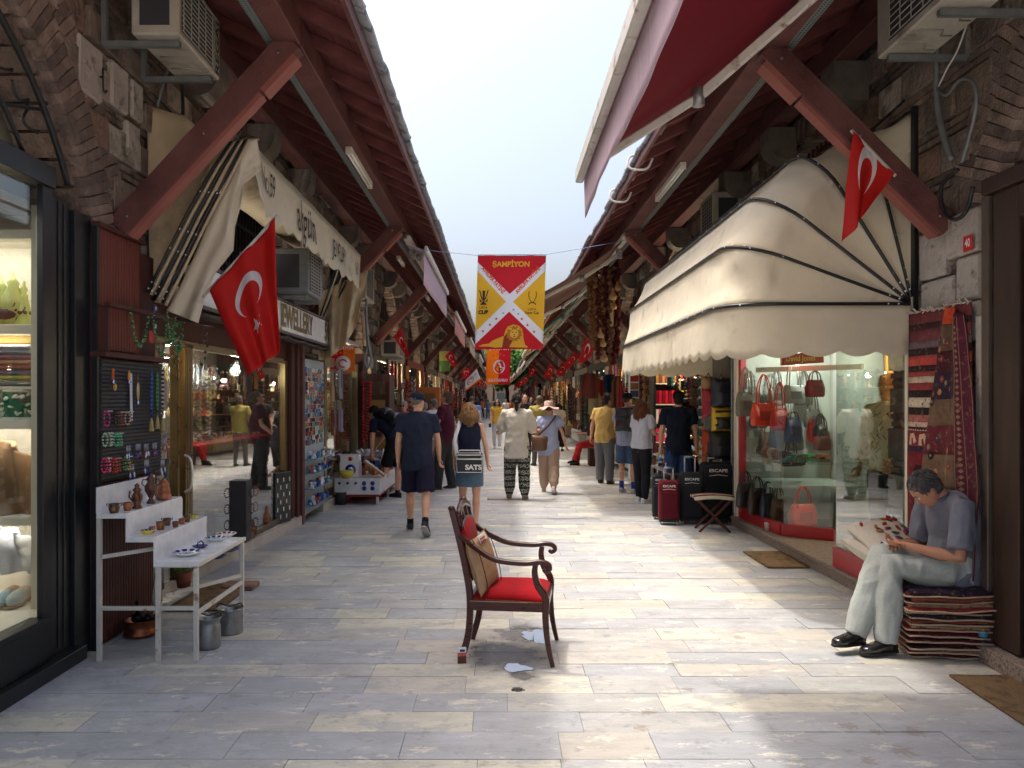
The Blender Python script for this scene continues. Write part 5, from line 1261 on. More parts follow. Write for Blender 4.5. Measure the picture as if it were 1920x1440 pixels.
# hanging rugs on the right pier
def kilim():
 T = thing('hanging_kilim','striped red, black and cream kilim hanging on the right pier with white fringe','rug')
 y0,y1 = 5.80,5.03; zt,zb = 2.30,.50
 rows = [(0,.05,srgb(110,50,54)),(.05,.075,srgb(60,34,36)),(.075,.12,srgb(116,56,60)),(.12,.15,srgb(110,90,92)),(.15,.18,srgb(50,32,34)),(.18,.22,srgb(184,70,62)),(.22,.245,srgb(48,28,30)),(.245,.265,srgb(150,60,58)),(.265,.29,srgb(196,176,152)),(.29,.32,srgb(140,56,56)),(.32,.35,srgb(40,26,28)),(.35,.39,srgb(206,188,164)),(.39,.42,srgb(40,26,28)),(.42,.45,srgb(168,100,96)),(.45,.47,srgb(196,170,150)),(.47,.485,srgb(60,30,50)),(.485,.55,srgb(130,44,46)),(.55,.57,srgb(50,30,60)),(.57,1,srgb(122,34,42))]
 S = lambda u,v: Vector((3.09 - .015 * math.sin(u * 9 + v) - .01 * noise.noise(Vector((u * 4,v * 4,1))),y0 + (y1 - y0) * u,zt - .035 * (1 - u) * 0 + (zb - zt) * v))
 for (a,b,c) in rows:
  m = MB(c); m.grid(lambda u,v: S(u,a + (b - a) * v),14,max(2,int((b - a) * 24)),thick=.008); m.build('stripe',MAT['rugpile'],T)
 m = MB(srgb(210,200,184))
 for k in range(60):
  p = S(k / 59,0); m.tube([p + Vector((-.004,0,0)),p + Vector((-.022 - U(0,.01),U(-.01,.01),U(-.02,.03)))],.005,4)
 m.build('fringe',MAT['cloth'],T)
 m = MB(srgb(206,170,150))
 for k in range(6):
  u0 = .04 + k * .155; P = [(u0,.545),(u0 + .02,.50),(u0 + .09,.495),(u0 + .13,.53),(u0 + .08,.54),(u0 + .07,.515),(u0 + .045,.52),(u0 + .05,.545)]
  put2d(m,poly2d(P),lambda x,y: S(x,y) + Vector((-.010,0,0)))
 for k in range(28): put2d(m,poly2d([(k / 28,.485),(k / 28 + .018,.478),(k / 28 + .036,.485)]),lambda x,y: S(min(1,x),y) + Vector((-.010,0,0)))
 m.build('woven_motif',MAT['cloth'],T)
 m = MB(srgb(60,24,34))
 for r in range(3):
  for k in range(3):
   cy_ = .66 + r * .13; cx = .2 + k * .25; put2d(m,poly2d([(cx - .09,cy_),(cx - .05,cy_ - .035),(cx + .05,cy_ - .035),(cx + .09,cy_),(cx + .05,cy_ + .035),(cx - .05,cy_ + .035)]),lambda x,y: S(x,y) + Vector((-.010,0,0)))
 m.build('medallion',MAT['cloth'],T)
 return S
kilim()
def draped():
 T = thing('draped_rug','dark patterned rug with orange tip hanging in folds over the striped kilim','rug')
 zt,zb = 2.28,.44
 def S(u,v):
  wv = .14 + .46 * min(1,v * 1.5) ** .8; yc = 5.16 + .08 * v
  y = yc + wv * (.5 - u) * 1.05; x = 3.045 - .028 * math.sin(u * 11 + v * 2) * (.5 + v * .5) - .012 * noise.noise(Vector((u * 3,v * 5,3)))
  return Vector((x,y,zt + (zb - zt) * v + .05 * u * v))
 pal = [srgb(96,26,38),srgb(96,74,58),srgb(70,24,36),srgb(50,34,50),srgb(108,84,64),srgb(96,34,42),srgb(112,88,68),srgb(78,26,36)]
 bands = [0,.06,.16,.24,.34,.44,.55,.68,.80,.90,1]
 for i in range(10):
  a,b = bands[i],bands[i + 1]
  m = MB(srgb(196,74,40) if i == 0 else pal[i % 8]); m.grid(lambda u,v: S(.0 + .66 * u,a + (b - a) * v),22,6,thick=.008); m.build('band',MAT['rugpile'],T)
 m = MB(srgb(86,30,46)); m.grid(lambda u,v: S(.66 + .34 * u,.03 + .97 * v),12,40,thick=.008); m.build('border',MAT['rugpile'],T)
 m = MB(srgb(140,110,86));
 for uu in (.67,.80,.985): m.tube([S(uu,.04 + .95 * t / 40) + Vector((-.009,0,0)) for t in range(41)],.003,4)
 rr = random.Random(4)
 for k in range(40):
  v = .08 + .88 * k / 40; put2d(m,poly2d([(.70,v),(.735,v - .008),(.77,v),(.735,v + .008)]),lambda x,y: S(x,y) + Vector((-.0105,0,0)))
 m.build('border_line',MAT['cloth'],T)
 m = MB(srgb(176,150,120))
 for k in range(34):
  u,v = rr.uniform(.08,.58),rr.uniform(.1,.96); s_ = rr.uniform(.025,.05); m.col = rr.choice([srgb(146,120,96),srgb(140,56,48),srgb(66,54,86),srgb(40,26,30),srgb(190,130,70)])
  put2d(m,poly2d([(u - s_,v),(u - s_ * .4,v - s_ * .35),(u + s_ * .4,v - s_ * .35),(u + s_,v),(u + s_ * .4,v + s_ * .35),(u - s_ * .4,v + s_ * .35)]),lambda x,y: S(x,y) + Vector((-.010,0,0)))
  m.col = (.3,.24,.18); put2d(m,poly2d([(u - s_ * .35,v),(u,v - s_ * .16),(u + s_ * .35,v),(u,v + s_ * .16)]),lambda x,y: S(x,y) + Vector((-.013,0,0)))
 m.build('motif',MAT['cloth'],T)
draped()
# embroidered pillows behind the seated man
for (px,py,Y,sx,rot,lb,sd) in ((1664,1010,5.60,.24,(R(30),R(-4),R(20)),'white pillow embroidered with red and green flowers behind the seated man, upper one',3),(1648,1042,5.62,.22,(R(22),R(12),R(34)),'lower embroidered pillow half covered by the upper flowered one',5)):
 p = W(px,py,Y); T = thing('pillow',lb,'pillow',p,rot); m = MB(srgb(206,196,180)); pillow(m,(0,0,0),sx,.20,.075,(0,0,0),16,.05,sd); m.build('cover',MAT['cloth'],T)
 m = MB(); rr = random.Random(sd)
 for k in range(26):
  a,b = rr.uniform(-.75,.75),rr.uniform(-.8,.8); e = (1 - abs(a) ** 2.6) * (1 - abs(b) ** 2.6); z_ = .075 * max(e,0) ** .5 + .006; m.col = rr.choice([srgb(160,50,50),srgb(80,96,60),srgb(176,120,60),srgb(90,60,100),srgb(150,60,60)])
  m.ell((a * sx,b * .2,z_),(.032,.014,.008),7,4,(0,0,rr.uniform(0,3)))
 m.build('embroidery',MAT['cloth'],T,kind='stuff')
m = MB(srgb(130,118,104)); m.bb(3.0,3.16,5.45,5.95,.42,.46); m.bb(3.0,3.16,5.5,5.53,0,.42); m.bb(3.0,3.16,5.88,5.91,0,.42); m.build('low_bench',MAT['matte'],label='low wooden bench carrying the embroidered pillows',category='bench')
m.v = []
# bottle hanging by the rug stack, number plates
T = thing('hanging_bottle','empty plastic bottle tied with string beside the rug stack','bottle',W(1843,1190,4.86))
m = MB((.55,.6,.62)); m.lathe([(.02,-.06),(.027,-.05),(.026,.0),(.028,.02),(.012,.07),(.012,.085),(.001,.086)],n=14); m.build('bottle',MAT['glass'],T)
m = MB(srgb(70,150,190)); m.lathe([(.0275,-.01),(.028,.015),(.0275,.018),(.027,-.012)],n=14); m.build('label_band',MAT['gloss'],T)
m = MB(srgb(200,190,150)); m.tube([(0,0,.085),(.004,0,.13),(-.004,0,.2),(.006,0,.24)],.006,5); m.build('string',MAT['cloth'],T)
def plate_sign(name,label,p,w,h,col,txt,tcol,ts=.7,side=1,cat='sign'):
 T = thing(name,label,cat,p); s = side
 m = MB(col); m.box((0,0,0),(.006,w,h),bev=.002); m.build('plate',MAT['gloss'],T)
 for (t,zc,sz) in txt:
  m = MB(tcol); put2d(m,text2d(t,sz,.0015,'CENTER',.75),lambda x,y: (s * .0045,s * x,zc + y)); m.build('number',MAT['gloss'],T)
p = WX(1815,456,3.105); plate_sign('number_plate','red house number plate 40 on the whitewashed right pier',p,.10,.105,srgb(190,26,36),[('40',0,.075)],(.8,.8,.8),side=-1)
p = WX(291,586,-2.60); plate_sign('street_plate','small blue street plate on the jewellery shop door post',p,.08,.11,srgb(30,50,110),[('59',.028,.04),('ARASTA',-.012,.022),('59',-.038,.022)],(.8,.8,.8))
p = WX(291,612,-2.60); plate_sign('number_plate','dark grey number plate 59 beneath the blue street plate',p,.08,.05,srgb(60,66,72),[('59',0,.045)],(.7,.7,.7)); p = WX(284,632,-2.60); plate_sign('notice_plate','small red notice beside the jewellery shop door',p,.09,.09,srgb(170,40,50),[],(1,1,1))
def area(name,loc,rot,sx,sy,e,col=(1,.86,.66)):
 l = bpy.data.lights.new(name,'AREA'); l.shape = 'RECTANGLE'; l.size = sx; l.size_y = sy; l.energy = e; l.color = col
 o = bpy.data.objects.new(name,l); sc.collection.objects.link(o); o.location = loc; o.rotation_euler = rot; return o
def point(name,loc,e,col=(1,.84,.6),r=.06):
 l = bpy.data.lights.new(name,'POINT'); l.energy = e; l.color = col; l.shadow_soft_size = r
 o = bpy.data.objects.new(name,l); sc.collection.objects.link(o); o.location = loc; return o
PAL_W = [srgb(150,40,40),srgb(170,120,66),srgb(196,182,156),srgb(60,74,104),srgb(50,90,84),srgb(110,56,70),srgb(200,196,186),srgb(96,70,52),srgb(150,76,46),srgb(60,46,60),srgb(40,34,34),srgb(84,60,50),srgb(120,100,84)]
PAL_G = [srgb(200,170,100),srgb(220,200,150),srgb(150,120,70),srgb(120,90,60),srgb(230,225,210),srgb(90,70,60)]
def clutter(m,p0,p1,n,pal,smin=.03,smax=.1,R_=rng):
 """n small wares (jars, boxes, bowls, balls) standing on the floor of the box p0..p1"""
 for _ in range(n):
  x,y = R_.uniform(p0[0],p1[0]),R_.uniform(p0[1],p1[1]); z = p0[2]; s = R_.uniform(smin,smax); h = min(s * R_.uniform(.8,2.0),p1[2] - p0[2]); m.col = R_.choice(pal); t = R_.random()
  if t < .4: m.box((x,y,z + h / 2),(s * .8,s * .7,h),rot=(0,0,R_.uniform(0,1.5)))
  elif t < .75: m.lathe([(s * .25,0),(s * .45,h * .35),(s * .3,h * .75),(s * .36,h),(.001,h)],(x,y,z),8)
  else: m.ell((x,y,z + s * .4),(s * .42,s * .42,s * .4),8,5)
def hangers(m,a,b,n,zlen,pal,w=.03,R_=rng,flat=False):
 """n hanging strings of beads or ribbons between a and b"""
 a,b = Vector(a),Vector(b)
 for k in range(n):
  p = a.lerp(b,(k + R_.uniform(.2,.8)) / n) + Vector((R_.uniform(-.03,.03),0,0)); L = R_.uniform(*zlen); m.col = R_.choice(pal)
  if flat: m.box(p - Vector((0,0,L / 2)),(w * .3,w,L),rot=(0,0,R_.uniform(-.6,.6)))
  else:
   q = max(3,int(L / (w * 1.15)))
   for j in range(q): m.ell(p - Vector((0,0,L * (j + .5) / q)),(w * .5,w * .5,w * .55),6,4)
# ================================================================ near left black shopfront
def black_shop():
 T = thing('black_shopfront','glossy black framed shopfront at the near left corner with lit shelves behind its glass','shopfront',(-2.7,3.6,0)); k = (-2.7,3.6,0)
 B = lambda nm,x0,x1,y0,y1,z0,z1,mt='bmetal',bev=.004: MB().bb(x0 + 2.7,x1 + 2.7,y0 - 3.6,y1 - 3.6,z0,z1,bev=bev).build(nm,MAT[mt],T)
 B('plinth',-3.1,-2.64,1.9,4.92,0,.09); B('base_panel',-2.79,-2.70,1.9,4.60,.092,.33); B('sill_strip',-2.80,-2.685,1.9,4.58,.331,.36)
 B('mullion',-2.75,-2.71,4.56,4.66,.093,2.93); B('pilaster',-2.79,-2.73,4.661,4.88,.091,2.90); B('pilaster',-2.84,-2.70,4.883,5.07,.0,2.86)
 B('header',-2.80,-2.69,1.9,4.66,2.931,3.06); B('mullion',-2.79,-2.71,3.0,3.06,.36,2.93); B('pilaster_groove',-2.729,-2.722,4.74,4.76,.12,2.88); B('pilaster_groove',-2.729,-2.722,4.80,4.82,.12,2.88)
 MB().bb(-.06,-.052,-1.7,.97,.36,2.93).build('window_pane',MAT['glass'],T)
 B('shop_floor',-5.9,-2.81,.6,5.19,.1,.34,'creampaint'); B('inner_wall',-5.9,-2.86,5.20,5.23,.34,2.9,'creampaint')
 T2 = thing('display_shelves','cream painted shelving with lit goods inside the near left shop window','shelving',(-3.0,4.88,.34))
 b2 = lambda nm,x0,x1,y0,y1,z0,z1: MB().bb(x0 + 3.0,x1 + 3.0,y0 - 4.7,y1 - 4.7,z0 - .34,z1 - .34,bev=.003).build(nm,MAT['creampaint'],T2)
 b2('side_post',-2.955,-2.895,4.66,4.98,.34,2.88); b2('side_post',-4.3,-4.24,4.66,4.98,.34,2.88); b2('back_panel',-4.24,-2.956,4.985,5.01,.34,2.88)
 for z in (.89,1.50,2.10,2.70): b2('shelf',-4.239,-2.956,4.665,4.98,z - .03,z + .03)
 def bulb(z): return area('shelf_lamp',(-3.5,4.90,z),(R(30),0,0),1.0,.06,1.3,(1,.93,.84))
 for z in (.84,1.45,2.05,2.64): bulb(z)
 area('shop_lamp',(-3.6,3.6,2.85),(0,0,0),1.2,1.2,5,(1,.92,.8))
 # iron lunette grille
 T3 = thing('iron_grille','black wrought iron scroll grille in the arch above the black shopfront','grille',(-2.74,3.2,2.2))
 m = MB(); n = 40; m.tube([(0,1.86 * math.cos(a),1.86 * math.sin(a)) for a in [R(26) + (PI - R(52)) * i / n for i in range(n + 1)]],.022,6); m.tube([(0,1.50 * math.cos(a),1.50 * math.sin(a)) for a in [R(36) + (PI - R(72)) * i / n for i in range(n + 1)]],.015,6); m.build('arch_bar',MAT['bmetal'],T3)
 for k2 in range(9):
  a = R(42 + 12 * k2); c = Vector((0,1.68 * math.cos(a),1.68 * math.sin(a))); m = MB(); P = []
  ta = Vector((0,-math.sin(a),math.cos(a))); ra = Vector((0,math.cos(a),math.sin(a)))
  for i in range(46):
   t = (i - 22.5) / 22.5; w = t * 5.2; rr = .075 * (1 - abs(t) ** 1.2 * .65); sg = 1 if t > 0 else -1
   P.append(c + ta * (t * .16 + .0) + ta * (rr * math.cos(w * 1.1) * abs(t)) + ra * (rr * math.sin(w * 1.1)))
  m.tube(P,.009,6); m.build('scroll',MAT['bmetal'],T3)
 for k2 in range(4): a = R(40 + 33 * k2); m = MB(); m.beam((0,1.86 * math.cos(a),1.86 * math.sin(a)),(0,.5 * math.cos(a),.9),.02,.02,up=(1,0,0)); m.build('radial_bar',MAT['bmetal'],T3)
 m = MB(); m.bb(-.5,-.48,-2,2,.7,1.9); m.build('lunette_backing',MAT['creampaint'],T3)
 # goods
 yg = srgb(206,210,130)
 def jug(px,r,h,label,lid=1):
  p = W(px,607,4.98); p.z = 2.131; m = MB(yg); m.lathe([(r * .9,0),(r * 1.0,.01),(r * .8,h * .35),(r * .45,h * .6),(r * .5,h * .66),(r * .3,h * .7),(r * .4,h * .8),(r * .2,h * .87),(r * .18,h * .95),(.001,h)] if lid else [(r * .5,0),(r,h * .3),(r * .95,h * .5),(r * .4,h * .72),(r * .5,h * .78),(r * .2,h * .85),(.001,h)],n=20)
  T4 = thing('ceramic_jug',label,'jug',p); m.build('body',MAT['gloss'],T4)
  m = MB(srgb(120,60,50));
  for q in range(5): a = -PI / 2 + (q - 2) * .7; m.ell((r * .88 * math.cos(a),r * .88 * math.sin(a),h * .28),(.014,.008,.012),7,5)
  m.tube([(r * .7 * math.cos(t * .3 - 2.4),-r * .82,h * (.12 + .04 * t)) for t in range(8)],.004,5); m.build('painted_flower',MAT['gloss'],T4)
 jug(45,.052,.30,'green yellow painted ceramic decanter at the right end of the top shelf'); jug(25,.075,.36,'large two handled painted ceramic vase behind the decanter',0); jug(2,.07,.33,'painted ceramic vase cut off at the left picture edge',0)
 m = MB(srgb(86,70,70)); m.ell((0,0,.03),(.075,.05,.035)); m.build('woven_dish',MAT['cloth'],None,W(8,598,4.93),label='small dark patterned dish before the ceramic vases',category='dish')
 fold = [srgb(190,186,184),srgb(150,156,170),srgb(160,120,130),srgb(196,150,120),srgb(170,110,100),srgb(120,120,140),srgb(186,180,100),srgb(150,150,150)]
 for k3 in range(8):
  m = MB(fold[k3]); z = 1.76 + .033 * (7 - k3); m.box((0,0,0),(.42,.24,.031),bev=.013); m.build('folded_towel',MAT['cloth'],None,(-3.19,5.0,z),label='%s folded towel, %s in the towel pile' % (['pale grey','blue grey','dusty mauve','peach','terracotta','slate','mustard','mid grey'][k3],['topmost','second from top','third from top','fourth from top','fifth from top','third from bottom','second from bottom','lowest'][k3]),category='towel')
 b2('shelf',-4.239,-2.956,4.70,4.98,1.72,1.74)
 m = MB(srgb(140,116,66)); [m.tube([(-.2,0,.012 * q),(.2,0,.012 * q)],.02,8) for q in range(4)]; m.build('basket_roll',MAT['cloth'],None,(-3.2,4.98,2.03),label='rolled straw coloured woven mat on top of the towels',category='mat')
 # mug
 T4 = thing('painted_mug','green and white leaf painted ceramic mug with angular handle','mug',(-3.09,4.95,1.53))
 m = MB(srgb(40,120,92)); m.lathe([(.095,0),(.1,.005),(.095,.17),(.098,.185),(.088,.185),(.085,.02),(.001,.015)],n=28); m.build('body',MAT['gloss'],T4)
 m = MB(srgb(225,232,220)); m.tube([(-.09,-.02,.15),(-.15,-.04,.165),(-.155,-.04,.10),(-.17,-.04,.03),(-.10,-.02,.03)],.012,8)
 m.build('handle',MAT['gloss'],T4)
 m = MB(srgb(225,232,220)); m.lathe([(.099,.172),(.101,.178),(.101,.186),(.097,.188)],n=28); m.lathe([(.102,.0),(.103,.012),(.100,.014)],n=28); m.build('rim_band',MAT['gloss'],T4)
 m = MB(srgb(225,232,220)); rr = random.Random(3)
 for q in range(14): a = -PI + rr.uniform(.1,PI - .1); m.ell((.0985 * math.cos(a),.0985 * math.sin(a),rr.uniform(.03,.16)),(.02,.02,.007),8,4,(rr.uniform(-1,1),rr.uniform(-1,1),a))
 m.build('leaf_pattern',MAT['gloss'],T4)
 # knitted shawl, cream cloth, shoes
 for (lb,c,x0,x1,z0,z1,cat) in (('beige knitted shawl heaped on the third shelf of the near left window',srgb(176,140,108),-3.32,-3.0,.92,1.44,'shawl'),('pale lace cloth draped above the slippers',srgb(206,204,208),-3.3,-2.99,.55,.86,'cloth')):
  m = MB(c)
  m.grid(lambda u,v: (x0 + (x1 - x0) * u,4.98 - .10 * math.sin(PI * u) - .05 * math.sin(u * 15 + v * 3) - .04 * noise.noise(Vector((u * 4,v * 4,x0))),z0 + (z1 - z0) * v * (1 - .35 * u * u)),40,24,thick=.03); m.build('cloth_heap',MAT['cloth'],None,label=lb,category=cat)
 for k3,(px,py,c,lb) in enumerate([(10,1160,srgb(170,196,206),'pale blue slipper at the left end of the window floor'),(30,1165,srgb(196,206,206),'pale blue grey slipper in the middle of the window floor'),(44,1130,srgb(214,200,180),'cream slipper standing behind the pale blue ones'),(22,1125,srgb(206,176,140),'tan slipper standing behind on the window floor')]):
  Yq = 4.90 if k3 < 2 else 5.02; p = W(px,py,Yq); p.z = .345; T4 = thing('slipper',lb,'slipper',p,(0,0,R(10))); m = MB(c); m.ell((0,0,.045),(.042,.11,.05),12,8); m.build('upper',MAT['cloth'],T4); m = MB(srgb(190,150,110)); m.ell((0,.0,.008),(.045,.12,.012),12,6); m.build('sole',MAT['matte'],T4)
black_shop()
# ================================================================ wood clad pier with pegboard
def wood_pier():
 T = thing('wood_clad_pier','pier clad in dark reddish vertical slats between the black shopfront and jewellery shop','pier',(-2.66,5.07,0))
 def slats(y0,y1,z0,z1,mt):
  n = int((y1 - y0) / .037)
  for i in range(n):
   a = y0 + (y1 - y0) * i / n; m = MB(); m.bb(-.03,.0,a - 5.07,a - 5.07 + (y1 - y0) / n - .007,z0,z1,bev=.003); m.build('slat',MAT[mt],T)
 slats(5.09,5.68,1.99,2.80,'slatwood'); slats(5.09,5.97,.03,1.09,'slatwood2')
 B = lambda nm,x0,x1,y0,y1,z0,z1,mt: MB().bb(x0,x1,y0 - 5.07,y1 - 5.07,z0,z1,bev=.003).build(nm,MAT[mt],T)
 B('core',-.2,-.031,5.06,5.98,0,2.75,'darkwood'); B('top_rail',-.03,.03,5.05,5.72,2.80,2.83,'darkwood'); B('ledge',-.03,.07,5.05,6.02,1.94,1.975,'darkwood'); B('corner_strip',-.03,.012,5.052,5.088,0,2.8,'bmetal')
 B('hanging_rail',.06,.10,5.05,6.25,2.27,2.30,'darkwood'); B('ledge_bracket',.0,.08,5.06,5.085,1.975,2.27,'darkwood'); B('side_panel',-.2,-.032,5.985,6.0,0,2.4,'darkwood')
 T2 = thing('pegboard','black ribbed pegboard hung with bracelets and evil eye charms','pegboard',(-2.655,5.07,1.1)); MB((.028,.028,.032)).bb(-.01,.012,.02,.92,.01,.83).build('board',MAT['matte'],T2)
 for i in range(30): MB((.05,.05,.056)).bb(.0125,.02,.02,.92,.025 + .027 * i,.025 + .027 * i + .014).build('rib',MAT['matte'],T2)
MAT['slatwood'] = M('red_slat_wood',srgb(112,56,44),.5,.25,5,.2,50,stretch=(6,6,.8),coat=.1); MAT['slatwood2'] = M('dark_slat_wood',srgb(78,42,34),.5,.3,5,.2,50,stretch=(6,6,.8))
wood_pier()
XB_ = -2.62
def bracelets(px,py,n,pal,r,label,tilt=0):
 p = WX(px,py,XB_); T = thing('bracelets',label,'bracelets',p)
 m = MB((.6,.6,.6)); m.tube([(-.01,0,r),(.05,0,r * 1.02)],.003,5); m.build('hook',MAT['gloss'],T)
 for k in range(n):
  y = (k - (n - 1) / 2) * .03; c = pal[k % len(pal)]; m = MB(c)
  for j in range(12): a = 2 * PI * j / 12; m.ell((.012 + r * .25 * math.cos(a),y + .25 * r * math.cos(a + k),r * math.sin(a)),.0078,6,4)
  m.build('bracelet',MAT['gloss'],T)
bracelets(197,785,1,[srgb(190,50,120)],.05,'single hot pink bead bracelet at the upper left of the pegboard'); bracelets(222,785,3,[srgb(90,70,60),srgb(120,80,66),srgb(150,60,60)],.045,'brown and russet bead bracelets beside the pink one'); bracelets(238,784,2,[srgb(180,160,140),srgb(110,90,80)],.045,'pale stone bead bracelets next to the white strap')
bracelets(200,824,4,[srgb(150,190,160),srgb(120,110,90),srgb(200,200,190)],.042,'silver and green bracelets in the second pegboard row'); bracelets(219,824,3,[srgb(110,180,130),srgb(90,170,140)],.042,'mint green bracelets at the right of the second row')
bracelets(196,872,3,[srgb(200,60,110),srgb(170,40,80),srgb(220,150,170)],.046,'pink glass bracelets at the left of the lowest pegboard row'); bracelets(215,872,4,[srgb(170,50,40),srgb(190,90,50),srgb(120,50,50)],.046,'red and amber bracelets in the middle of the lowest row'); bracelets(236,868,3,[srgb(90,150,90),srgb(160,170,90),srgb(180,60,60)],.046,'mixed green bracelets at the right of the lowest row')
def charm(px,py,L,col,label,eye=True,body=None):
 p = WX(px,py,XB_ + .01); T = thing('charm',label,'charm',p)
 m = MB(col); m.tube([(0,0,0),(0,.002,-L * .55)],.005,5)
 for k in range(5): m.ell((0,0,-L * (.1 + .1 * k)),(.009,.011,.010),8,5)
 m.build('cord',MAT['cloth'],T)
 if body: body(T,L)
 if eye:
  for (r,c,x) in ((.020,srgb(20,40,130),0),(.013,(.8,.82,.85),.006),(.008,srgb(90,170,220),.010),(.004,(.01,.01,.02),.013)):
   m = MB(c); m.ell((x,0,-L * .62),(.006,r,r),14,6); m.build('evil_eye',MAT['gloss'],T)
charm(212,690,.15,srgb(226,110,50),'orange plaited evil eye charm with gold disc at the pegboard top left',body=lambda T,L: MB(srgb(190,150,70)).ell((.004,.02,-L * .86),(.006,.024,.026),14,6).build('gold_disc',MAT['metalc'],T))
charm(242,695,.13,srgb(230,160,50),'amber bead evil eye charm at the pegboard centre'); charm(258,700,.34,srgb(130,100,70),'long cord charm with pointed oval metal pendant',body=lambda T,L: MB(srgb(196,180,140)).ell((.004,0,-L * .38),(.006,.022,.07),14,8).build('oval_pendant',MAT['metalc'],T))
p = WX(246,700,XB_); m = MB((.72,.74,.8)); m.box((0,0,-.17),(.004,.03,.34),rot=(.03,0,0)); m.build('white_strap',MAT['cloth'],None,p,label='white ribbon strap printed with blue hanging on the pegboard',category='strap')
for (px,py,L,pal,lb,tas) in ((284,698,.34,[srgb(40,70,140),srgb(60,100,160)],'blue bead prayer string with tassel',1),(295,700,.32,[srgb(50,120,70),srgb(80,150,90)],'green bead prayer string with long straw tassel',1),(305,695,.36,[srgb(30,26,26),srgb(190,190,190)],'black and white bead string hanging beside the green one',1)):
 p = WX(px,py,-2.60); T = thing('prayer_beads',lb,'prayer beads',p); m = MB()
 for s in (-.012,.012):
  for k in range(int(L / .016)): m.col = pal[k % 2]; m.ell((0,s * math.sin(PI * min(1,k * .05 + .1)),-.016 * k),.0085,6,4)
 m.build('beads',MAT['gloss'],T); m = MB(srgb(190,170,120)); m.lathe([(.004,-L),(.012,-L - .03),(.02,-L - .10),(.001,-L - .1)],n=10); m.build('tassel',MAT['cloth'],T)
eyes = ['cluster of blue evil eye keyrings, first on the middle hook row','silver and blue keyrings, second on the middle hook row','white and blue keyrings, third on the middle hook row','blue keyrings next to the door side of the board','coloured bead keyrings at the door edge of the board']
for k,(px,py) in enumerate([(241,835),(259,832),(274,832),(290,830),(308,822)]):
 p = WX(px,py,-2.60); T = thing('keyrings',eyes[k],'keyrings',p)
 for j in range(5):
  m = MB(rng.choice([srgb(170,172,180),srgb(150,150,160)])); m.tube([(0,-.03 + .015 * j,0),(.0,-.03 + .015 * j,-.05 - .01 * (j % 2))],.003,5); m.build('chain',MAT['metalc'],T)
  m = MB(rng.choice([srgb(30,70,160),srgb(210,215,225),srgb(20,40,120),srgb(150,60,60)] if k < 4 else PAL_W)); m.ell((.004,-.03 + .015 * j,-.075 - .01 * (j % 2)),(.006,.010,.02),8,5); m.build('pendant',MAT['gloss'],T)
for k,(px,py) in enumerate([(247,870),(275,862),(305,862)]):
 p = WX(px,py,-2.60); T = thing('keyrings',['lowest cluster of blue keyrings under the green bracelets','lowest small pair of blue keyrings in the board middle','lowest long cluster of silver keyrings at the door edge'][k],'keyrings',p)
 for j in range(5):
  m = MB(srgb(170,172,180)); m.tube([(0,-.03 + .015 * j,0),(.0,-.03 + .015 * j,-.06)],.003,5); m.build('chain',MAT['metalc'],T)
  m = MB(rng.choice([srgb(30,60,160),srgb(200,205,215),srgb(20,30,110)])); m.ell((.004,-.03 + .015 * j,-.08 - .02 * (j % 2)),(.006,.010,.022),8,5); m.build('pendant',MAT['gloss'],T)
# green bead garlands on the rail
for k,(ya,yb,dip,lb) in enumerate([(5.32,5.62,.26,'green bead garland looping from the rail, first from the pier corner'),(5.68,5.93,.30,'green bead garland, second loop on the rail'),(5.9,6.08,.20,'bushy green garland near the door end of the rail'),(6.04,6.2,.26,'dense green garland at the end of the rail')]):
 m = MB(); n = 60 if k < 2 else 90
 for i in range(n):
  t = i / (n - 1); y = ya + (yb - ya) * t; z = 2.30 - dip * (1 - (2 * t - 1) ** 2); sp = .008 if k < 2 else .018
  m.col = rng.choice([srgb(40,120,60),srgb(70,140,80),srgb(30,90,50),srgb(120,150,110)]); m.ell((-2.565 + U(-sp,sp),y + U(-sp,sp),z + U(-sp,sp) * 1.4),(U(.006,.012),U(.006,.012),U(.005,.011)),6,4)
 m.build('bead_garland',MAT['gloss'],label=lb,category='garland')
m = MB(srgb(46,40,44)); m.beam((-2.6,6.05,2.30),(-2.35,6.3,2.26),.02,.02); [m.ell((-2.40 + U(-.03,.03),6.25,2.24 - .05 * i),.013,6,4) for i in range(7)]; m.build('bead_string',MAT['gloss'],label='dark bead string dangling from the rail tip',category='beads')
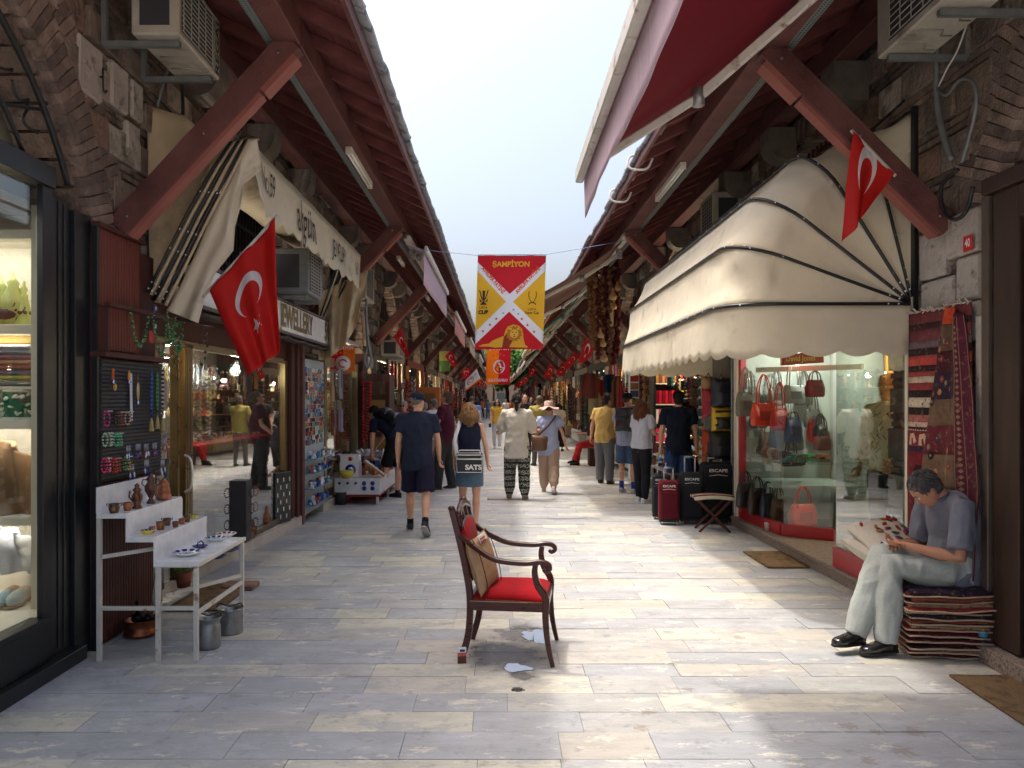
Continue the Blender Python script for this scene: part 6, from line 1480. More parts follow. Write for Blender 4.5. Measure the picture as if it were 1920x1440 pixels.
# ================================================================ jewellery shop
def jewel_shop():
 X = -2.72; T = thing('jewellery_shopfront','gold framed jewellery shopfront with wide window and glass door on a marble step','shopfront',(X,8,0))
 B = lambda nm,x0,x1,y0,y1,z0,z1,mt='gold',bev=.004: MB().bb(x0 - X,x1 - X,y0 - 8,y1 - 8,z0,z1,bev=bev).build(nm,MAT[mt],T)
 m = MB(); m.prism([(-2.84,6.1),(-2.60,10.25),(-5.8,10.25),(-5.8,6.1)][::-1],.12,Matrix.Translation((-X,-8,0))); m.build('marble_step',MAT['marble'],T)
 m = MB(); m.prism([(-2.86,6.1),(-2.62,10.25),(-5.7,10.25),(-5.7,6.1)][::-1],.015,Matrix.Translation((-X,-8,.121))); m.build('step_slab',MAT['marble'],T)
 for (y0,y1) in ((6.44,6.48),(6.60,6.635),(6.645,6.69),(6.70,6.76),(9.66,9.71),(9.72,9.76)): B('frame_post',X - .05,X + .02,y0,y1,.14,2.14)
 B('frame_post',X - .05,X + .02,6.0,6.04,.14,2.14); B('frame_head',X - .05,X + .02,6.04,9.66,2.10,2.16); B('frame_sill',X - .05,X + .03,6.76,9.66,.15,.21); B('fascia',X - .1,X + .0,5.98,10.3,2.162,2.42,'darkwood'); B('transom',X - .04,X + .01,6.04,6.44,2.0,2.03)
 B('window_pane',X - .02,X - .012,6.76,9.66,.21,2.10,'glassM',0); B('door_pane',X - .022,X - .014,6.04,6.44,.15,2.0,'glass',0)
 m = MB((.7,.7,.7)); m.tube(sm([(.02,-1.42,.86),(.07,-1.42,.9),(.085,-1.42,1.02),(.07,-1.42,1.14),(.02,-1.42,1.18)],4),.012,8); m.build('door_handle',MAT['metalc'],T)
 B('side_post',X - .1,X + .07,9.78,9.93,.13,2.5,'darkwood'); B('side_post',X - .1,X + .1,9.95,10.05,.13,2.5,'darkwood')
 B('side_post',X - .1,X + .12,10.12,10.24,0,2.5,'redwood')
 # inside: shelves of goods, ring trays, hanging plates, bulbs
 T2 = thing('jewellery_display','crowded lit jewellery display of shelves and trays behind the gold framed window','display',(-3.3,8,0)); o = lambda x,y: (x + 3.3,y - 8)
 bx = lambda nm,x0,x1,y0,y1,z0,z1,mt: MB().bb(x0 + 3.3,x1 + 3.3,y0 - 8,y1 - 8,z0,z1).build(nm,MAT[mt],T2)
 bx('back_board',-3.65,-3.6,6.6,9.75,.16,2.4,'interior'); bx('tray_shelf',-3.5,-2.8,6.8,9.6,1.20,1.225,'redpaint'); bx('lower_shelf',-3.5,-2.8,6.8,9.6,.72,.74,'darkwood'); bx('window_floor',-3.6,-2.78,6.8,9.6,.14,.17,'whiteint')
 for z in (1.45,1.65,1.85): bx('wall_shelf',-3.6,-3.45,6.7,9.7,z,z + .01,'glass')
 m = MB();
 for r in range(7):
  for k in range(48):
   y = -1.15 + 2.7 * k / 48 + U(-.01,.01); x = -.15 + .08 * r - .02; m.col = rng.choice([srgb(190,190,200),srgb(60,50,60),srgb(180,150,90),srgb(40,36,40)]); m.box((x,y,1.235 + .012 * r % .03),(.045,.035,.015))
 m.build('ring_trays',MAT['gloss'],T2,kind='stuff')
 m = MB(); clutter(m,(-.12,-1.2,.745),(.45,1.55,1.0),150,[srgb(150,40,40),srgb(60,50,60),srgb(190,160,120),srgb(120,40,50),srgb(60,110,100)],.04,.09); clutter(m,(-.2,-1.2,.175),(.4,1.5,.5),60,PAL_G,.06,.14)
 for z in (1.46,1.66,1.86): clutter(m,(-.29,-1.2,z),(-.18,1.6,z + .15),60,PAL_G + [srgb(170,50,50)],.03,.07)
 m.build('shelf_wares',MAT['gloss'],T2,kind='stuff')
 m = MB(); hangers(m,(-.25,-1.2,1.2),(-.25,1.6,1.2),90,(.15,.35),[srgb(150,50,40),srgb(70,130,110),srgb(190,160,110),srgb(60,40,50)],.018); hangers(m,(-.2,-1.2,2.05),(-.2,1.6,2.05),60,(.2,.5),PAL_G + [srgb(160,50,50)],.016); m.build('hanging_necklaces',MAT['gloss'],T2,kind='stuff')
 for k,py in enumerate((6.95,7.15,7.45,7.7,7.95)):
  m = MB(srgb(160,170,180)); m.tube([(0 + .11 * math.cos(a) * 0,.085 * math.cos(a),.13 * math.sin(a)) for a in [2 * PI * j / 20 for j in range(20)]],.007,5,closed=True); m.tube([(0,.05 * math.cos(a),.08 * math.sin(a)) for a in [2 * PI * j / 16 for j in range(16)]],.006,5,closed=True); T3 = m.build('hoop_ornament',MAT['gloss'],None,(-2.95,py,1.88),label='beaded hoop ornament hanging at the window top, %s from the door' % ['first','second','third','fourth','fifth'][k],category='ornament')
 for k,(y,z) in enumerate([(6.95,2.03),(7.35,2.02),(8.9,2.03)]):
  T3 = thing('spot_lamp','small lit white ceiling spot inside the jewellery window, %s' % ['nearest the door','second from the door','far end'][k],'lamp',(-3.05,y,z)); m = MB(); m.ell((0,0,0),(.03,.03,.03),10,6); m.build('bulb',MAT['bulbw'],T3); m = MB((.5,.5,.5)); m.tube([(0,0,.03),(0,0,.08)],.02,8); m.build('socket',MAT['gloss'],T3)
  point('spot_light',(-3.05,y,z - .05),12,(1,.95,.85))
 point('spot_light',(-3.4,6.3,1.7),2)
 m = MB(); clutter(m,(-.2 - .3,-1.9,.2),(-.05,-1.55,1.8),40,[srgb(170,50,40),srgb(200,160,90)],.05,.12); hangers(m,(-.25,-1.95,1.95),(-.25,-1.5,1.95),14,(.6,1.3),[srgb(190,50,40),srgb(200,150,70),srgb(60,40,40)],.03); m.build('doorway_wares',MAT['gloss'],T2,kind='stuff')
 # wares on the step
 T4 = thing('bracelet_stand','black perforated revolving stand with red bead bracelets on the marble step','stand',(-2.28,6.75,0))
 MB((.03,.03,.032)).bb(-.075,.075,-.075,.075,.42,.95,bev=.004).build('column',MAT['matte'],T4); MB().beam((0,0,.03),(0,0,.42),.015,.015).build('pole',MAT['bmetal'],T4); MB(srgb(150,110,96)).bb(-.14,.14,-.1,.1,0,.045,bev=.01).build('brick_foot',MAT['brick'],T4)
 for k in range(12):
  m = MB(rng.choice([srgb(130,40,40),srgb(150,90,60),srgb(60,60,60)])); sx = 1 if k % 2 else -1; z = .88 - .14 * (k // 4) ; yy = -.05 + .05 * (k % 4)
  for j in range(12): a = 2 * PI * j / 12; m.ell((sx * (.10 + .0 * j) + .01 * math.cos(a),yy + .0 + .035 * math.cos(a),z - .04 + .04 * math.sin(a)),.007,6,4)
  m.build('bracelet',MAT['gloss'],T4)
 T5 = thing('inlaid_panel','black lacquer folding panel with pearl inlay standing at the far end of the marble step','panel',(-2.68,9.45,.14),(0,0,R(-20))); MB((.02,.02,.022)).bb(-.02,.02,-.16,.16,0,.62,bev=.004).build('board',MAT['gloss'],T5)
 m = MB((.7,.7,.66)); [m.box((.022,-.12 + .06 * a,.08 + .09 * b),(.004,.016,.05)) for a in range(5) for b in range(6) if (a + b) % 2]; m.build('pearl_inlay',MAT['gloss'],T5)
 for k,(y,r,h,c,lb) in enumerate([(7.35,.10,.03,srgb(60,70,130),'blue rimmed plate lying on the marble step near the bracelet stand'),(7.7,.12,.03,srgb(90,100,150),'larger patterned plate on the marble step'),(8.15,.05,.12,srgb(120,70,54),'short copper jar on the marble step'),(8.45,.055,.2,srgb(110,66,54),'lidded copper jar on the marble step'),(9.0,.045,.28,srgb(130,90,70),'tall copper vase by the inlaid panel'),(6.9,.11,.03,srgb(150,60,60),'red patterned plate under the stand on the step')]):
  if h < .05: lathe_thing('plate',lb,'plate',plate_prof(r),(-2.72 if y > 7 else -2.78,y,.137),c,'gloss')
  else: lathe_thing('copper_jar',lb,'jar',[(r * .6,0),(r * .7,h * .05),(r,h * .3),(r * .9,h * .6),(r * .4,h * .75),(r * .5,h * .9),(r * .2,h * .97),(.001,h)],(-2.73,y,.137),c)
 T6 = thing('potted_plant','small bright green plant on the marble step under the stand','plant',(-2.56,6.22,.0)); m = MB(srgb(120,70,50)); m.lathe([(.05,.14),(.065,.26),(.055,.26),(.001,.24)],n=14); m.build('pot',MAT['matte'],T6)
 m = MB()
 for k in range(260): a,b = U(0,6.28),U(0,1.5); r = .085 * U(.5,1); m.col = rng.choice([srgb(70,140,50),srgb(100,160,60),srgb(50,110,40)]); c = Vector((r * math.cos(a) * math.cos(b),r * math.sin(a) * math.cos(b),.28 + r * math.sin(b))); d = Vector((U(-1,1),U(-1,1),U(-1,1))).normalized() * .013; e = d.orthogonal().normalized() * .008; m.add([c - d,c + e,c + d,c - e],[(0,1,2,3)],False)
 m.build('leaves',MAT['leaf'],T6)
jewel_shop()
# ================================================================ souvenir shop, second bay left
def magnet_board():
 T = thing('magnet_board','tall board crowded with fridge magnets and trinket shelves beside the red post','board',(-2.62,10.3,.1))
 MB(srgb(170,180,186)).bb(-.05,.0,.0,1.1,.0,2.1).build('board',MAT['matte'],T); rr = random.Random(5); k = 0
 pal = [srgb(60,60,70),srgb(190,80,70),srgb(220,215,200),srgb(90,120,170),srgb(180,150,100),srgb(120,60,60),srgb(70,130,150),srgb(150,150,150)]
 for r in range(17):
  for c in range(13):
   if rr.random() < .12: continue
   m = MB(rr.choice(pal)); m.box((0,0,0),(.02,rr.uniform(.03,.06),rr.uniform(.04,.07))); m.build('magnet',MAT['gloss'],T,(.012,.06 + c * .08 + rr.uniform(-.012,.012),.96 + r * .062 + rr.uniform(-.01,.01)))
 for z in (.12,.34,.55,.74): MB(srgb(120,160,190)).bb(.0,.13,0,1.1,z,z + .012).build('trinket_shelf',MAT['gloss'],T)
 m = MB()
 for z in (.132,.352,.562,.752): clutter(m,(.02,.03,z),(.12,1.07,z + .14),46,[srgb(30,50,150),srgb(220,222,226),srgb(200,190,160),srgb(150,60,60),srgb(60,120,150)],.03,.06,rr)
 m.build('trinkets',MAT['gloss'],T,kind='stuff')
magnet_board()
def souvenir():
 X = -2.66; T = thing('souvenir_shopfront','pale wood framed souvenir shop window behind the stooping man','shopfront',(X,13.5,0))
 B = lambda nm,x0,x1,y0,y1,z0,z1,mt='gold',bev=0: MB().bb(x0 - X,x1 - X,y0 - 13.5,y1 - 13.5,z0,z1,bev=bev).build(nm,MAT[mt],T)
 MAT['palewood'] = M('pale_varnished_wood',srgb(150,132,100),.5,.2,5,.1,50)
 for (y0,y1) in ((11.55,11.68),(14.1,14.22),(15.6,15.7)): B('frame_post',X - .06,X + .03,y0,y1,.3,2.3,'palewood')
 B('frame_head',X - .06,X + .03,11.68,14.1,2.16,2.3,'palewood'); B('frame_sill',X - .06,X + .04,11.68,14.1,.3,.42,'palewood'); B('window_pane',X - .02,X - .01,11.68,14.1,.42,2.16,'glass'); B('door_pane',X - .02,X - .01,14.22,15.6,.12,2.2,'glass'); B('step',-5.9,-2.6,11.3,16.1,0,.12,'marble')
 B('transom_rail',X - .05,X + .06,11.3,14.2,2.62,2.68,'grey_metal'); B('wood_pier',X - .05,X + .12,14.25,14.75,0,2.5,'darkwood')
 for z in (.7,1.05,1.4,1.75,2.05): B('shelf',X - .7,X - .12,11.6,14.1,z,z + .015,'darkwood')
 B('back_board',X - .75,X - .71,11.5,15.7,.1,2.5,'interior')
 m = MB(); rr = random.Random(8)
 for z in (.45,.716,1.066,1.416,1.766): clutter(m,(-.62,-1.85,z),(-.1,.6,z + .3),70,PAL_G + [srgb(190,200,120),srgb(90,130,150),srgb(180,70,60)],.06,.14,rr)
 clutter(m,(-.6,.7,.2),(-.2,2.1,1.9),60,PAL_G,.08,.16,rr); m.build('window_wares',MAT['gloss'],T,kind='stuff')
 point('souvenir_light',(-3.1,12.8,2.1),14); point('souvenir_light',(-3.1,14.9,2.1),10)
 T2 = thing('souvenir_table','low white trestle of souvenirs with blue evil eye panels before the souvenir window','table',(-2.3,12.6,0))
 MB((.7,.72,.76)).bb(-.30,.42,-.55,1.9,.16,.42,bev=.005).build('cabinet',MAT['gloss'],T2); MB(srgb(150,40,40)).bb(-.28,.40,-.52,1.88,.12,.158).build('red_base',MAT['matte'],T2)
 for (x,y) in ((-.25,-.5),(.37,-.5),(.37,.6),(.37,1.8)): MB((.6,.6,.6)).bb(x - .02,x + .02,y - .02,y + .02,0,.12).build('leg',MAT['matte'],T2)
 for k in range(5):
  x = -.22 + .13 * k; T3 = MB(srgb(30,60,140)); z = .34 - .0 * k
  for q in range(1 + (k > 2)): T3.tube([(x,-.553,z - .08 * q),(x,-.562,z - .08 * q)],.034 if k > 2 else .022,14)
  T3.build('blue_ornament',MAT['gloss'],T2)
 m = MB(); clutter(m,(-.28,-.1,.425),(.38,1.85,.7),170,[srgb(160,90,50),srgb(220,216,206),srgb(140,60,50),srgb(50,80,150),srgb(200,170,120),srgb(90,60,50)],.04,.11); m.build('table_wares',MAT['gloss'],T2,kind='stuff')
 m = MB((.75,.76,.8)); [m.box((U(-.25,.3),U(.2,1.2),.70 + U(-.03,.05)),(.1,.08,.002),rot=(U(-1,1),U(-1,1),U(0,3))) for _ in range(60)]; m.build('crumpled_wrap',MAT['gloss'],T2,kind='stuff')
 T4 = thing('gift_box','white carton printed with a blue evil eye under a smaller red dotted carton','box',(-2.33,12.22,.425)); MB((.76,.76,.78)).bb(-.2,.1,-.1,.15,0,.23).build('lower_carton',MAT['gloss'],T4); MB((.76,.76,.78)).bb(-.19,.09,-.09,.15,.232,.35).build('upper_carton',MAT['gloss'],T4)
 for (r,c,y) in ((.085,srgb(30,40,130),-.1022),(.04,(.8,.8,.82),-.1042),(.022,srgb(60,110,180),-.1062)): m = MB(c); m.tube([(-.03,y + .002,.12),(-.03,y,.12)],r,20); m.build('evil_eye_print',MAT['gloss'],T4)
 m = MB(srgb(200,30,30)); m.tube([(-.03,-.092,.29),(-.03,-.095,.29)],.035,16); m.build('red_dot',MAT['gloss'],T4)
 T5 = thing('tile_tray','tilted brown wooden box with white tiles in a grid','tray',(-1.98,12.15,.58),(R(0),R(38),R(8))); MB(srgb(170,120,70)).bb(-.2,.2,-.14,.14,-.03,.0).build('box',MAT['matte'],T5)
 for a in range(4):
  for b in range(2): MB((.75,.78,.82)).bb(-.185 + .094 * a,-.105 + .094 * a,-.12 + .125 * b,-.01 + .125 * b,.001,.008).build('tile',MAT['gloss'],T5)
 lathe_thing('black_bin','black tub holding rolled papers on the ground by the trinket shelves','tub',[(.075,0),(.1,.2),(.09,.2),(.001,.16)],(G(640,946).x,G(640,946).y,0),(.03,.03,.035),'matte',extra=lambda m: [m.beam((-.02 + .03 * i,0,.1),(-.06 + .05 * i,.02,.42),.02,.035) for i in range(3)])
 lathe_thing('pink_stand','pink plastic pedestal by the souvenir table','stand',[(.06,0),(.05,.04),(.035,.2),(.06,.34),(.001,.34)],(G(652,940).x,G(652,940).y,0),srgb(210,80,110),'gloss')
 lathe_thing('yellow_bowl','yellow metal bowl behind the black tub','bowl',[(.05,0),(.11,.06),(.12,.12),(.11,.12),(.001,.02)],(-2.38,11.9,.43),srgb(190,170,60),'gloss')
 T6 = thing('hanging_scarves','red tassels and scarves hanging on the post of the souvenir window','scarves',(-2.5,14.2,0)); rr = random.Random(9); m = MB(); hangers(m,(0,-.25,2.0),(.05,.35,2.0),16,(.7,1.2),[srgb(190,50,44),srgb(150,40,40),srgb(110,50,50)],.05,rr); m.build('red_tassels',MAT['cloth'],T6,kind='stuff')
 T7 = thing('hanging_bags','small cloth bags and cards hanging on the near edge of the souvenir window','bags',(-2.5,11.6,0)); m = MB(); hangers(m,(0,-.1,2.1),(.1,.15,2.1),7,(.2,.5),[srgb(170,150,120),srgb(110,90,110),srgb(150,146,150),srgb(120,60,50)],.07,rr,True); hangers(m,(0,-.1,1.5),(.1,.15,1.5),6,(.3,.6),[srgb(120,60,40),srgb(130,126,140),srgb(90,50,40)],.06,rr,True); m.build('cloth_pieces',MAT['cloth'],T7,kind='stuff')
 # mirror image of the club banner in the glass, built as a printed panel
 Y = 12.2; T8 = thing('club_reflection','reflection of the orange and red club banner, built as a panel above the souvenir window','reflection',W(643,672,Y)); w,h = .38,.42
 MB(srgb(214,24,36)).bb(-w / 2,0,0,.01,-h / 2,h / 2).build('red_half',MAT['gloss'],T8); MB(srgb(240,120,30)).bb(0.001,w / 2,0,.01,-h / 2,h / 2).build('orange_half',MAT['gloss'],T8); m = MB((.8,.8,.82)); m.tube([(.0,-.002,-.08),(.0,-.006,-.08)],.12,24); m.build('crest_disc',MAT['gloss'],T8)
 m = MB(srgb(190,60,30)); put2d(m,arc2d(.0,-.08,.06,.025,.3,5.2),lambda x,y: (x,-.009,y)); m.build('crest',MAT['gloss'],T8); m = MB(srgb(250,150,60)); [put2d(m,star2d(-.1 + .065 * q,.07 + .02 * (q in (1,2)),.025),lambda x,y: (x,-.004,y)) for q in range(4)]; m.build('star',MAT['gloss'],T8); m = MB((.8,.8,.8)); put2d(m,text2d('ŞAMPİYON',.08,.002,'CENTER',.8),lambda x,y: (x,-.004,.165 + y)); m.build('lettering',MAT['gloss'],T8)
souvenir()
# ================================================================ handbag shop, right
def handbag_shop():
 X = 3.08; T = thing('handbag_shopfront','red framed glass vitrines of the handbag shop on a granite step','shopfront',(X,7.6,0)); o = lambda x,y: (x - X,y - 7.6)
 B = lambda nm,x0,x1,y0,y1,z0,z1,mt='redpaint',bev=.004: MB().bb(x0 - X,x1 - X,y0 - 7.6,y1 - 7.6,z0,z1,bev=bev).build(nm,MAT[mt],T)
 B('granite_step',3.05,6.3,5.95,11.0,0,.12,'granite'); B('step_nosing',3.03,3.14,5.95,10.98,.09,.125,'granite')
 def wallseg(nm,a,b,z0,z1,th,mt):
  a,b = Vector((a[0] - X,a[1] - 7.6,0)),Vector((b[0] - X,b[1] - 7.6,0)); m = MB(); m.beam(a + Vector((0,0,(z0 + z1) / 2)),b + Vector((0,0,(z0 + z1) / 2)),th,z1 - z0); return m.build(nm,MAT[mt],T)
 a,b,c = (3.12,9.86),(3.18,8.68),(3.62,8.34)
 wallseg('base_panel',a,b,.126,.25,.06,'redpaint'); wallseg('base_panel',b,c,.126,.25,.06,'redpaint'); wallseg('head_rail',a,b,2.32,2.45,.07,'redpaint'); wallseg('window_pane',a,b,.25,2.32,.008,'glass'); wallseg('window_pane',(3.19,8.66),(3.61,8.35),.25,2.35,.008,'glass'); wallseg('head_rail',b,c,2.35,2.45,.05,'redpaint')
 B('corner_post',3.08,3.15,9.86,9.95,.126,2.45); B('pipe',3.06,3.1,10.05,10.09,.0,2.6,'whitemetal',.01); B('pipe',3.05,3.08,10.15,10.18,.0,2.6,'galv',.01); B('cream_post',3.08,3.2,9.96,10.04,.13,2.6,'creampaint'); B('weathered_post',3.02,3.2,10.55,10.95,0,2.7,'corbel')
 wallseg('base_panel',(3.09,7.08),(3.09,5.98),.126,.30,.06,'redpaint'); wallseg('window_pane',(3.09,7.07),(3.09,5.9),.30,2.4,.008,'glassR'); wallseg('base_panel',(3.12,7.09),(4.0,7.3),.126,.22,.05,'redpaint'); wallseg('window_pane',(3.10,7.09),(4.0,7.3),.22,2.4,.008,'glass')
 B('side_wall',3.1,6.2,5.86,5.9,.12,2.8,'creampaint'); B('back_panel',4.25,4.3,8.4,10.9,.12,2.8,'whiteint'); B('shop_back',6.0,6.05,5.9,10.9,.12,2.8,'interior'); B('warm_partition',4.1,4.14,5.9,7.15,.12,2.8,'creampaint'); B('vitrine_end',3.16,4.25,9.9,9.94,.12,2.8,'whiteint')
 m = MB(); m.beam((.12,2.0,2.02),(.95,.95,2.02),.05,.06); m.build('light_strip',MAT['whiteint'],T)
 MB().bb(.1,1.1,1.0,2.2,.92,.95).build('glass_shelf',MAT['glass'],T); MB().bb(.1,1.1,1.35,2.2,.62,.65).build('low_shelf',MAT['whiteint'],T)
 point('vitrine_light',(3.6,9.2,2.15),12,(.92,1,.9)); point('vitrine_light',(3.26,6.1,1.7),36,(1,.88,.68)); point("vitrine_light",(3.9,6.7,2.3),16,(1,.7,.36)); point('shop_light',(5.0,7.9,2.5),30,(1,.9,.75))  # second point is a fill added in front of the mannequin to brighten it
 m = MB(srgb(150,36,30)); m.beam((.25,1.55,2.12),(.62,1.2,2.14),.01,.13); m.build('brand_board',MAT['gloss'],T)
 m = MB(srgb(200,170,80)); put2d(m,text2d("David Jones",.09,.001,'CENTER',.8),lambda x,y: (.43 + x * .73 - .012,1.37 - x * .68 - .014,2.13 + y)); m.build('lettering',MAT['gloss'],T)
handbag_shop()
def handbag(label,p,w,h,col,strap=.25,rz=0,d=.1,mat='leather',boxy=False):
 T = thing('handbag',label,'handbag',p,(0,0,rz)); m = MB(col)
 m.loft([[Vector((w / 2 * a * sx,d / 2 * b * sy,z)) for a,b in [(math.cos(2 * PI * k / 20),math.sin(2 * PI * k / 20)) for k in range(20)] for a,b in [(math.copysign(abs(a) ** .4,a),math.copysign(abs(b) ** .5,b))]] for z,sx,sy in ((-h,.90,.8),(-h + .02,1,1),(-h * .5,1.02,1.05),(-h * .1,.92,.5),(0,.85,.25))]); m.build('body',MAT[mat],T)
 dk = tuple(c * .6 for c in col)
 for s in (1,-1): m = MB(col if strap > .1 else dk); m.tube(sm([(-w * .28,s * d * .25,-.04),(-w * .22,s * d * .2,strap * .6),(0,s * d * .1,strap),(w * .22,s * d * .2,strap * .6),(w * .28,s * d * .25,-.04)],4),.008,6); m.build('strap',MAT[mat],T)
 m = MB(dk); m.box((0,-d * .52,-h * .55),(w * .5,.006,h * .4)); m.build('pocket',MAT[mat],T)
 return T
HB = [('orange red handbag with long straps hanging at the left of the handbag window',1432,755,9.2,.34,.28,srgb(200,60,34),.34),('grey canvas bag hanging beside the orange red one',1398,735,9.5,.26,.3,srgb(110,104,92),.3),('second red handbag hanging near the glass corner',1462,765,9.0,.22,.26,srgb(180,40,36),.3),('navy rucksack handbag hanging in the centre of the vitrine',1487,782,9.0,.22,.3,srgb(44,50,92),.06),('silver grey handbag high in the vitrine',1488,722,9.2,.3,.22,srgb(150,150,146),.3),('dark red folded handbag at the upper right of the vitrine',1528,712,8.9,.24,.2,srgb(120,24,34),.1),('purple handbag on the glass shelf',1483,850,9.0,.24,.15,srgb(70,30,60),.15),('black small handbag at the right side of the vitrine',1538,795,8.8,.14,.14,(.02,.02,.02),.12),('slim red bag hanging under the grey sleeve',1522,790,8.9,.09,.24,srgb(190,40,36),.03),
      ('bright orange handbag with round handles on the vitrine floor',1506,945,8.85,.36,.25,srgb(226,74,36),.20),('black tote bag in the lower row of the vitrine',1398,905,9.4,.24,.3,(.025,.02,.02),.14),('dark brown tote bag in the lower row',1420,915,9.3,.24,.32,srgb(50,36,30),.14),('dark blue tote bag in the lower row',1440,925,9.2,.2,.3,srgb(24,28,44),.14),('tan tote bag at the end of the lower row',1460,935,9.1,.2,.3,srgb(110,84,56),.14)]
for k in range(9): HB.append(('%s dim bag hanging deep at the back of the handbag vitrine' % nth(k),1405 + 17 * k,725 + (k % 3) * 42,9.75,.24,.24,rng.choice([srgb(90,84,76),srgb(60,70,66),srgb(110,60,50),srgb(70,74,90),srgb(130,120,100)]),.2))
for (lb,px,py,Y,w,h,c,st) in HB: handbag(lb,W(px,py,Y),w,h,c,st,R(20))
m = MB(); rr = random.Random(2)
for k in range(9): m = MB(rr.choice([srgb(40,110,100),srgb(150,90,60),srgb(50,160,80),srgb(60,60,60),srgb(120,40,50)])); m.box((0,0,0),(.12,.09,.03),rot=(0,0,.3)); m.build('wallet',MAT['leather'],None,W(1478 + k * 8,862 - 4 * (k % 3),8.9 - .03 * k) ,label='%s wallet lying on the glass shelf of the handbag window' % ['first','second','third','fourth','fifth','sixth','seventh','eighth','last'][k],category='wallet',group='wallets on the glass shelf')
for k in range(22):
 m = MB(rr.choice([srgb(180,170,160),srgb(60,30,30),srgb(120,80,60),srgb(40,40,40)])); t = k / 21; p = Vector((3.28,9.75,1.02)).lerp(Vector((3.42,8.75,.96)),t); m.tube([(.0 + .055 * math.cos(a),0,.055 * math.sin(a)) for a in [2 * PI * j / 12 for j in range(12)]],.010,6,closed=True); m.build('belt',MAT['leather'],None,p,label='%s rolled belt from the far end of the row above the tote bags' % nth(k),category='belt',group='belts in the handbag window')
def backpack(label,p,w,h,c1,c2,rz=0,stripes=False,mat='leather'):
 T = thing('backpack',label,'backpack',p,(0,0,rz)); m = MB(c1); pillow(m,(0,0,-h / 2),w / 2,h / 2,.11,(PI / 2,0,0),12,.1,w); m.build('body',MAT[mat],T)
 m = MB(c2); pillow(m,(0,-.08,-h * .66),w * .38,h * .26,.06,(PI / 2,0,0),10,.1,h); m.build('front_pocket',MAT[mat],T)
 if stripes:
  for q in range(3): m = MB(c2); m.box((0,-.095 + .012 * abs(q - 1),-h * (.2 + .27 * q)),(w * .86,.05,h * .10),bev=.01); m.build('stripe',MAT[mat],T)
 m = MB((.03,.03,.03)); m.tube([(-.04,0,-.03),(0,0,.05),(.04,0,-.03)],.008,6); m.build('loop',MAT[mat],T)
BP = [('dark navy backpack hanging topmost on the post',1352,708,.3,.42,srgb(34,38,54),srgb(44,48,66),0,.0),('crimson backpack hanging behind the navy one',1334,728,.28,.42,srgb(150,24,50),srgb(120,20,44),0,.15),('tan bag with red trim at the far side of the hanging backpacks',1328,706,.2,.4,srgb(150,110,80),srgb(150,50,40),0,.3),('yellow and black striped backpack in the middle of the post',1352,762,.28,.34,srgb(206,170,40),(.03,.03,.03),1,-.02),('grey backpack behind the striped one',1335,768,.24,.32,srgb(90,88,90),srgb(70,70,74),0,.15),('orange edged backpack hanging low on the far side',1333,806,.26,.36,srgb(170,60,24),srgb(60,50,50),0,.12),('black backpack hanging lowest on the post',1350,808,.32,.40,(.025,.025,.03),srgb(40,42,50),0,0)]
for (lb,px,py,w,h,c1,c2,st,dy) in BP: backpack(lb,W(px,py,10.45 + dy),w,h,c1,c2,R(10),st)
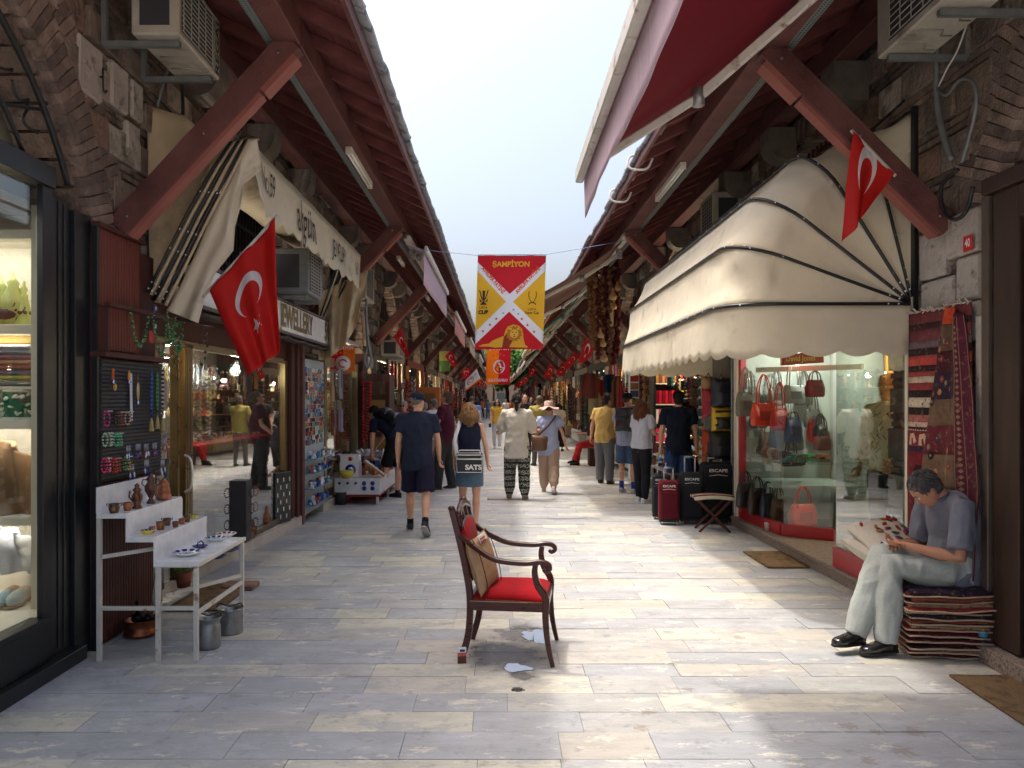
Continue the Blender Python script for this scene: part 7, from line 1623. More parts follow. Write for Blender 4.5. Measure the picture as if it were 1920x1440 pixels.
# ================================================================ delicacies shelf unit, second bay right
def food():
 Y = 13.6; T = thing('delicacy_shelves','lit shelving with boxed delicacies and spices under the domed awning','shelving',(2.75,Y,0)); wd = 'palewood'
 x0,x1 = 0,1.15; B = lambda nm,a,b,c,d,e,f,mt: MB().bb(a,b,c,d,e,f).build(nm,MAT[mt],T)
 B('back_panel',x0,x1,.36,.4,.3,2.3,'interior'); B('upright',x0 - .04,x0,0,.4,0,2.3,'bmetal'); B('upright',.40,.44,0,.36,.3,2.3,wd); B('upright',x1,x1 + .04,0,.4,0,2.3,wd); B('counter',x0,x1,-.1,.36,.0,.62,wd)
 pals = [[srgb(170,120,70),srgb(120,70,50)],[srgb(120,20,40),srgb(180,30,50)],[srgb(230,200,200),srgb(190,110,120)],[srgb(210,40,90),srgb(190,190,200)]]
 for i,z in enumerate((1.92,1.55,1.22,.88)):
  B('shelf',x0,.40,0,.36,z,z + .02,'whitemetal')
  for k in range(7): m = MB(pals[i][k % 2]); m.bb(.01 + .055 * k,.055 + .055 * k,.02,.2,z + .021,z + .26 if i else z + .2); m.build('carton',MAT['gloss'],T)
 P2 = [[srgb(190,50,40)],[srgb(190,150,60),srgb(60,30,36),srgb(120,20,30)],[srgb(220,140,40),srgb(130,80,50),srgb(90,50,40)],[srgb(120,170,60),srgb(190,120,50),srgb(120,50,40)],[srgb(220,160,40),srgb(190,40,40)]]
 for i,z in enumerate((1.98,1.66,1.33,1.0,.66)):
  B('shelf',.44,x1,0,.36,z,z + .02,'whitemetal'); m = MB(); rr = random.Random(i); nn = 90
  for k in range(nn):
   q = k / nn; m.col = P2[i][min(int(q * len(P2[i])),len(P2[i]) - 1)]; xx = .47 + .65 * q
   if i == 0: m.box((xx,.12,z + .12),(.05,.1,.18)) if k % 8 == 0 else None
   else: m.ell((xx,rr.uniform(.05,.3),z + rr.uniform(.04,.14)),rr.uniform(.02,.035),7,5)
  m.build('heaped_sweets' if i else 'red_tins',MAT['gloss'],T,kind='stuff')
 point('food_light',(3.3,13.3,2.35),16,(1,.86,.6)); point('food_light',(3.3,13.3,1.0),5,(1,.86,.6))
 T2 = thing('tilted_display','low slanted rack of packets beside the long haired woman','rack',(2.6,12.6,0));
 for q in range(4): MB((.7,.7,.68)).box((.14 + .09 * q * 0,.0,.12 + .2 * q),(.34 - .05 * q,1.5,.02),rot=(0,R(-12),0)).build('shelf',MAT['matte'],T2)
 m = MB();
 for q in range(4): clutter(m,(.02,-.7,.14 + .2 * q),(.26,.7,.26 + .2 * q),40,PAL_W,.04,.09)
 m.build('packets',MAT['gloss'],T2,kind='stuff')
 T3 = thing('book_rack','white revolving rack of cards before the bright book shop','rack',(2.62,15.1,0)); MB((.75,.75,.74)).bb(-.09,.09,-.09,.09,.1,2.35).build('column',MAT['matte'],T3); m = MB()
 for r in range(12): m.col = rng.choice([srgb(150,110,70),srgb(170,60,50),srgb(80,90,120),srgb(120,130,80)]); m.bb(-.08,.08,-.1,-.092,.5 + .15 * r,.62 + .15 * r)
 m.build('card',MAT['gloss'],T3)
food()
# ================================================================ dried gourds and strings
def gourds():
 rr = random.Random(11)
 for k in range(16):
  px = 1108 + 58 * (k % 8) / 8 + rr.uniform(-2,2); Y = 13.6 + 1.4 * (k // 8) + rr.uniform(-.2,.2); zt = H - ((500 + rr.uniform(-20,20)) - VY) / F * Y; zb = H - ((690 - rr.uniform(0,40)) - VY) / F * Y; x = (px - VX) / F * Y
  m = MB(rr.choice([srgb(96,40,34),srgb(120,84,60),srgb(80,34,34),srgb(104,70,54),srgb(140,100,66)])); n = 26
  for j in range(n): z = zt + (zb - zt) * j / n; m.ell((x + rr.uniform(-.03,.03),Y + rr.uniform(-.03,.03),z),(rr.uniform(.03,.06),rr.uniform(.03,.05),rr.uniform(.04,.06)),6,4,(rr.uniform(-.5,.5),rr.uniform(-.5,.5),0))
  m.build('dried_string',MAT['cloth'],label='%s string of dried peppers in the %s row under the right eaves' % (nth(k % 8),'far' if k > 7 else 'near'),category='dried string',group='dried strings under the right eaves')
 for k,(px,py,r,lb) in enumerate([(1149,556,.075,'round tan gourd at the top of the hanging strings'),(1151,575,.055,'small gourd just under the round one'),(1126,628,.06,'gourd at the left side of the strings'),(1131,645,.06,'pale gourd lower left of the strings'),(1133,672,.07,'wide pale gourd near the bottom of the strings'),(1158,540,.06,'gourd at the upper right of the strings')]):
  p = W(px,py,13.3); m = MB(srgb(176,140,96)); m.lathe([(.001,-r),(r * .8,-r * .7),(r,0),(r * .6,r * .8),(r * .35,r * 1.2),(r * .4,r * 1.6),(r * .15,r * 2),(.001,r * 2.2)],p,14); m.build('gourd',MAT['gloss'],label=lb,category='gourd')
 m = MB(srgb(196,180,140)); p = W(1147,590,13.4); m.box(p,(.06,.03,.42),bev=.01); m.build('loofah',MAT['cloth'],label='long pale loofah hanging below the tan gourd',category='loofah')
gourds()
# ================================================================ more bays down the street
def bay(key,i):
 S = SIDES[key]; s = S['s']; XW = S['XW']; P = S['piers']; y0,y1 = P[i] + .35,P[i + 1] - .35; rr = random.Random(i * 7 + (key == 'L')); o = 'left' if key == 'L' else 'right'; near_ = i <= 3
 nth = ['first','second','third','fourth','fifth','sixth','seventh','eighth','ninth'][i]
 T = thing('bazaar_stall','open fronted stall full of hanging souvenirs, %s bay along the %s side' % (nth,o),'stall',(XW,y0,0)); L = y1 - y0
 pal = rr.choice([PAL_W,PAL_W,PAL_G + PAL_W[:4]]); f = s
 MB().bb(-f * .7,-f * .66,0,L,0,2.8).build('back_board',MAT['interior'],T)
 MB(srgb(110,66,50)).bb(-f * .6,f * .12,0,L,0,.12).build('step',MAT['marble'],T)
 for z in (.75,1.15,1.55,1.95): MB().bb(-f * .65,-f * .2,0,L,z,z + .02).build('shelf',MAT['palewood'],T)
 m = MB(); k = 46 if near_ else 22
 for z in (.13,.77,1.17,1.57,1.97): a,b = sorted((-f * .62,-f * .1)); clutter(m,(a,.05,z),(b,L - .05,z + .32),k,pal,.07,.2,rr)
 a,b = sorted((-f * .05,f * .34)); clutter(m,(a,.1,.52),(b,L * .6,.9),k,pal,.07,.16,rr); m.build('wares',MAT['gloss'],T,kind='stuff')
 MB().bb(-f * .08,f * .38,.1,L * .62,.12,.5).build('front_table',MAT['palewood' if i % 2 else 'whiteint'],T)
 m = MB(); hangers(m,(f * .12,.1,2.45),(f * .16,L - .1,2.45),26 if near_ else 16,(.15,.9),pal,.055,rr); hangers(m,(f * .2,.2,2.55),(f * .25,L - .2,2.55),9,(.25,.7),pal,.13,rr,True); hangers(m,(f * .2,L - .3,2.3),(f * .35,L,2.3),9,(.8,1.7),pal,.12,rr); hangers(m,(f * .1,0,2.3),(f * .25,.3,2.3),9,(.8,1.7),pal,.12,rr); m.build('hanging_wares',MAT['cloth'],T,kind='stuff')
 MB(rr.choice([srgb(120,40,34),srgb(60,70,66),srgb(150,140,120),srgb(70,50,40)])).bb(0,f * .10,.05,L - .05,2.5,2.8).build('name_board',MAT['matte'],T)
 for y in (0,L): MB().bb(-f * .05,f * .08,y - .05,y + .05,0,2.6).build('post',MAT['darkwood' if rr.random() < .6 else 'grey_metal'],T)
 if i < 8:
  for q in range(2):
   m = MB(); m.ell((-f * .1,L * (.3 + .4 * q),2.3),.04,8,6); m.build('lit_bulb',MAT['bulb'],T)
  point('stall_light',(XW - s * .15,y0 + L / 2,2.25),22 if near_ else 16,(1,.82,.55))
for i in range(2,9): bay('L',i)
for i in range(2,9): bay('R',i)
bay('R',1)
# clothes, cabinets and pictures along the way
for k,(px,py,Y,w,h,c,lb) in enumerate([(1106,700,16.8,.38,.55,srgb(120,60,50),'patterned waistcoat on a hanger below the dried strings'),(1116,735,17.0,.3,.5,srgb(170,150,110),'beige printed trousers hanging below the waistcoat'),(1127,712,17.2,.12,.9,srgb(190,50,30),'orange scarf hanging between the clothes'),(1143,702,16.9,.26,.4,srgb(30,50,70),'dark blue jeans hanging among the clothes'),(1156,705,16.6,.2,.75,srgb(130,84,60),'brown leather piece hanging by the awning corner'),(1163,715,14.6,.10,.8,srgb(180,60,60),'pink beaded string curtain hanging by the awning corner')]):
 p = W(px,py,Y); m = MB(c); m.grid(lambda u,v: ((u - .5) * w * (1 - .3 * (v < .15)),.03 * math.sin(u * 9 + k),-h * v),12,10,thick=.02); m.build('hanging_garment',MAT['cloth'],None,(p.x,p.y,p.z),label=lb,category='garment')
p = W(848,668,20.5); T = thing('landscape_picture','green and yellow framed landscape picture hanging on the left side','picture',W(833,678,19.2),(0,0,R(-30)))
MB(srgb(200,190,100)).bb(-.15,.15,0,.03,.02,.26).build('upper_scene',MAT['gloss'],T); MB(srgb(110,150,80)).bb(-.15,.15,0,.03,-.24,.018).build('lower_scene',MAT['gloss'],T)
T = thing('pine_cabinet','orange pine display cabinet standing on the left behind the maroon shirted man','cabinet',(W(803,760,19).x,19,0)); MB(srgb(176,104,48)).bb(-.28,.28,0,.4,0,1.95,bev=.01).build('body',MAT['matte'],T); MB(srgb(120,80,40)).bb(-.17,.17,-.01,-.001,.9,1.8).build('glass_door',MAT['gloss'],T); MB(srgb(210,150,80)).bb(-.21,.21,-.02,-.011,.2,.75).build('lower_door',MAT['matte'],T)
T = thing('wooden_cabinet','dark wood glass cabinet at the post beyond the souvenir window','cabinet',(-2.35,15.1,.0)); MB().bb(-.25,.2,-.18,.5,0,2.15,bev=.01).build('body',MAT['darkwood'],T)
for q in range(5): MB(rng.choice(PAL_G)).bb(-.16,.12,-.185,-.181,.3 + .36 * q,.56 + .36 * q).build('glazed_panel',MAT['gloss'],T)
# far end of the street
def tree(label,x,y,h,seed):
 rr = random.Random(seed); T = thing('tree',label,'tree',(x,y,0)); m = MB(); m.tube([(0,0,0),(.1,0,h * .3),(-.1,.1,h * .6)],[.25,.18,.1],8); [m.tube([(0,0,h * .4),(rr.uniform(-1,1) * h * .2,rr.uniform(-1,1) * h * .2,h * .7)],[.09,.03],6) for _ in range(6)]; m.build('trunk',MAT['darkwood'],T)
 m = MB()
 for _ in range(2600):
  d = Vector((rr.gauss(0,1),rr.gauss(0,1),rr.gauss(0,1))).normalized(); r = rr.uniform(.5,1) * h * .32 * (1 + .35 * noise.noise(d * 2 + Vector((seed,0,0)))); c = d * r + Vector((0,0,h * .68)); a = Vector((rr.uniform(-1,1),rr.uniform(-1,1),rr.uniform(-1,1))).normalized() * .22; b = a.orthogonal().normalized() * .16; m.col = rr.choice([srgb(90,130,60),srgb(120,160,70),srgb(60,100,44)]); m.add([c - a,c + b,c + a,c - b],[(0,1,2,3)],False)
 m.build('crown',MAT['leaf'],T)
tree('green tree rising beyond the far end of the street',.6,75,7.5,3); tree('paler green tree farther off beyond the street end',-1.2,132,11,5)
# ================================================================ people
SK = srgb(206,156,130); SKT = srgb(190,136,108)
def remesh(mb,vox,name,smooth=5):
 me = bpy.data.meshes.new('tmp'); me.from_pydata([tuple(v) for v in mb.v],[],mb.f); me.validate()
 o = bpy.data.objects.new('tmp',me); sc.collection.objects.link(o)
 r = o.modifiers.new('r','REMESH'); r.mode = 'VOXEL'; r.voxel_size = vox; r.use_smooth_shade = True
 if smooth: s = o.modifiers.new('s','SMOOTH'); s.factor = .5; s.iterations = smooth
 ev = o.evaluated_get(bpy.context.evaluated_depsgraph_get()); m2 = bpy.data.meshes.new_from_object(ev); m2.name = name
 bpy.data.objects.remove(o); bpy.data.meshes.remove(me); return m2
def colored(me,col,mat,colfn=None):
 n = len(me.loops); c = np.empty((n,4),np.float32); c[:] = (*col,1)
 if colfn is not None:
  vi = np.empty(n,np.int32); me.loops.foreach_get('vertex_index',vi); co = np.empty(len(me.vertices) * 3,np.float32); me.vertices.foreach_get('co',co); co = co.reshape(-1,3)
  vc = np.array([colfn(p) for p in co],np.float32); c[:,:3] = vc[vi]
 at = me.color_attributes.new('Col','FLOAT_COLOR','CORNER'); at.data.foreach_set('color',c.ravel())
 me.materials.clear(); me.materials.append(mat)
 me.polygons.foreach_set('use_smooth',[True] * len(me.polygons)); return me
def folds(me,amp,sc_,seed,axis_stretch=(1,1,.45)):
 n = len(me.vertices); co = np.empty(n * 3,np.float32); no = np.empty(n * 3,np.float32); me.vertices.foreach_get('co',co); me.vertices.foreach_get('normal',no); co = co.reshape(-1,3); no = no.reshape(-1,3)
 d = np.array([amp * (1 - 2.2 * abs(noise.noise(Vector((p[0] * sc_ * axis_stretch[0] + seed,p[1] * sc_ * axis_stretch[1],p[2] * sc_ * axis_stretch[2]))))) + .5 * amp * noise.noise(Vector((p[0] * sc_ * 2.3,p[1] * sc_ * 2.3 + seed,p[2] * sc_ * 1.3))) for p in co],np.float32)
 me.vertices.foreach_set('co',(co + no * d[:,None]).ravel()); me.update(); return me
def ringel(c,a,b,ra,rb,n=16,e=1.0):
 out = []
 for k in range(n):
  w = 2 * PI * k / n; x,y = math.cos(w),math.sin(w)
  if e != 1: x,y = math.copysign(abs(x) ** e,x),math.copysign(abs(y) ** e,y)
  out.append(c + a * (ra * x) + b * (rb * y))
 return out
def limb(m,pts,rs,n=10,flat=1): m.tube(pts,rs,n,flat=flat)
def rotx(v,a): return Vector((v.x,v.y * math.cos(a) - v.z * math.sin(a),v.y * math.sin(a) + v.z * math.cos(a)))
def joints(h,lean=0,legs=((0,0,.04),(0,0,.04)),arms=((0,.12,.15),(0,.12,.15)),fem=0,hp=0,hy=0,curve=0):
 """angles in degrees. leg: thigh pitch forward, knee bend, splay (frac m). arm: pitch, out, elbow bend[, inward]"""
 k = h / 1.75; J = {'k': k,'fem': fem}; D = R
 pel = Vector((0,0,.95)); d = lambda a: Vector((0,math.sin(R(a)),math.cos(R(a))))
 J['pel'] = pel; J['sp1'] = pel + d(lean * .35) * .17; J['sp2'] = J['sp1'] + d(lean * .8) * .17; J['sh'] = J['sp2'] + d(lean) * .15; J['nk'] = J['sh'] + d(lean * 1.05) * .06
 J['hd'] = J['nk'] + d(lean * .7 - hp * .6) * .135; J['hp'] = hp; J['hy'] = hy; J['tilt'] = lean * .55 - hp
 sw = .158 if fem else .185; J['up'] = d(lean)
 for i,s in enumerate((-1,1)):
  tp,kb,sp = legs[i]; hip = pel + Vector((s * .088,0,-.03)); td = Vector((s * sp,math.sin(R(tp)),-math.cos(R(tp)))).normalized(); kn = hip + td * .43
  sa = tp - kb; sd = Vector((s * sp * .3,math.sin(R(sa)),-math.cos(R(sa)))).normalized(); an = kn + sd * .41
  J['hip%d' % i],J['kn%d' % i],J['an%d' % i] = hip,kn,an
  fa = R(max(-60,min(0,(sa) * .9))) if sa < -8 else 0; J['fd%d' % i] = Vector((s * .12,math.cos(fa),math.sin(fa))).normalized()
  a = arms[i]; ap,ao,eb = a[:3]; inn = a[3] if len(a) > 3 else .15
  S = J['sh'] + Vector((s * sw,0,-.01)); ad = Vector((s * math.sin(R(ao)),math.sin(R(ap)) * math.cos(R(ao)),-math.cos(R(ap)) * math.cos(R(ao)))); el = S + ad * .29
  fd = rotx(ad,R(eb)); fd = (fd + Vector((-s * inn,0,0))).normalized(); wr = el + fd * .245
  J['S%d' % i],J['el%d' % i],J['wr%d' % i],J['hdir%d' % i] = S,el,wr,fd
 if True:
  z = min(J['an0'].z,J['an1'].z) - .085
  for q,v in J.items():
   if isinstance(v,Vector) and not q.startswith(('fd','hdir','up')): v.z -= z; v *= k
 return J
def hand(m,wr,dirv,inn,k,curl=25):
 dirv = dirv.normalized(); side = (inn - dirv * inn.dot(dirv)).normalized(); nrm = dirv.cross(side)
 # side: across the palm; palm + four unequal fingers + thumb
 m.loft([ringel(wr + dirv * t * k,side,nrm,a * k,b * k,10,.8) for t,a,b in ((-.01,.027,.019),(.02,.034,.016),(.05,.041,.015),(.08,.042,.012),(.092,.038,.009))])
 for j,(o,L) in enumerate(((-.031,.058),(-.011,.070),(.010,.074),(.030,.066))):
  P = [wr + (dirv * .07 + side * o) * k]; d = dirv.copy()
  for q in range(3):
   c = R(curl * (1 + q * .5)); d = (d * math.cos(c) + nrm * math.sin(c) * 1).normalized(); P.append(P[-1] + d * L * k * (.5,.36,.28)[q]);
  m.tube(P,[.0088 * k,.0085 * k,.0075 * k,.006 * k],6)
 t0 = wr + (dirv * .02 + side * .028) * k; m.tube([t0,t0 + (dirv * .03 + side * .026 + nrm * .012) * k,t0 + (dirv * .058 + side * .028 + nrm * .026) * k,t0 + (dirv * .078 + side * .020 + nrm * .034) * k],[.013 * k,.011 * k,.0095 * k,.007 * k],6)
def head_axes(J):
 a = R(J['tilt']); f = Vector((0,math.cos(a),-math.sin(a))); u = Vector((0,math.sin(a),math.cos(a))); y = R(J['hy'])
 r = Vector((1,0,0)); f2 = f * math.cos(y) + r * math.sin(y); r2 = r * math.cos(y) - f * math.sin(y); return r2,f2,u
def build_person(label,J,top,bottom,shoes,hair,skin=SK,vox=.011,loc=(0,0,0),rz=0,face=False,seed=1,extras=None,socks=None,collar=None,group=None):
 k = J['k']; fem = J['fem']; r_,f_,u_ = head_axes(J); hd = J['hd']; X = Vector((1,0,0))
 T = thing('person',label,'person',loc,(0,0,rz),group=group)
 m = MB(); B = m
 # torso (skin) slimmer than the clothes
 up1 = (J['sp1'] - J['pel']).normalized(); up2 = (J['sp2'] - J['sp1']).normalized(); up3 = J['up']; fw = lambda u: Vector((0,u.z,-u.y))
 wid = (.165,.135,.15,.15) if fem else (.16,.145,.17,.17)
 def torso(mm,g,x0=-.10,neck=True,hemw=0,belly=.0):
  rings = [(J['pel'] + Vector((0,0,x0)) * k,Vector((0,0,1)),wid[0] + g + hemw,.115 + g + hemw * .6),(J['pel'],up1,wid[0] + g + hemw * .5,.12 + g + belly * .5),(J['sp1'],up1,wid[1] + g,.10 + g + belly),(J['sp2'] + up2 * -.02,up2,wid[2] + g,.115 + g + belly * .4),(J['sh'] - up3 * .07 * k,up3,wid[3] + .005 + g,.108 + g),(J['sh'] + up3 * .0 * k,up3,wid[3] - .02 + g,.078 + g),(J['sh'] + up3 * .045 * k,up3,.085 + g,.058 + g)]
  if neck: rings += [(J['nk'] + up3 * .02 * k,up3,.052,.054),(J['nk'] + up3 * .045 * k,up3,.05,.052)]
  else: rings += [(J['nk'] + up3 * .002 * k,up3,.062 + g,.062 + g)]
  mm.loft([ringel(c,X,fw(u),a * k,b * k,20,.86) for c,u,a,b in rings])
 torso(m,-.014)
 m.tube([J['nk'] - up3 * .04 * k,J['nk'] + (hd - J['nk']) * .3,hd - u_ * .04 * k],[.054 * k,.05 * k,.052 * k],12)
 # head
 m.loft([ringel(hd + u_ * z * k + f_ * y * k,r_,f_,a * k,b * k,16) for z,y,a,b in ((-.118,.035,.018,.022),(-.108,.03,.042,.045),(-.08,.02,.056,.066),(-.045,.008,.067,.082),(0,.0,.073,.092),(.04,-.004,.074,.095),(.075,-.008,.064,.084),(.10,-.008,.043,.058),(.113,-.008,.016,.022))])
 m.ell(hd + (f_ * .098 - u_ * .022) * k,(.011 * k,.011 * k,.024 * k),8,6,Matrix((r_,f_,u_)).transposed()); m.ell(hd + (f_ * .106 - u_ * .036) * k,(.015 * k,.011 * k,.010 * k),8,6)
 m.ell(hd + (f_ * .082 + u_ * .02) * k,(.045 * k,.014 * k,.010 * k),8,6,Matrix((r_,f_,u_)).transposed()); m.ell(hd + (f_ * .086 - u_ * .066) * k,(.022 * k,.010 * k,.009 * k),8,6,Matrix((r_,f_,u_)).transposed()); m.ell(hd + (f_ * .08 - u_ * .098) * k,(.02 * k,.014 * k,.014 * k),8,6)
 for s in (-1,1): m.ell(hd + (r_ * .075 * s - f_ * .006 - u_ * .015) * k,(.008 * k,.018 * k,.030 * k),8,6,Matrix((r_,f_,u_)).transposed())
 # arms
 ar = (.043,.038,.034,.036,.026,.022) if fem else (.05,.046,.040,.041,.031,.026)
 for i,s in enumerate((-1,1)):
  S,el,wr = J['S%d' % i],J['el%d' % i],J['wr%d' % i]
  m.tube([S.lerp(J['sh'],.25),S,S.lerp(el,.5),el,el.lerp(wr,.3),el.lerp(wr,.75),wr,wr + J['hdir%d' % i] * .03 * k],[ar[0] * k,ar[0] * k * 1.08,ar[1] * k,ar[2] * k,ar[3] * k,ar[4] * k,ar[5] * k,ar[5] * k],12)
  hip,kn,an = J['hip%d' % i],J['kn%d' % i],J['an%d' % i]; g = 1.08 if fem else 1
  bk = (kn - an).normalized(); calf = Vector((0,-1,0)) * .012 * k
  m.tube([hip + Vector((0,0,.03)) * k,hip.lerp(kn,.15),hip.lerp(kn,.55),kn,kn.lerp(an,.12),kn.lerp(an,.34) + calf,kn.lerp(an,.7),an,an - Vector((0,0,.03)) * k],[.085 * k * g,.088 * k * g,.07 * k * g,.056 * k,.05 * k,.057 * k,.04 * k,.034 * k,.036 * k],14)
  fd = J['fd%d' % i]; m.tube([an - fd * .05 * k - Vector((0,0,.04)) * k,an + fd * .05 * k - Vector((0,0,.045)) * k,an + fd * .14 * k - Vector((0,0,.055)) * k],[.034 * k,.036 * k,.026 * k],8)
 body = remesh(m,vox,'body',3 if vox < .012 else 2)
 # add the fingers without remeshing so that they stay apart
 hm = MB()
 for i,s in enumerate((-1,1)): hand(hm,J['wr%d' % i],J['hdir%d' % i],Vector((0,1,0)) if abs(J['hdir%d' % i].y) < .8 else Vector((-s,0,0)),k)
 bm = bmesh.new(); bm.from_mesh(body); vs = [bm.verts.new(v) for v in hm.v]
 for f in hm.f:
  try: bm.faces.new([vs[q] for q in f]).smooth = True
  except ValueError: pass
 bm.to_mesh(body); bm.free()
 colored(body,skin,MAT['skin']); link('body',body,T)
 # top
 tc = top['col']; g = top.get('g',.012); m = MB(); sl = top.get('sleeve',.55)
 torso(m,g,top.get('hem',-.12),False,top.get('flare',.0),top.get('belly',.012 if not fem else 0))
 for i,s in enumerate((-1,1)):
  S,el,wr = J['S%d' % i],J['el%d' % i],J['wr%d' % i]; path = [J['sh'].lerp(S,.45),S]; rs = [.066 * k,(ar[0] + g + .004) * k]
  if sl > 0:
   Lq = [(S.lerp(el,t * .5 / .5),ar[1]) for t in (.45,.8) if t < sl];
   for p,q in Lq: path.append(p); rs.append((q + g + .010 + top.get('loose',0)) * k)
   if sl <= 1: path.append(S.lerp(el,sl)); rs.append((ar[1] + g + .010 + top.get('loose',0)) * k)
   else: path += [el,el.lerp(wr,min(1,sl - 1))]; rs += [(ar[2] + g + .008) * k,(ar[4] + g + .008) * k]
   m.tube(path,rs,12)
 sh = remesh(m,vox,'top',4); folds(sh,top.get('fold',.007) * k,9 / k,seed,(1.2,1.2,.8)); colored(sh,tc,MAT[top.get('mat','cloth')]); tp = link('top',sh,T)
 if collar:
  m = MB(collar); m.tube([J['nk'] + up3 * .005 * k + (X * math.cos(a) * .062 + fw(up3) * math.sin(a) * .064) * k for a in [2 * PI * j / 20 for j in range(20)]],.011 * k,6,closed=True); m.build('collar',MAT['cloth'],tp)
 # bottom
 kind,bc = bottom['kind'],bottom['col']; m = MB(); loose = bottom.get('loose',.0)
 if kind == 'skirt':
  ln = bottom.get('len',.5); m.loft([ringel(c,X,Vector((0,1,0)),a * k,b * k,20,.9) for c,a,b in ((J['sp1'] - Vector((0,0,.04)) * k,.15,.11),(J['pel'],.182,.135),(J['pel'] - Vector((0,0,.12)) * k,.195,.15),(J['pel'] - Vector((0,0,ln)) * k,.195 + bottom.get('flare',0),.16 + bottom.get('flare',0)))])
 else:
  m.loft([ringel(c,X,fw(up1),a * k,b * k,20,.9) for c,a,b in ((J['sp1'] - up1 * .07 * k,wid[1] + .018,.112),(J['pel'],wid[0] + .014 + loose * .5,.128 + loose * .5),(J['pel'] + Vector((0,0,-.09)) * k,wid[0] + .0 + loose * .5,.118 + loose * .5))])
  le = bottom.get('len',1.0)
  for i in (0,1):
   hip,kn,an = J['hip%d' % i],J['kn%d' % i],J['an%d' % i]; Q = [(hip + Vector((0,0,.02)) * k,.094),(hip.lerp(kn,.2),.096 + loose),(hip.lerp(kn,.6),.083 + loose),(kn,.070 + loose),(kn.lerp(an,.35),.068 + loose),(kn.lerp(an,.75),.058 + loose),(an - Vector((0,0,.015)) * k,bottom.get('cuff',.058 + loose * .8))]
   if kind == 'shorts': Q = [q for q in Q[:3]] + [(hip.lerp(kn,.92 if le > .5 else .75),.088 + loose)]
   m.tube([p for p,_ in Q],[q * k * bottom.get('slim',1) for _,q in Q],14)
 bt = remesh(m,vox,kind,4); folds(bt,bottom.get('fold',.007) * k,10 / k,seed + 5,(1,1,.55)); colored(bt,bc,MAT[bottom.get('mat','cloth')]); link(kind,bt,T)
 # shoes and socks
 for i,s in enumerate((-1,1)):
  an,fd = J['an%d' % i],J['fd%d' % i]; upf = X.cross(fd).normalized(); sd = fd.cross(upf); base = an - upf * .085 * k
  if socks:
   m = MB(socks[0]); m.tube([an + (J['kn%d' % i] - an).normalized() * socks[1] * k,an - upf * .03 * k],.041 * k,12); m.build('sock',MAT['cloth'],T)
  m = MB(shoes[0]); m.loft([ringel(base + (fd * y + upf * z) * k,sd,upf,a * k,b * k,14,.85) for y,z,a,b in ((-.075,.04,.02,.025),(-.065,.045,.034,.042),(-.02,.05,.040,.050),(.04,.045,.043,.042),(.10,.035,.048,.030),(.15,.030,.044,.024),(.178,.026,.025,.016))]); m.build('shoe',MAT[shoes[2] if len(shoes) > 2 else 'matte'],T)
  m = MB(shoes[1]); m.loft([ringel(base + (fd * y + upf * .008) * k,sd,upf,a * k,.011 * k,12,.6) for y,a in ((-.082,.02),(-.06,.037),(0,.041),(.05,.044),(.11,.050),(.16,.043),(.185,.02))]); m.build('sole',MAT['matte'],T)
 if face:
  for s in (-1,1):
   m = MB((.7,.68,.66)); m.ell(hd + (f_ * .083 + r_ * .03 * s + u_ * .0) * k,(.013 * k,.010 * k,.008 * k),10,6,Matrix((r_,f_,u_)).transposed()); e = m.build('eye',MAT['gloss'],T); m = MB((.03,.02,.015)); m.ell(hd + (f_ * .0915 + r_ * .029 * s) * k,(.006 * k,.003 * k,.006 * k),8,5,Matrix((r_,f_,u_)).transposed()); m.build('iris',MAT['gloss'],e)
   m = MB(tuple(c * .6 for c in hair['col'])); m.tube([hd + (f_ * .090 + r_ * (.012 + .014 * q) * s + u_ * (.022 + .003 * math.sin(q * 1.5))) * k for q in range(3)],.0035 * k,5); m.build('eyebrow',MAT['hair'],T)
  m = MB(srgb(150,84,76)); m.ell(hd + (f_ * .094 - u_ * .066) * k,(.021 * k,.005 * k,.006 * k),10,5,Matrix((r_,f_,u_)).transposed()); m.build('lips',MAT['skin'],T)
 if hair.get('glasses'):
  for s in (-1,1): m = MB((.02,.02,.02)); m.ell(hd + (f_ * .099 + r_ * .031 * s + u_ * .0) * k,(.026 * k,.006 * k,.019 * k),12,6,Matrix((r_,f_,u_)).transposed()); m.build('sunglasses',MAT['gloss'],T)
 # hair
 hk,hc = hair['kind'],hair['col']; rr = random.Random(seed); HM = Matrix((r_,f_,u_)).transposed(); m = MB(hc)
 def shell(y0,z0,sx,sy,sz,bumps,nm=None,fr=7):
  def fn(u,v):
   a,b = u * 2 * PI,v * PI; d = Vector((math.cos(a) * math.sin(b),math.sin(a) * math.sin(b),math.cos(b))); q = 1 + bumps * noise.noise(Vector((d.x * fr,d.y * fr,d.z * fr * .6 + seed)))
   return hd + HM @ (Vector((d.x * sx,d.y * sy + y0,d.z * sz + z0)) * k * q)
  m.grid(lambda u,v: fn(1 - u,v),36,18)
 if hk in ('short','bun','cap','long','curly','hat','wavy'):
  shell(-.014,.028,.079,.099,.091,.05,fr=9)
  if hk in ('short',): shell(-.035,-.02,.075,.075,.075,.06)
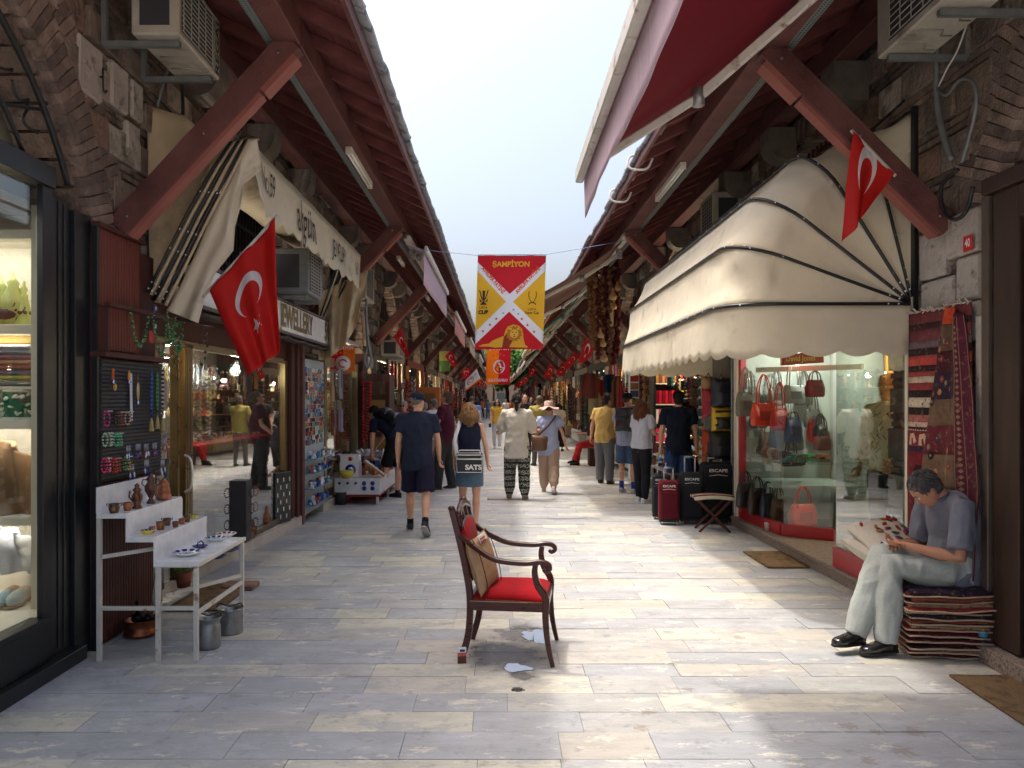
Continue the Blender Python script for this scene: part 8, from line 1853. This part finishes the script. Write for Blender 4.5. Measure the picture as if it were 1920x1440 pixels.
 if vox <= .013 and hk in ('short','bun'):
  for q in range(420):
   a,bb = rr.uniform(0,6.28),rr.uniform(.0,1.75); d = Vector((math.cos(a) * math.sin(bb),math.sin(a) * math.sin(bb),math.cos(bb)))
   if d.y > .55 and d.z < .45: continue
   p = Vector((d.x * .079,d.y * .099 - .014,d.z * .091 + .028)); g_ = Vector((d.x * .3,-.35 if hk == 'bun' else .5 * (d.y > 0) - .35,-.55)); g_ = (g_ - d * g_.dot(d)).normalized() * .022 + d * .007; c = rr.uniform(.6,1.9); m.col = tuple(min(1,x * c) for x in hc)
   m.tube([hd + HM @ (p * k),hd + HM @ ((p + g_ * .6 + d * .002) * k),hd + HM @ ((p + g_) * k)],[.0035 * k,.003 * k,.001 * k],4)
 if hk == 'bun': m.ell(hd + (-f_ * .115 + u_ * .0) * k,(.045 * k,.04 * k,.045 * k),12,8); m.tube([hd + (-f_ * .11 - u_ * .02) * k,hd + (-f_ * .12 - u_ * .10) * k,hd + (-f_ * .10 - u_ * .16) * k],[.03 * k,.028 * k,.012 * k],8)
 if hk in ('curly','wavy','long'):
  L = hair.get('len',.22); nS = hair.get('n',150)
  for q in range(nS):
   a = rr.uniform(-2.35,2.35) if hk != 'long' else rr.uniform(-2.0,2.0); z0 = rr.uniform(-.02,.09); cz = math.sqrt(max(.05,1 - (z0 / .115) ** 2)); bx,by = math.sin(a) * .08 * cz,-math.cos(a) * .092 * cz; P = []; ph = rr.uniform(0,6); amp = hair.get('amp',.010); LL = L * rr.uniform(.8,1.08) + z0
   for j in range(10):
    t = j / 9; fl = 1 + hair.get('puff',.35) * math.sin(PI * min(1,t * 1.15)) ; P.append(hd + HM @ (Vector((bx * fl + amp * math.sin(t * hair.get('w',16) + ph),by * fl - .012 + amp * math.cos(t * hair.get('w',16) + ph),z0 - LL * t)) * k))
   c = rr.uniform(.75,1.3); m.col = tuple(x * c for x in hc); m.tube(P,[(.009 * k) * (1 - .5 * (j / 9)) for j in range(10)],5)
 if hair['kind'] != 'bald': m.build('hair',MAT['hair'],T)
 if hk == 'cap':
  m = MB(hair['cap']); m.loft([ringel(hd + HM @ (Vector((0,y,z)) * k),r_,f_,a * k,b * k,20) for z,y,a,b in ((.018,-.008,.086,.104),(.05,-.008,.087,.105),(.08,-.01,.080,.096),(.108,-.01,.056,.07),(.122,-.01,.02,.03))]); m.build('cap_crown',MAT['cloth'],T)
  m = MB(hair['cap']); m.grid(lambda u,v: hd + HM @ (Vector(((u - .5) * .15,.075 + (.085 * math.sin(PI * u) ** .5) * v + .02 * math.sin(PI * u),.032 - .018 * v - .03 * (2 * u - 1) ** 2 * .8)) * k),12,6,thick=.006); m.build('cap_brim',MAT['cloth'],T)
 if hk == 'hat':
  m = MB(hair['hat']); m.loft([ringel(hd + HM @ (Vector((0,-.005,z)) * k),r_,f_,a * k,b * k,24) for z,a,b in ((.03,.095,.112),(.06,.094,.110),(.12,.088,.102),(.148,.082,.094),(.152,.06,.07),(.150,.01,.01))]); hh = m.build('sun_hat',MAT['cloth'],T)
  m = MB(hair['hat']); m.grid(lambda u,v: hd + HM @ (Vector((math.cos(u * 2 * PI) * (.095 + .105 * v),math.sin(u * 2 * PI) * (.11 + .105 * v) - .005,.035 - .045 * v + .022 * v * math.sin(u * 2 * PI * 4 + 1) + .012 * v * math.sin(u * 2 * PI * 7))) * k),60,8,thick=.005); m.build('brim',MAT['cloth'],hh)
 if extras: extras(T,J,r_,f_,u_)
 return T
def strap(T,P,w,col,name='strap',mat='cloth',up=(0,1,0)):
 m = MB(col); m.tube(sm(P,4),[[w / 2,.004]] * (4 * (len(P) - 1) + 1),6,up=up); return m.build(name,MAT[mat],T)
def at(px,py): p = G(px,py); return (p.x,p.y,0)
MAT['print'] = M('elephant_print',None,.85,.1,5,.1,120,attr=True)
def _print():
 m = MAT['print']; nt = m.node_tree; N = nt.nodes; L = nt.links; b = N['Principled BSDF']; src = b.inputs['Base Color'].links[0].from_socket; tc = N.new('ShaderNodeTexCoord'); mp = N.new('ShaderNodeMapping'); mp.inputs['Scale'].default_value = (22,22,30); L.new(tc.outputs['Object'],mp.inputs[0])
 v = N.new('ShaderNodeTexVoronoi'); v.inputs['Scale'].default_value = 1.6; v.feature = 'DISTANCE_TO_EDGE'; L.new(mp.outputs[0],v.inputs['Vector']); w = N.new('ShaderNodeTexWave'); w.bands_direction = 'Z'; w.inputs['Scale'].default_value = 3.1; w.inputs['Distortion'].default_value = .6; L.new(tc.outputs['Object'],w.inputs[0])
 a = N.new('ShaderNodeMath'); a.operation = 'GREATER_THAN'; a.inputs[1].default_value = .16; L.new(v.outputs[0],a.inputs[0]); c = N.new('ShaderNodeMath'); c.operation = 'GREATER_THAN'; c.inputs[1].default_value = .22; L.new(w.outputs[1],c.inputs[0]); d = N.new('ShaderNodeMath'); d.operation = 'MULTIPLY'; L.new(a.outputs[0],d.inputs[0]); L.new(c.outputs[0],d.inputs[1])
 x = N.new('ShaderNodeMix'); x.data_type = 'RGBA'; L.new(d.outputs[0],x.inputs[0]); x.inputs[6].default_value = (.025,.025,.025,1); L.new(src,x.inputs[7]); L.new(x.outputs[2],b.inputs['Base Color'])
_print()
MAT['denim'] = M('denim',None,.9,.3,30,.3,200,attr=True,dist=.004)
# --- navy polo man with cap, walking away
navy = srgb(36,42,62)
build_person('man with navy cap, navy polo shirt and dark shorts walking away down the street',joints(1.76,2,((16,6,.03),(-14,26,.05)),((-6,10,14),(6,12,16)),hy=32,hp=-3),dict(col=navy,sleeve=.62,hem=-.16,g=.022,belly=.02,fold=.008),dict(kind='shorts',col=srgb(32,30,56),len=1,loose=.022),(srgb(40,42,48),srgb(170,170,172)),dict(kind='cap',col=srgb(120,110,104),cap=srgb(32,38,58)),vox=.010,loc=at(783,999),rz=R(2),seed=1,socks=(srgb(24,24,28),.07),collar=navy)
# --- woman with shoulder bag
def bag(T,J,r,f,u):
 B = MB((.018,.018,.02)); c = J['pel'] + Vector((.02,-.20,-.02)); B.box(c,(.34,.11,.27),bev=.03); b = B.build('shoulder_bag',MAT['leather'],T)
 m = MB((.8,.8,.8)); y = c.y - .058; P = [(-.155,-.115),(.155,-.115),(.165,.10),(-.165,.10)]; m.tube([Vector((c.x + a,y,c.z + bb)) for a,bb in P],.006,5,closed=True); m.tube([Vector((c.x - .165,y,c.z + .05)),Vector((c.x + .165,y,c.z + .05))],.009,5); m.tube([Vector((c.x + a,c.y - .045,c.z + bb)) for a,bb in ((-.15,.05),(-.13,.16),(.13,.16),(.15,.05))],.006,5); m.build('white_piping',MAT['leather'],b)
 m = MB((.8,.8,.8)); put2d(m,text2d('SATS',.085,.004,'CENTER',1.1),lambda x,q: (c.x + .05 + x,y - .004,c.z - .055 + q)); m.build('lettering',MAT['leather'],b)
 strap(T,[c + Vector((-.16,0,.08)),c + Vector((-.19,.02,.28)),J['S0'] + Vector((.02,-.08,.0)),J['S0'] + Vector((.03,.0,.06)),J['S0'] + Vector((.05,.09,-.02))],.05,(.78,.8,.82),'bag_strap')
build_person('woman in navy sleeveless blouse and denim skirt with black and white shoulder bag',joints(1.62,1,((10,4,.02),(-8,14,.03)),((2,10,8),(-8,14,18)),fem=1),dict(col=srgb(30,36,60),sleeve=0,hem=-.06,g=.012,fold=.008),dict(kind='skirt',col=srgb(84,108,130),len=.36,mat='denim',fold=.003),(srgb(170,160,130),srgb(200,196,180)),dict(kind='wavy',col=srgb(148,112,74),len=.22,puff=.6,amp=.014,w=14,n=230),vox=.010,loc=at(880,990),rz=R(-2),seed=2,extras=bag)
# --- patterned trousers man, cream tunic
build_person('man with tied dark hair, loose cream tunic and black and white patterned trousers',joints(1.74,3,((8,8,.07),(-3,4,.08)),((18,14,62,.0),(16,14,66,.0)),hp=16),dict(col=srgb(214,206,192),sleeve=1.12,hem=-.26,g=.028,flare=.02,fold=.012,loose=.012),dict(kind='trousers',col=srgb(186,186,172),loose=.028,mat='print',cuff=.055),(srgb(120,106,92),srgb(150,140,130)),dict(kind='bun',col=srgb(30,26,26)),skin=SKT,vox=.012,loc=at(969,936),rz=R(-4),seed=3)
# --- hat woman
def crossbag(T,J,r,f,u):
 c = J['pel'] + Vector((-.15,-.12,.02)); m = MB(srgb(104,74,50)); pillow(m,c,.16,.15,.07,(PI / 2,0,.2),12,.1,3); m.build('brown_bag',MAT['leather'],T); strap(T,[c + Vector((-.06,0,.12)),J['sp2'] + Vector((-.02,-.15,.0)),J['sh'] + Vector((.10,-.11,.02)),J['sh'] + Vector((.12,.02,.06)),J['sh'] + Vector((.08,.12,-.04))],.03,srgb(84,56,44),'bag_strap','leather')
build_person('woman in pink sun hat, pale blue shirt and loose sandy trousers with brown bag',joints(1.60,2,((14,8,.02),(-12,18,.03)),((4,14,12),(-14,22,10)),fem=1,hp=-4),dict(col=srgb(176,184,216),sleeve=.5,hem=-.2,g=.03,loose=.03,fold=.012,flare=.01),dict(kind='trousers',col=srgb(186,160,140),loose=.03,cuff=.042,fold=.01),(srgb(190,176,160),srgb(200,196,190)),dict(kind='hat',col=srgb(70,50,40),hat=srgb(226,196,182)),vox=.012,loc=at(1029,924),rz=R(-6),seed=4,extras=crossbag)
# --- stooping man
def bpack(c1,c2,off=.19,dz=0):
 def f(T,J,r,f_,u):
  c = (J['sh'] + J['sp1']) / 2; n = Vector((0,-J['up'].z,J['up'].y)); a = math.atan2(J['up'].y,J['up'].z); c = c + n * off + J['up'] * dz
  m = MB(c1); pillow(m,c,.15,.21,.10,(PI / 2 - a,0,0),12,.1,3); b = m.build('backpack',MAT['cloth'],T); m = MB(c2); pillow(m,c + n * .08 + J['up'] * -.06,.12,.10,.05,(PI / 2 - a,0,0),10,.1,4); m.build('backpack_pocket',MAT['leather'],b)
  m = MB(c2); pillow(m,c + n * .05 + J['up'] * .12,.14,.09,.07,(PI / 2 - a,0,0),10,.1,4); m.build('backpack_flap',MAT['leather'],b)
  for s in (-1,1): strap(T,[c + r * 0 + Vector((s * .09,0,0)) + J['up'] * .16,J['sh'] + Vector((s * .11,0,0)) + J['up'] * .05,J['sh'] + Vector((s * .12,0,0)) - n * .11 - J['up'] * .06,c + Vector((s * .14,0,0)) - J['up'] * .15],.04,c2,'shoulder_strap')
 return f
build_person('man in black cap-less crop, dark navy tee and backpack stooping over the souvenir table',joints(1.74,62,((18,10,.04),(4,2,.04)),((0,6,4),(20,8,22)),hp=12),dict(col=srgb(24,30,50),sleeve=.6,hem=-.12),dict(kind='shorts',col=srgb(20,20,26),len=1,loose=.012),(srgb(26,28,32),srgb(50,50,50)),dict(kind='short',col=srgb(40,30,26)),vox=.012,loc=at(742,934),rz=R(62),seed=5,socks=(srgb(30,30,34),.04),extras=bpack(srgb(26,28,32),srgb(40,42,46),.17))
bpy.data.objects['person.004']['label'] = 'man with dark cropped hair, navy tee and backpack stooping over the souvenir table'
# --- maroon polo man
build_person('stout man in maroon polo shirt and dark grey trousers looking left',joints(1.80,-4,((6,2,.06),(-6,4,.06)),((16,10,30),(4,12,14)),hp=14,hy=10),dict(col=srgb(80,26,50),sleeve=.62,hem=-.14,belly=.07,g=.022),dict(kind='trousers',col=srgb(56,60,62),loose=.018),(srgb(70,64,58),srgb(90,90,86)),dict(kind='short',col=srgb(90,76,66)),vox=.012,loc=at(832,917),rz=R(78),seed=6,face=True,collar=srgb(44,46,80))
# --- pink lady, white tee companion, grey-haired companion
build_person('grey haired woman in pink top and sunglasses facing the camera',joints(1.62,4,((4,2,.04),(0,0,.04)),((10,8,20),(10,8,30)),fem=1),dict(col=srgb(206,106,112),sleeve=.6,g=.02),dict(kind='trousers',col=srgb(110,104,100),loose=.01),(srgb(120,100,90),srgb(80,80,80)),dict(kind='short',col=srgb(170,168,166),glasses=1),vox=.015,loc=(-2.02,16.2,0),rz=R(165),seed=7,face=True)
build_person('person in white tee half hidden behind the maroon polo man',joints(1.66,2,((4,2,.04),(0,0,.04)),((4,8,20),(4,8,20))),dict(col=srgb(210,212,216),sleeve=.6,g=.02),dict(kind='trousers',col=srgb(150,140,126)),(srgb(60,60,60),srgb(150,150,150)),dict(kind='short',col=srgb(110,106,104)),vox=.018,loc=(-1.42,16.4,0),rz=R(60),seed=8)
build_person('grey haired person behind the cap of the navy polo man',joints(1.60,2),dict(col=srgb(120,120,126),sleeve=.6),dict(kind='trousers',col=srgb(80,80,84)),(srgb(60,60,60),srgb(90,90,90)),dict(kind='short',col=srgb(150,146,140)),vox=.02,loc=(-1.72,17.4,0),rz=R(40),seed=9)
# --- yellow polo man leaning
build_person('man in yellow polo shirt and grey trousers leaning towards the stall on the right',joints(1.74,16,((8,4,.05),(-2,0,.05)),((-14,14,10),(22,10,30)),hp=-8,hy=25),dict(col=srgb(228,192,116),sleeve=.62,hem=-.14,g=.028,fold=.011),dict(kind='trousers',col=srgb(120,122,124),loose=.022),(srgb(64,48,40),srgb(60,50,44)),dict(kind='short',col=srgb(60,48,44)),vox=.013,loc=at(1133,907),rz=R(-26),seed=10,collar=srgb(222,190,100))
# --- backpack man with cap
build_person('man in black cap, pale striped tee, denim shorts and blue socks with dark leather backpack',joints(1.76,3,((4,2,.06),(0,2,.06)),((4,8,30),(18,10,50)),hp=6,hy=20),dict(col=srgb(160,166,188),sleeve=.6,g=.022),dict(kind='shorts',col=srgb(64,84,112),loose=.018,len=1,mat='denim'),(srgb(150,152,156),srgb(190,190,190)),dict(kind='cap',col=srgb(70,56,50),cap=srgb(22,22,26)),vox=.013,loc=at(1176,925),rz=R(-30),seed=11,socks=(srgb(36,60,150),.13),extras=bpack(srgb(60,76,78),srgb(44,30,32),.20))
# --- long haired woman
build_person('woman with long wavy auburn hair, white tee, black jeans and white sneakers',joints(1.66,2,((6,2,.03),(-2,2,.03)),((10,10,30),(14,10,80,.3)),fem=1,hp=6),dict(col=srgb(206,206,216),sleeve=.6,hem=-.04,g=.024,fold=.010),dict(kind='trousers',col=srgb(30,31,36),slim=1.06,cuff=.05,mat='denim'),(srgb(210,210,214),srgb(220,220,220)),dict(kind='wavy',col=srgb(112,66,40),len=.44,puff=.55,amp=.016,w=18,n=240),vox=.012,loc=at(1203,942),rz=R(-48),seed=12)
# --- navy tee young man
def bott(T,J,r,f,u):
 p = J['wr0'] + J['hdir0'] * .09; m = MB((.5,.55,.58)); m.lathe([(.03,-.16),(.033,-.15),(.032,-.04),(.014,-.01),(.014,.01),(.001,.01)],p,12); m.build('water_bottle',MAT['glass'],T); m = MB(srgb(60,130,200)); m.lathe([(.0335,-.12),(.0335,-.07),(.03,-.07),(.03,-.12)],p,12); m.build('bottle_label',MAT['gloss'],T)
build_person('young man in dark navy tee and denim shorts holding a water bottle behind the suitcases',joints(1.78,0,((2,2,.06),(0,2,.06)),((-2,12,8),(-4,12,8))),dict(col=srgb(22,27,46),sleeve=.66,hem=-.16,g=.026,fold=.010),dict(kind='shorts',col=srgb(40,62,100),loose=.02,len=1,mat='denim'),(srgb(60,60,64),srgb(160,160,160)),dict(kind='short',col=srgb(26,22,22)),vox=.012,loc=(2.72,11.75,0),rz=R(-8),seed=13,extras=bott)
# --- walkers farther off
build_person('woman in mustard top and white trousers with sunglasses walking towards the camera',joints(1.66,0,((12,6,.02),(-8,14,.03)),((0,10,14),(8,10,24)),fem=1),dict(col=srgb(216,168,64),sleeve=.3,hem=-.08,g=.014),dict(kind='trousers',col=srgb(214,214,218),slim=1.04,cuff=.05),(srgb(220,220,220),srgb(220,220,220)),dict(kind='wavy',col=srgb(26,20,20),len=.28,puff=.6,n=90,glasses=1),vox=.016,loc=at(932,841),rz=R(176),seed=14,face=True,extras=lambda T,J,r,f,u: MB((.03,.02,.02)).box(J['wr1'] + Vector((.02,0,-.1)),(.08,.2,.14),bev=.02).build('handbag',MAT['leather'],T))
build_person('dark haired man in black tee facing the camera behind the tunic man',joints(1.78,2,((8,4,.04),(0,6,.04)),((8,10,20),(8,10,20)),hp=10,hy=-20),dict(col=srgb(30,30,34),sleeve=.6,g=.02),dict(kind='trousers',col=srgb(40,44,54)),(srgb(40,40,40),srgb(80,80,80)),dict(kind='short',col=srgb(36,28,26)),vox=.016,loc=(.62,19.6,0),rz=R(170),seed=15,face=True)
build_person('person in olive yellow shirt mostly hidden behind the sun hat',joints(1.74,2,((8,4,.04),(0,6,.04)),((8,10,20),(8,10,20))),dict(col=srgb(176,160,84),sleeve=.6,g=.03),dict(kind='trousers',col=srgb(100,96,90)),(srgb(60,60,60),srgb(60,60,60)),dict(kind='short',col=srgb(110,96,84)),vox=.018,loc=(.97,19.0,0),rz=R(10),seed=16)
build_person('dark haired woman in black dungarees and cream tee right of the sun hat',joints(1.52,2,((8,4,.04),(0,6,.04)),((8,10,10),(8,10,20)),fem=1),dict(col=srgb(206,196,176),sleeve=.6,g=.02),dict(kind='skirt',col=srgb(24,24,28),len=.78,flare=.05),(srgb(40,40,40),srgb(40,40,40)),dict(kind='curly',col=srgb(22,18,18),len=.12,n=60,puff=.5),vox=.018,loc=(1.88,24.5,0),rz=R(-10),seed=17)
build_person('man in light blue shirt seen beyond the blonde woman',joints(1.74,2,((10,4,.04),(-6,10,.04)),((8,10,10),(8,10,20))),dict(col=srgb(116,150,206),sleeve=.6,g=.026),dict(kind='trousers',col=srgb(60,64,76)),(srgb(50,50,50),srgb(80,80,80)),dict(kind='short',col=srgb(90,70,60)),vox=.018,loc=(-.83,22.5,0),rz=R(-6),seed=18)
build_person('person in pale checked shirt just behind the blonde woman',joints(1.60,2),dict(col=srgb(190,186,200),sleeve=.8,g=.024),dict(kind='trousers',col=srgb(90,90,96)),(srgb(50,50,50),srgb(80,80,80)),dict(kind='short',col=srgb(110,80,60)),vox=.018,loc=(-.72,19.5,0),rz=R(20),seed=19)
build_person('seated person in red trousers reading a paper at the right side of the street',joints(1.72,6,((86,62,.10),(80,74,.02)),((30,10,60),(30,10,60)),hp=14),dict(col=srgb(70,60,60),sleeve=1.5,g=.02),dict(kind='trousers',col=srgb(190,44,46),loose=.012),(srgb(26,26,30),srgb(60,60,60)),dict(kind='short',col=srgb(40,32,30)),vox=.015,loc=(2.38,19.2,0),rz=R(100),seed=20,extras=lambda T,J,r,f,u: MB((.8,.8,.8)).box(J['wr1'] + Vector((-.08,.1,.02)),(.22,.14,.004),rot=(.5,0,0)).build('paper',MAT['cloth'],T))
m = MB(srgb(120,60,40)); m.bb(2.2,2.6,19.0,19.4,0,.42,bev=.02); m.build('stool',MAT['darkwood'],label='low stool under the seated person in red trousers',category='stool')
# --- distant crowd
rr = random.Random(21); base = []
for k in range(4):
 base.append(build_person('walker',joints(1.70,2,((14,6,.03),(-12,18,.04)) if k % 2 else ((4,2,.04),(-2,2,.04)),((8,10,12),(-8,10,16)),fem=k % 2),dict(col=[srgb(120,136,150),srgb(196,110,80),srgb(60,60,70),srgb(210,206,200)][k],sleeve=.6,g=.02),dict(kind='trousers',col=[srgb(110,116,124),srgb(60,60,80),srgb(150,140,120),srgb(40,46,66)][k]),(srgb(60,60,60),srgb(90,90,90)),dict(kind='short' if k != 1 else 'curly',col=[srgb(60,50,44),srgb(30,24,22),srgb(130,124,120),srgb(80,56,40)][k],len=.14,n=30),vox=.024,loc=(0,0,0),seed=30 + k))
spots = [(915,785,0,0,'man in grey blue shirt and grey trousers standing far down the street'),(903,783,1,20,'far walker in orange beside the grey blue man'),(895,790,2,10,'far person in dark top left of the grey blue man'),(948,795,3,185,'person in white shading the eyes behind the mustard top woman'),(958,790,1,175,'far woman in orange top near the tunic man'),(968,784,2,180,'far person in dark clothes right of the street centre'),(996,812,2,170,'dark haired person beside the olive shirt at the right'),(1004,805,3,190,'far person in white beyond the sun hat'),(925,775,3,5,'tiny far walker in white at the street centre'),(936,772,0,180,'tiny far walker in blue at the street centre'),(944,770,2,0,'tiny far walker in dark clothes at the street end'),(953,772,1,0,'tiny far walker in orange at the street end'),(975,776,0,0,'tiny far walker in blue right of the centre'),(885,800,3,30,'far person in white by the left stalls'),(870,806,1,60,'far person in orange looking at the left stalls'),(985,790,1,200,'far person in orange by the right stalls')]
used = set()
for (px,py,b,rz,lb) in spots:
 p = G(px,py); x = max(-1.9,min(2.0,p.x)); y = min(p.y,95); h = rr.uniform(.92,1.04)
 if b not in used: used.add(b); o = base[b]; o.location = (x,y,0); o.rotation_euler = (0,0,R(rz)); o.scale = (h,h,h); o['label'] = lb; o['group'] = 'walkers far down the street'
 else: dup(base[b],(x,y,0),(0,0,R(rz)),lb,'walkers far down the street',h)
# --- seated man on the rugs
def seated():
 J = joints(1.72,41,((84,66,.02),(80,44,.0)),((30,10,66,.35),(28,8,70,.35)),hp=-30,hy=8)
 zt = RUGTOP + .085; dz = Vector((0,0,zt - J['pel'].z + .02))
 for q,v in J.items():
  if isinstance(v,Vector) and not q.startswith(('fd','hdir','up')): v += dz
 # rz ~ +97 so that +y looks to -x ; index 0 is the person's left (camera side is +x local -> index 1)
 k = J['k']
 def setleg(i,kn,an,fd): J['kn%d' % i],J['an%d' % i],J['fd%d' % i] = Vector(kn),Vector(an),Vector(fd).normalized()
 p = J['pel']; setleg(0,(p.x + .10 * -1 + .02,p.y + .41,p.z + .035),(.03,p.y + .50,.105),(.25,1,-.04)); J['hip0'] = p + Vector((-.09,.02,-.02)); J['hip1'] = p + Vector((.09,.02,-.02))
 setleg(0,(-.03,p.y + .44,p.z + .01),(-.10,p.y + .52,.10),(-.1,1,-.02)); setleg(1,(.06,p.y + .45,p.z + .06),(-.02,p.y + .68,.13),(-.30,1,.05))
 J['sp1'] = p + Vector((0,-.04,.15)); J['sp2'] = J['sp1'] + Vector((0,.015,.16)); J['sh'] = J['sp2'] + Vector((0,.07,.12)); J['nk'] = J['sh'] + Vector((0,.045,.03)); J['hd'] = J['nk'] + Vector((0,.10,.06)); J['up'] = Vector((0,.5,.86)).normalized()
 for i,s in enumerate((-1,1)): J['S%d' % i] = J['sh'] + Vector((s * .18,.01,-.015))
 for i,(el,wr,hd_) in enumerate([((-.25,.12,.10),(-.05,.36,.15),(.55,.55,.1)),((.26,.06,.08),(.07,.34,.145),(-.60,.55,.12))]):
  J['el%d' % i] = p + Vector(el); J['wr%d' % i] = p + Vector(wr); J['hdir%d' % i] = Vector(hd_).normalized()
 lc = (3.01,5.12,0)
 T = build_person('greying man in grey polo shirt and pale trousers sitting on the stack of rugs',J,dict(col=srgb(116,118,130),sleeve=.82,hem=-.10,g=.02,belly=.045,fold=.011),dict(kind='trousers',col=srgb(178,184,178),loose=.020,cuff=.066,fold=.010),(srgb(24,22,22),(.02,.02,.02),'shoe'),dict(kind='short',col=srgb(78,76,76)),skin=srgb(180,128,102),vox=.0075,loc=lc,rz=R(94),seed=40,face=True,collar=srgb(104,108,122))
 m = MB((.7,.7,.68)); c = (J['wr0'] + J['wr1']) / 2 + Vector((0,.09,.0)); m.tube([c + Vector((-.02,0,0)),c + Vector((.02,.02,.015))],.004,6); m.build('cigarette',MAT['matte'],T)
seated()
# --- mannequin in the second vitrine
build_person('shop mannequin in cream leaf patterned zip jacket and dark trousers behind the vitrine glass',joints(1.74,0,((4,2,.04),(-2,2,.04)),((14,12,34),(-4,14,20)),fem=1),dict(col=srgb(226,214,170),sleeve=1.85,hem=-.06,g=.02),dict(kind='trousers',col=srgb(26,26,32),slim=1.05),(srgb(30,30,34),srgb(40,40,44)),dict(kind='short',col=srgb(196,150,84)),skin=srgb(214,160,100),vox=.010,loc=(3.44,6.82,.14),rz=R(118),seed=41,face=True)
_mq = [o for o in bpy.data.objects if o.name.startswith('person') and 'mannequin' in o.get('label','')][0]; _mq.name = 'mannequin'; _mq['category'] = 'mannequin'
def jacket_marks():
 top = [c for c in _mq.children if c.name.startswith('top')][0]; me = top.data; rr = random.Random(3); m = MB((.03,.03,.02)); vs = me.vertices; n = len(vs)
 for _ in range(240):
  v = vs[rr.randrange(n)]; nn = v.normal; t = Vector((0,0,1)) - nn * nn.z
  if t.length < .2: continue
  t.normalize(); s = nn.cross(t); c = v.co + nn * .004; a = rr.choice((.7,-.7)); d = (t * math.cos(a) + s * math.sin(a)) * .024; e = nn.cross(d.normalized()) * .0035; m.add([c - d - e,c + d - e,c + d + e,c - d + e],[(0,1,2,3)],False)
 m.build('leaf_cut_lines',MAT['cloth'],top)
jacket_marks()
m = MB(srgb(216,180,100)); m.grid(lambda u,v: ((u - .5) * .42 * (1 - .2 * v),.03 * math.sin(u * 8),-.5 * v),10,8,thick=.03); o = m.build('hanging_jacket',MAT['cloth'],None,W(1680,650,7.25),(0,0,R(30)),label='second cream leaf patterned jacket hanging behind the mannequin',category='jacket')
# ================================================================ near right dark wooden doors
def dark_door():
 X = 3.13; T = thing('wooden_shopfront','very dark moulded wooden doors closing the nearest shop on the right','doors',(X,3.4,0))
 B = lambda nm,x0,x1,y0,y1,z0,z1,mt='blackwood',bev=.006: MB().bb(x0 - X,x1 - X,y0 - 3.4,y1 - 3.4,z0,z1,bev=bev).build(nm,MAT[mt],T)
 B('door_frame',3.10,3.2,4.60,4.84,.12,2.95); B('door_step',3.02,3.6,1.9,4.9,0,.11,'granite'); B('header',3.10,3.2,1.9,4.599,2.75,2.95); B('lintel',3.06,3.2,1.9,4.9,2.951,3.05)
 B('metal_post',3.08,3.15,4.86,4.93,0,2.95,'steelpost'); B('wood_trim',3.10,3.16,4.935,5.02,0,2.2,'white_stone')
 for i in range(3):
  y1 = 4.595 - .86 * i; y0 = y1 - .85; B('door_leaf',3.14,3.19,y0,y1,.12,2.74)
  for (a,b) in ((y0 + .02,y0 + .10),(y1 - .10,y1 - .02)): B('stile',3.115,3.139,a,b,.14,2.7)
  for (c,d) in ((.2,.85),(.98,1.7),(1.85,2.62)): B('raised_panel',3.12,3.139,y0 + .2,y1 - .2,c,d)
 B('pull',3.09,3.115,4.50,4.53,1.5,1.7,'grey_metal')
MAT['steelpost'] = M('brown_metal_post',srgb(96,84,76),.45,.2,4,.1,40,metal=.4)
dark_door()
# ================================================================ distant rows of stalls and the street end
rr = random.Random(77)
for (o,s,XW) in (('left',1,-2.75),('right',-1,3.2)):
 m = MB(srgb(96,78,68)); m.bb(XW,XW - s * 3,54.5,130,0,4.6); m.build('far_wall',MAT['mortar'],kind='structure',label='far stretch of the %s side bazaar wall' % o,category='wall')
 m = MB()
 for k in range(260):
  y = rr.uniform(55,128); m.col = rr.choice(PAL_W); h = rr.uniform(.3,1); z = rr.uniform(.2,2.2); m.box((XW + s * rr.uniform(0,.5),y,z + h / 2),(.25,rr.uniform(.3,.9),h))
 m.build('distant_goods',MAT['matte'],kind='stuff',label='blurred mass of goods along the far %s stalls' % o,category='goods')
 for k,y in enumerate((60,68,76,85,95,106)):
  arm_awning('%s awning far down the %s side of the street' % (['sand','maroon','cream','green','grey','rose'][k] + ' coloured',o),y,y + 6,-1.4 if s > 0 else 1.84,4.0,(-.75 if s > 0 else .8),3.1,MAT[['yellowc','redc','creamc','greenc','greyc','rosec'][k]],None,arms=False)
T = thing('end_building','pale building closing the far end of the street','building',(0,140,0)); MB(srgb(170,160,146)).bb(-9,9,0,6,0,6.2).build('wall',MAT['interior'],T)
for a in range(5):
 for b in range(2): MB((.06,.07,.08)).bb(-7 + 3.2 * a,-5.6 + 3.2 * a,-.06,-.01,1.2 + 2.4 * b,2.8 + 2.4 * b).build('window',MAT['gloss'],T)
# far crescent flags strung under both eaves
first = [o for o in bpy.data.objects if o.name.startswith('flag') and o.parent is None and 'narrow' in o.get('label','')][0]
for k in range(10):
 side = 1 if k % 2 else -1; y = 26 + 4.2 * k; x = 1.25 if side > 0 else -1.15; f0 = W(1030,700,22)
 dup(first,(x - f0.x,y - 22,2.55 - f0.z + U(-.15,.2)),None,'small distant crescent flag, %s of the far row along the %s eaves' % (nth(k // 2),'right' if side > 0 else 'left'),'red crescent flags hung along the street')
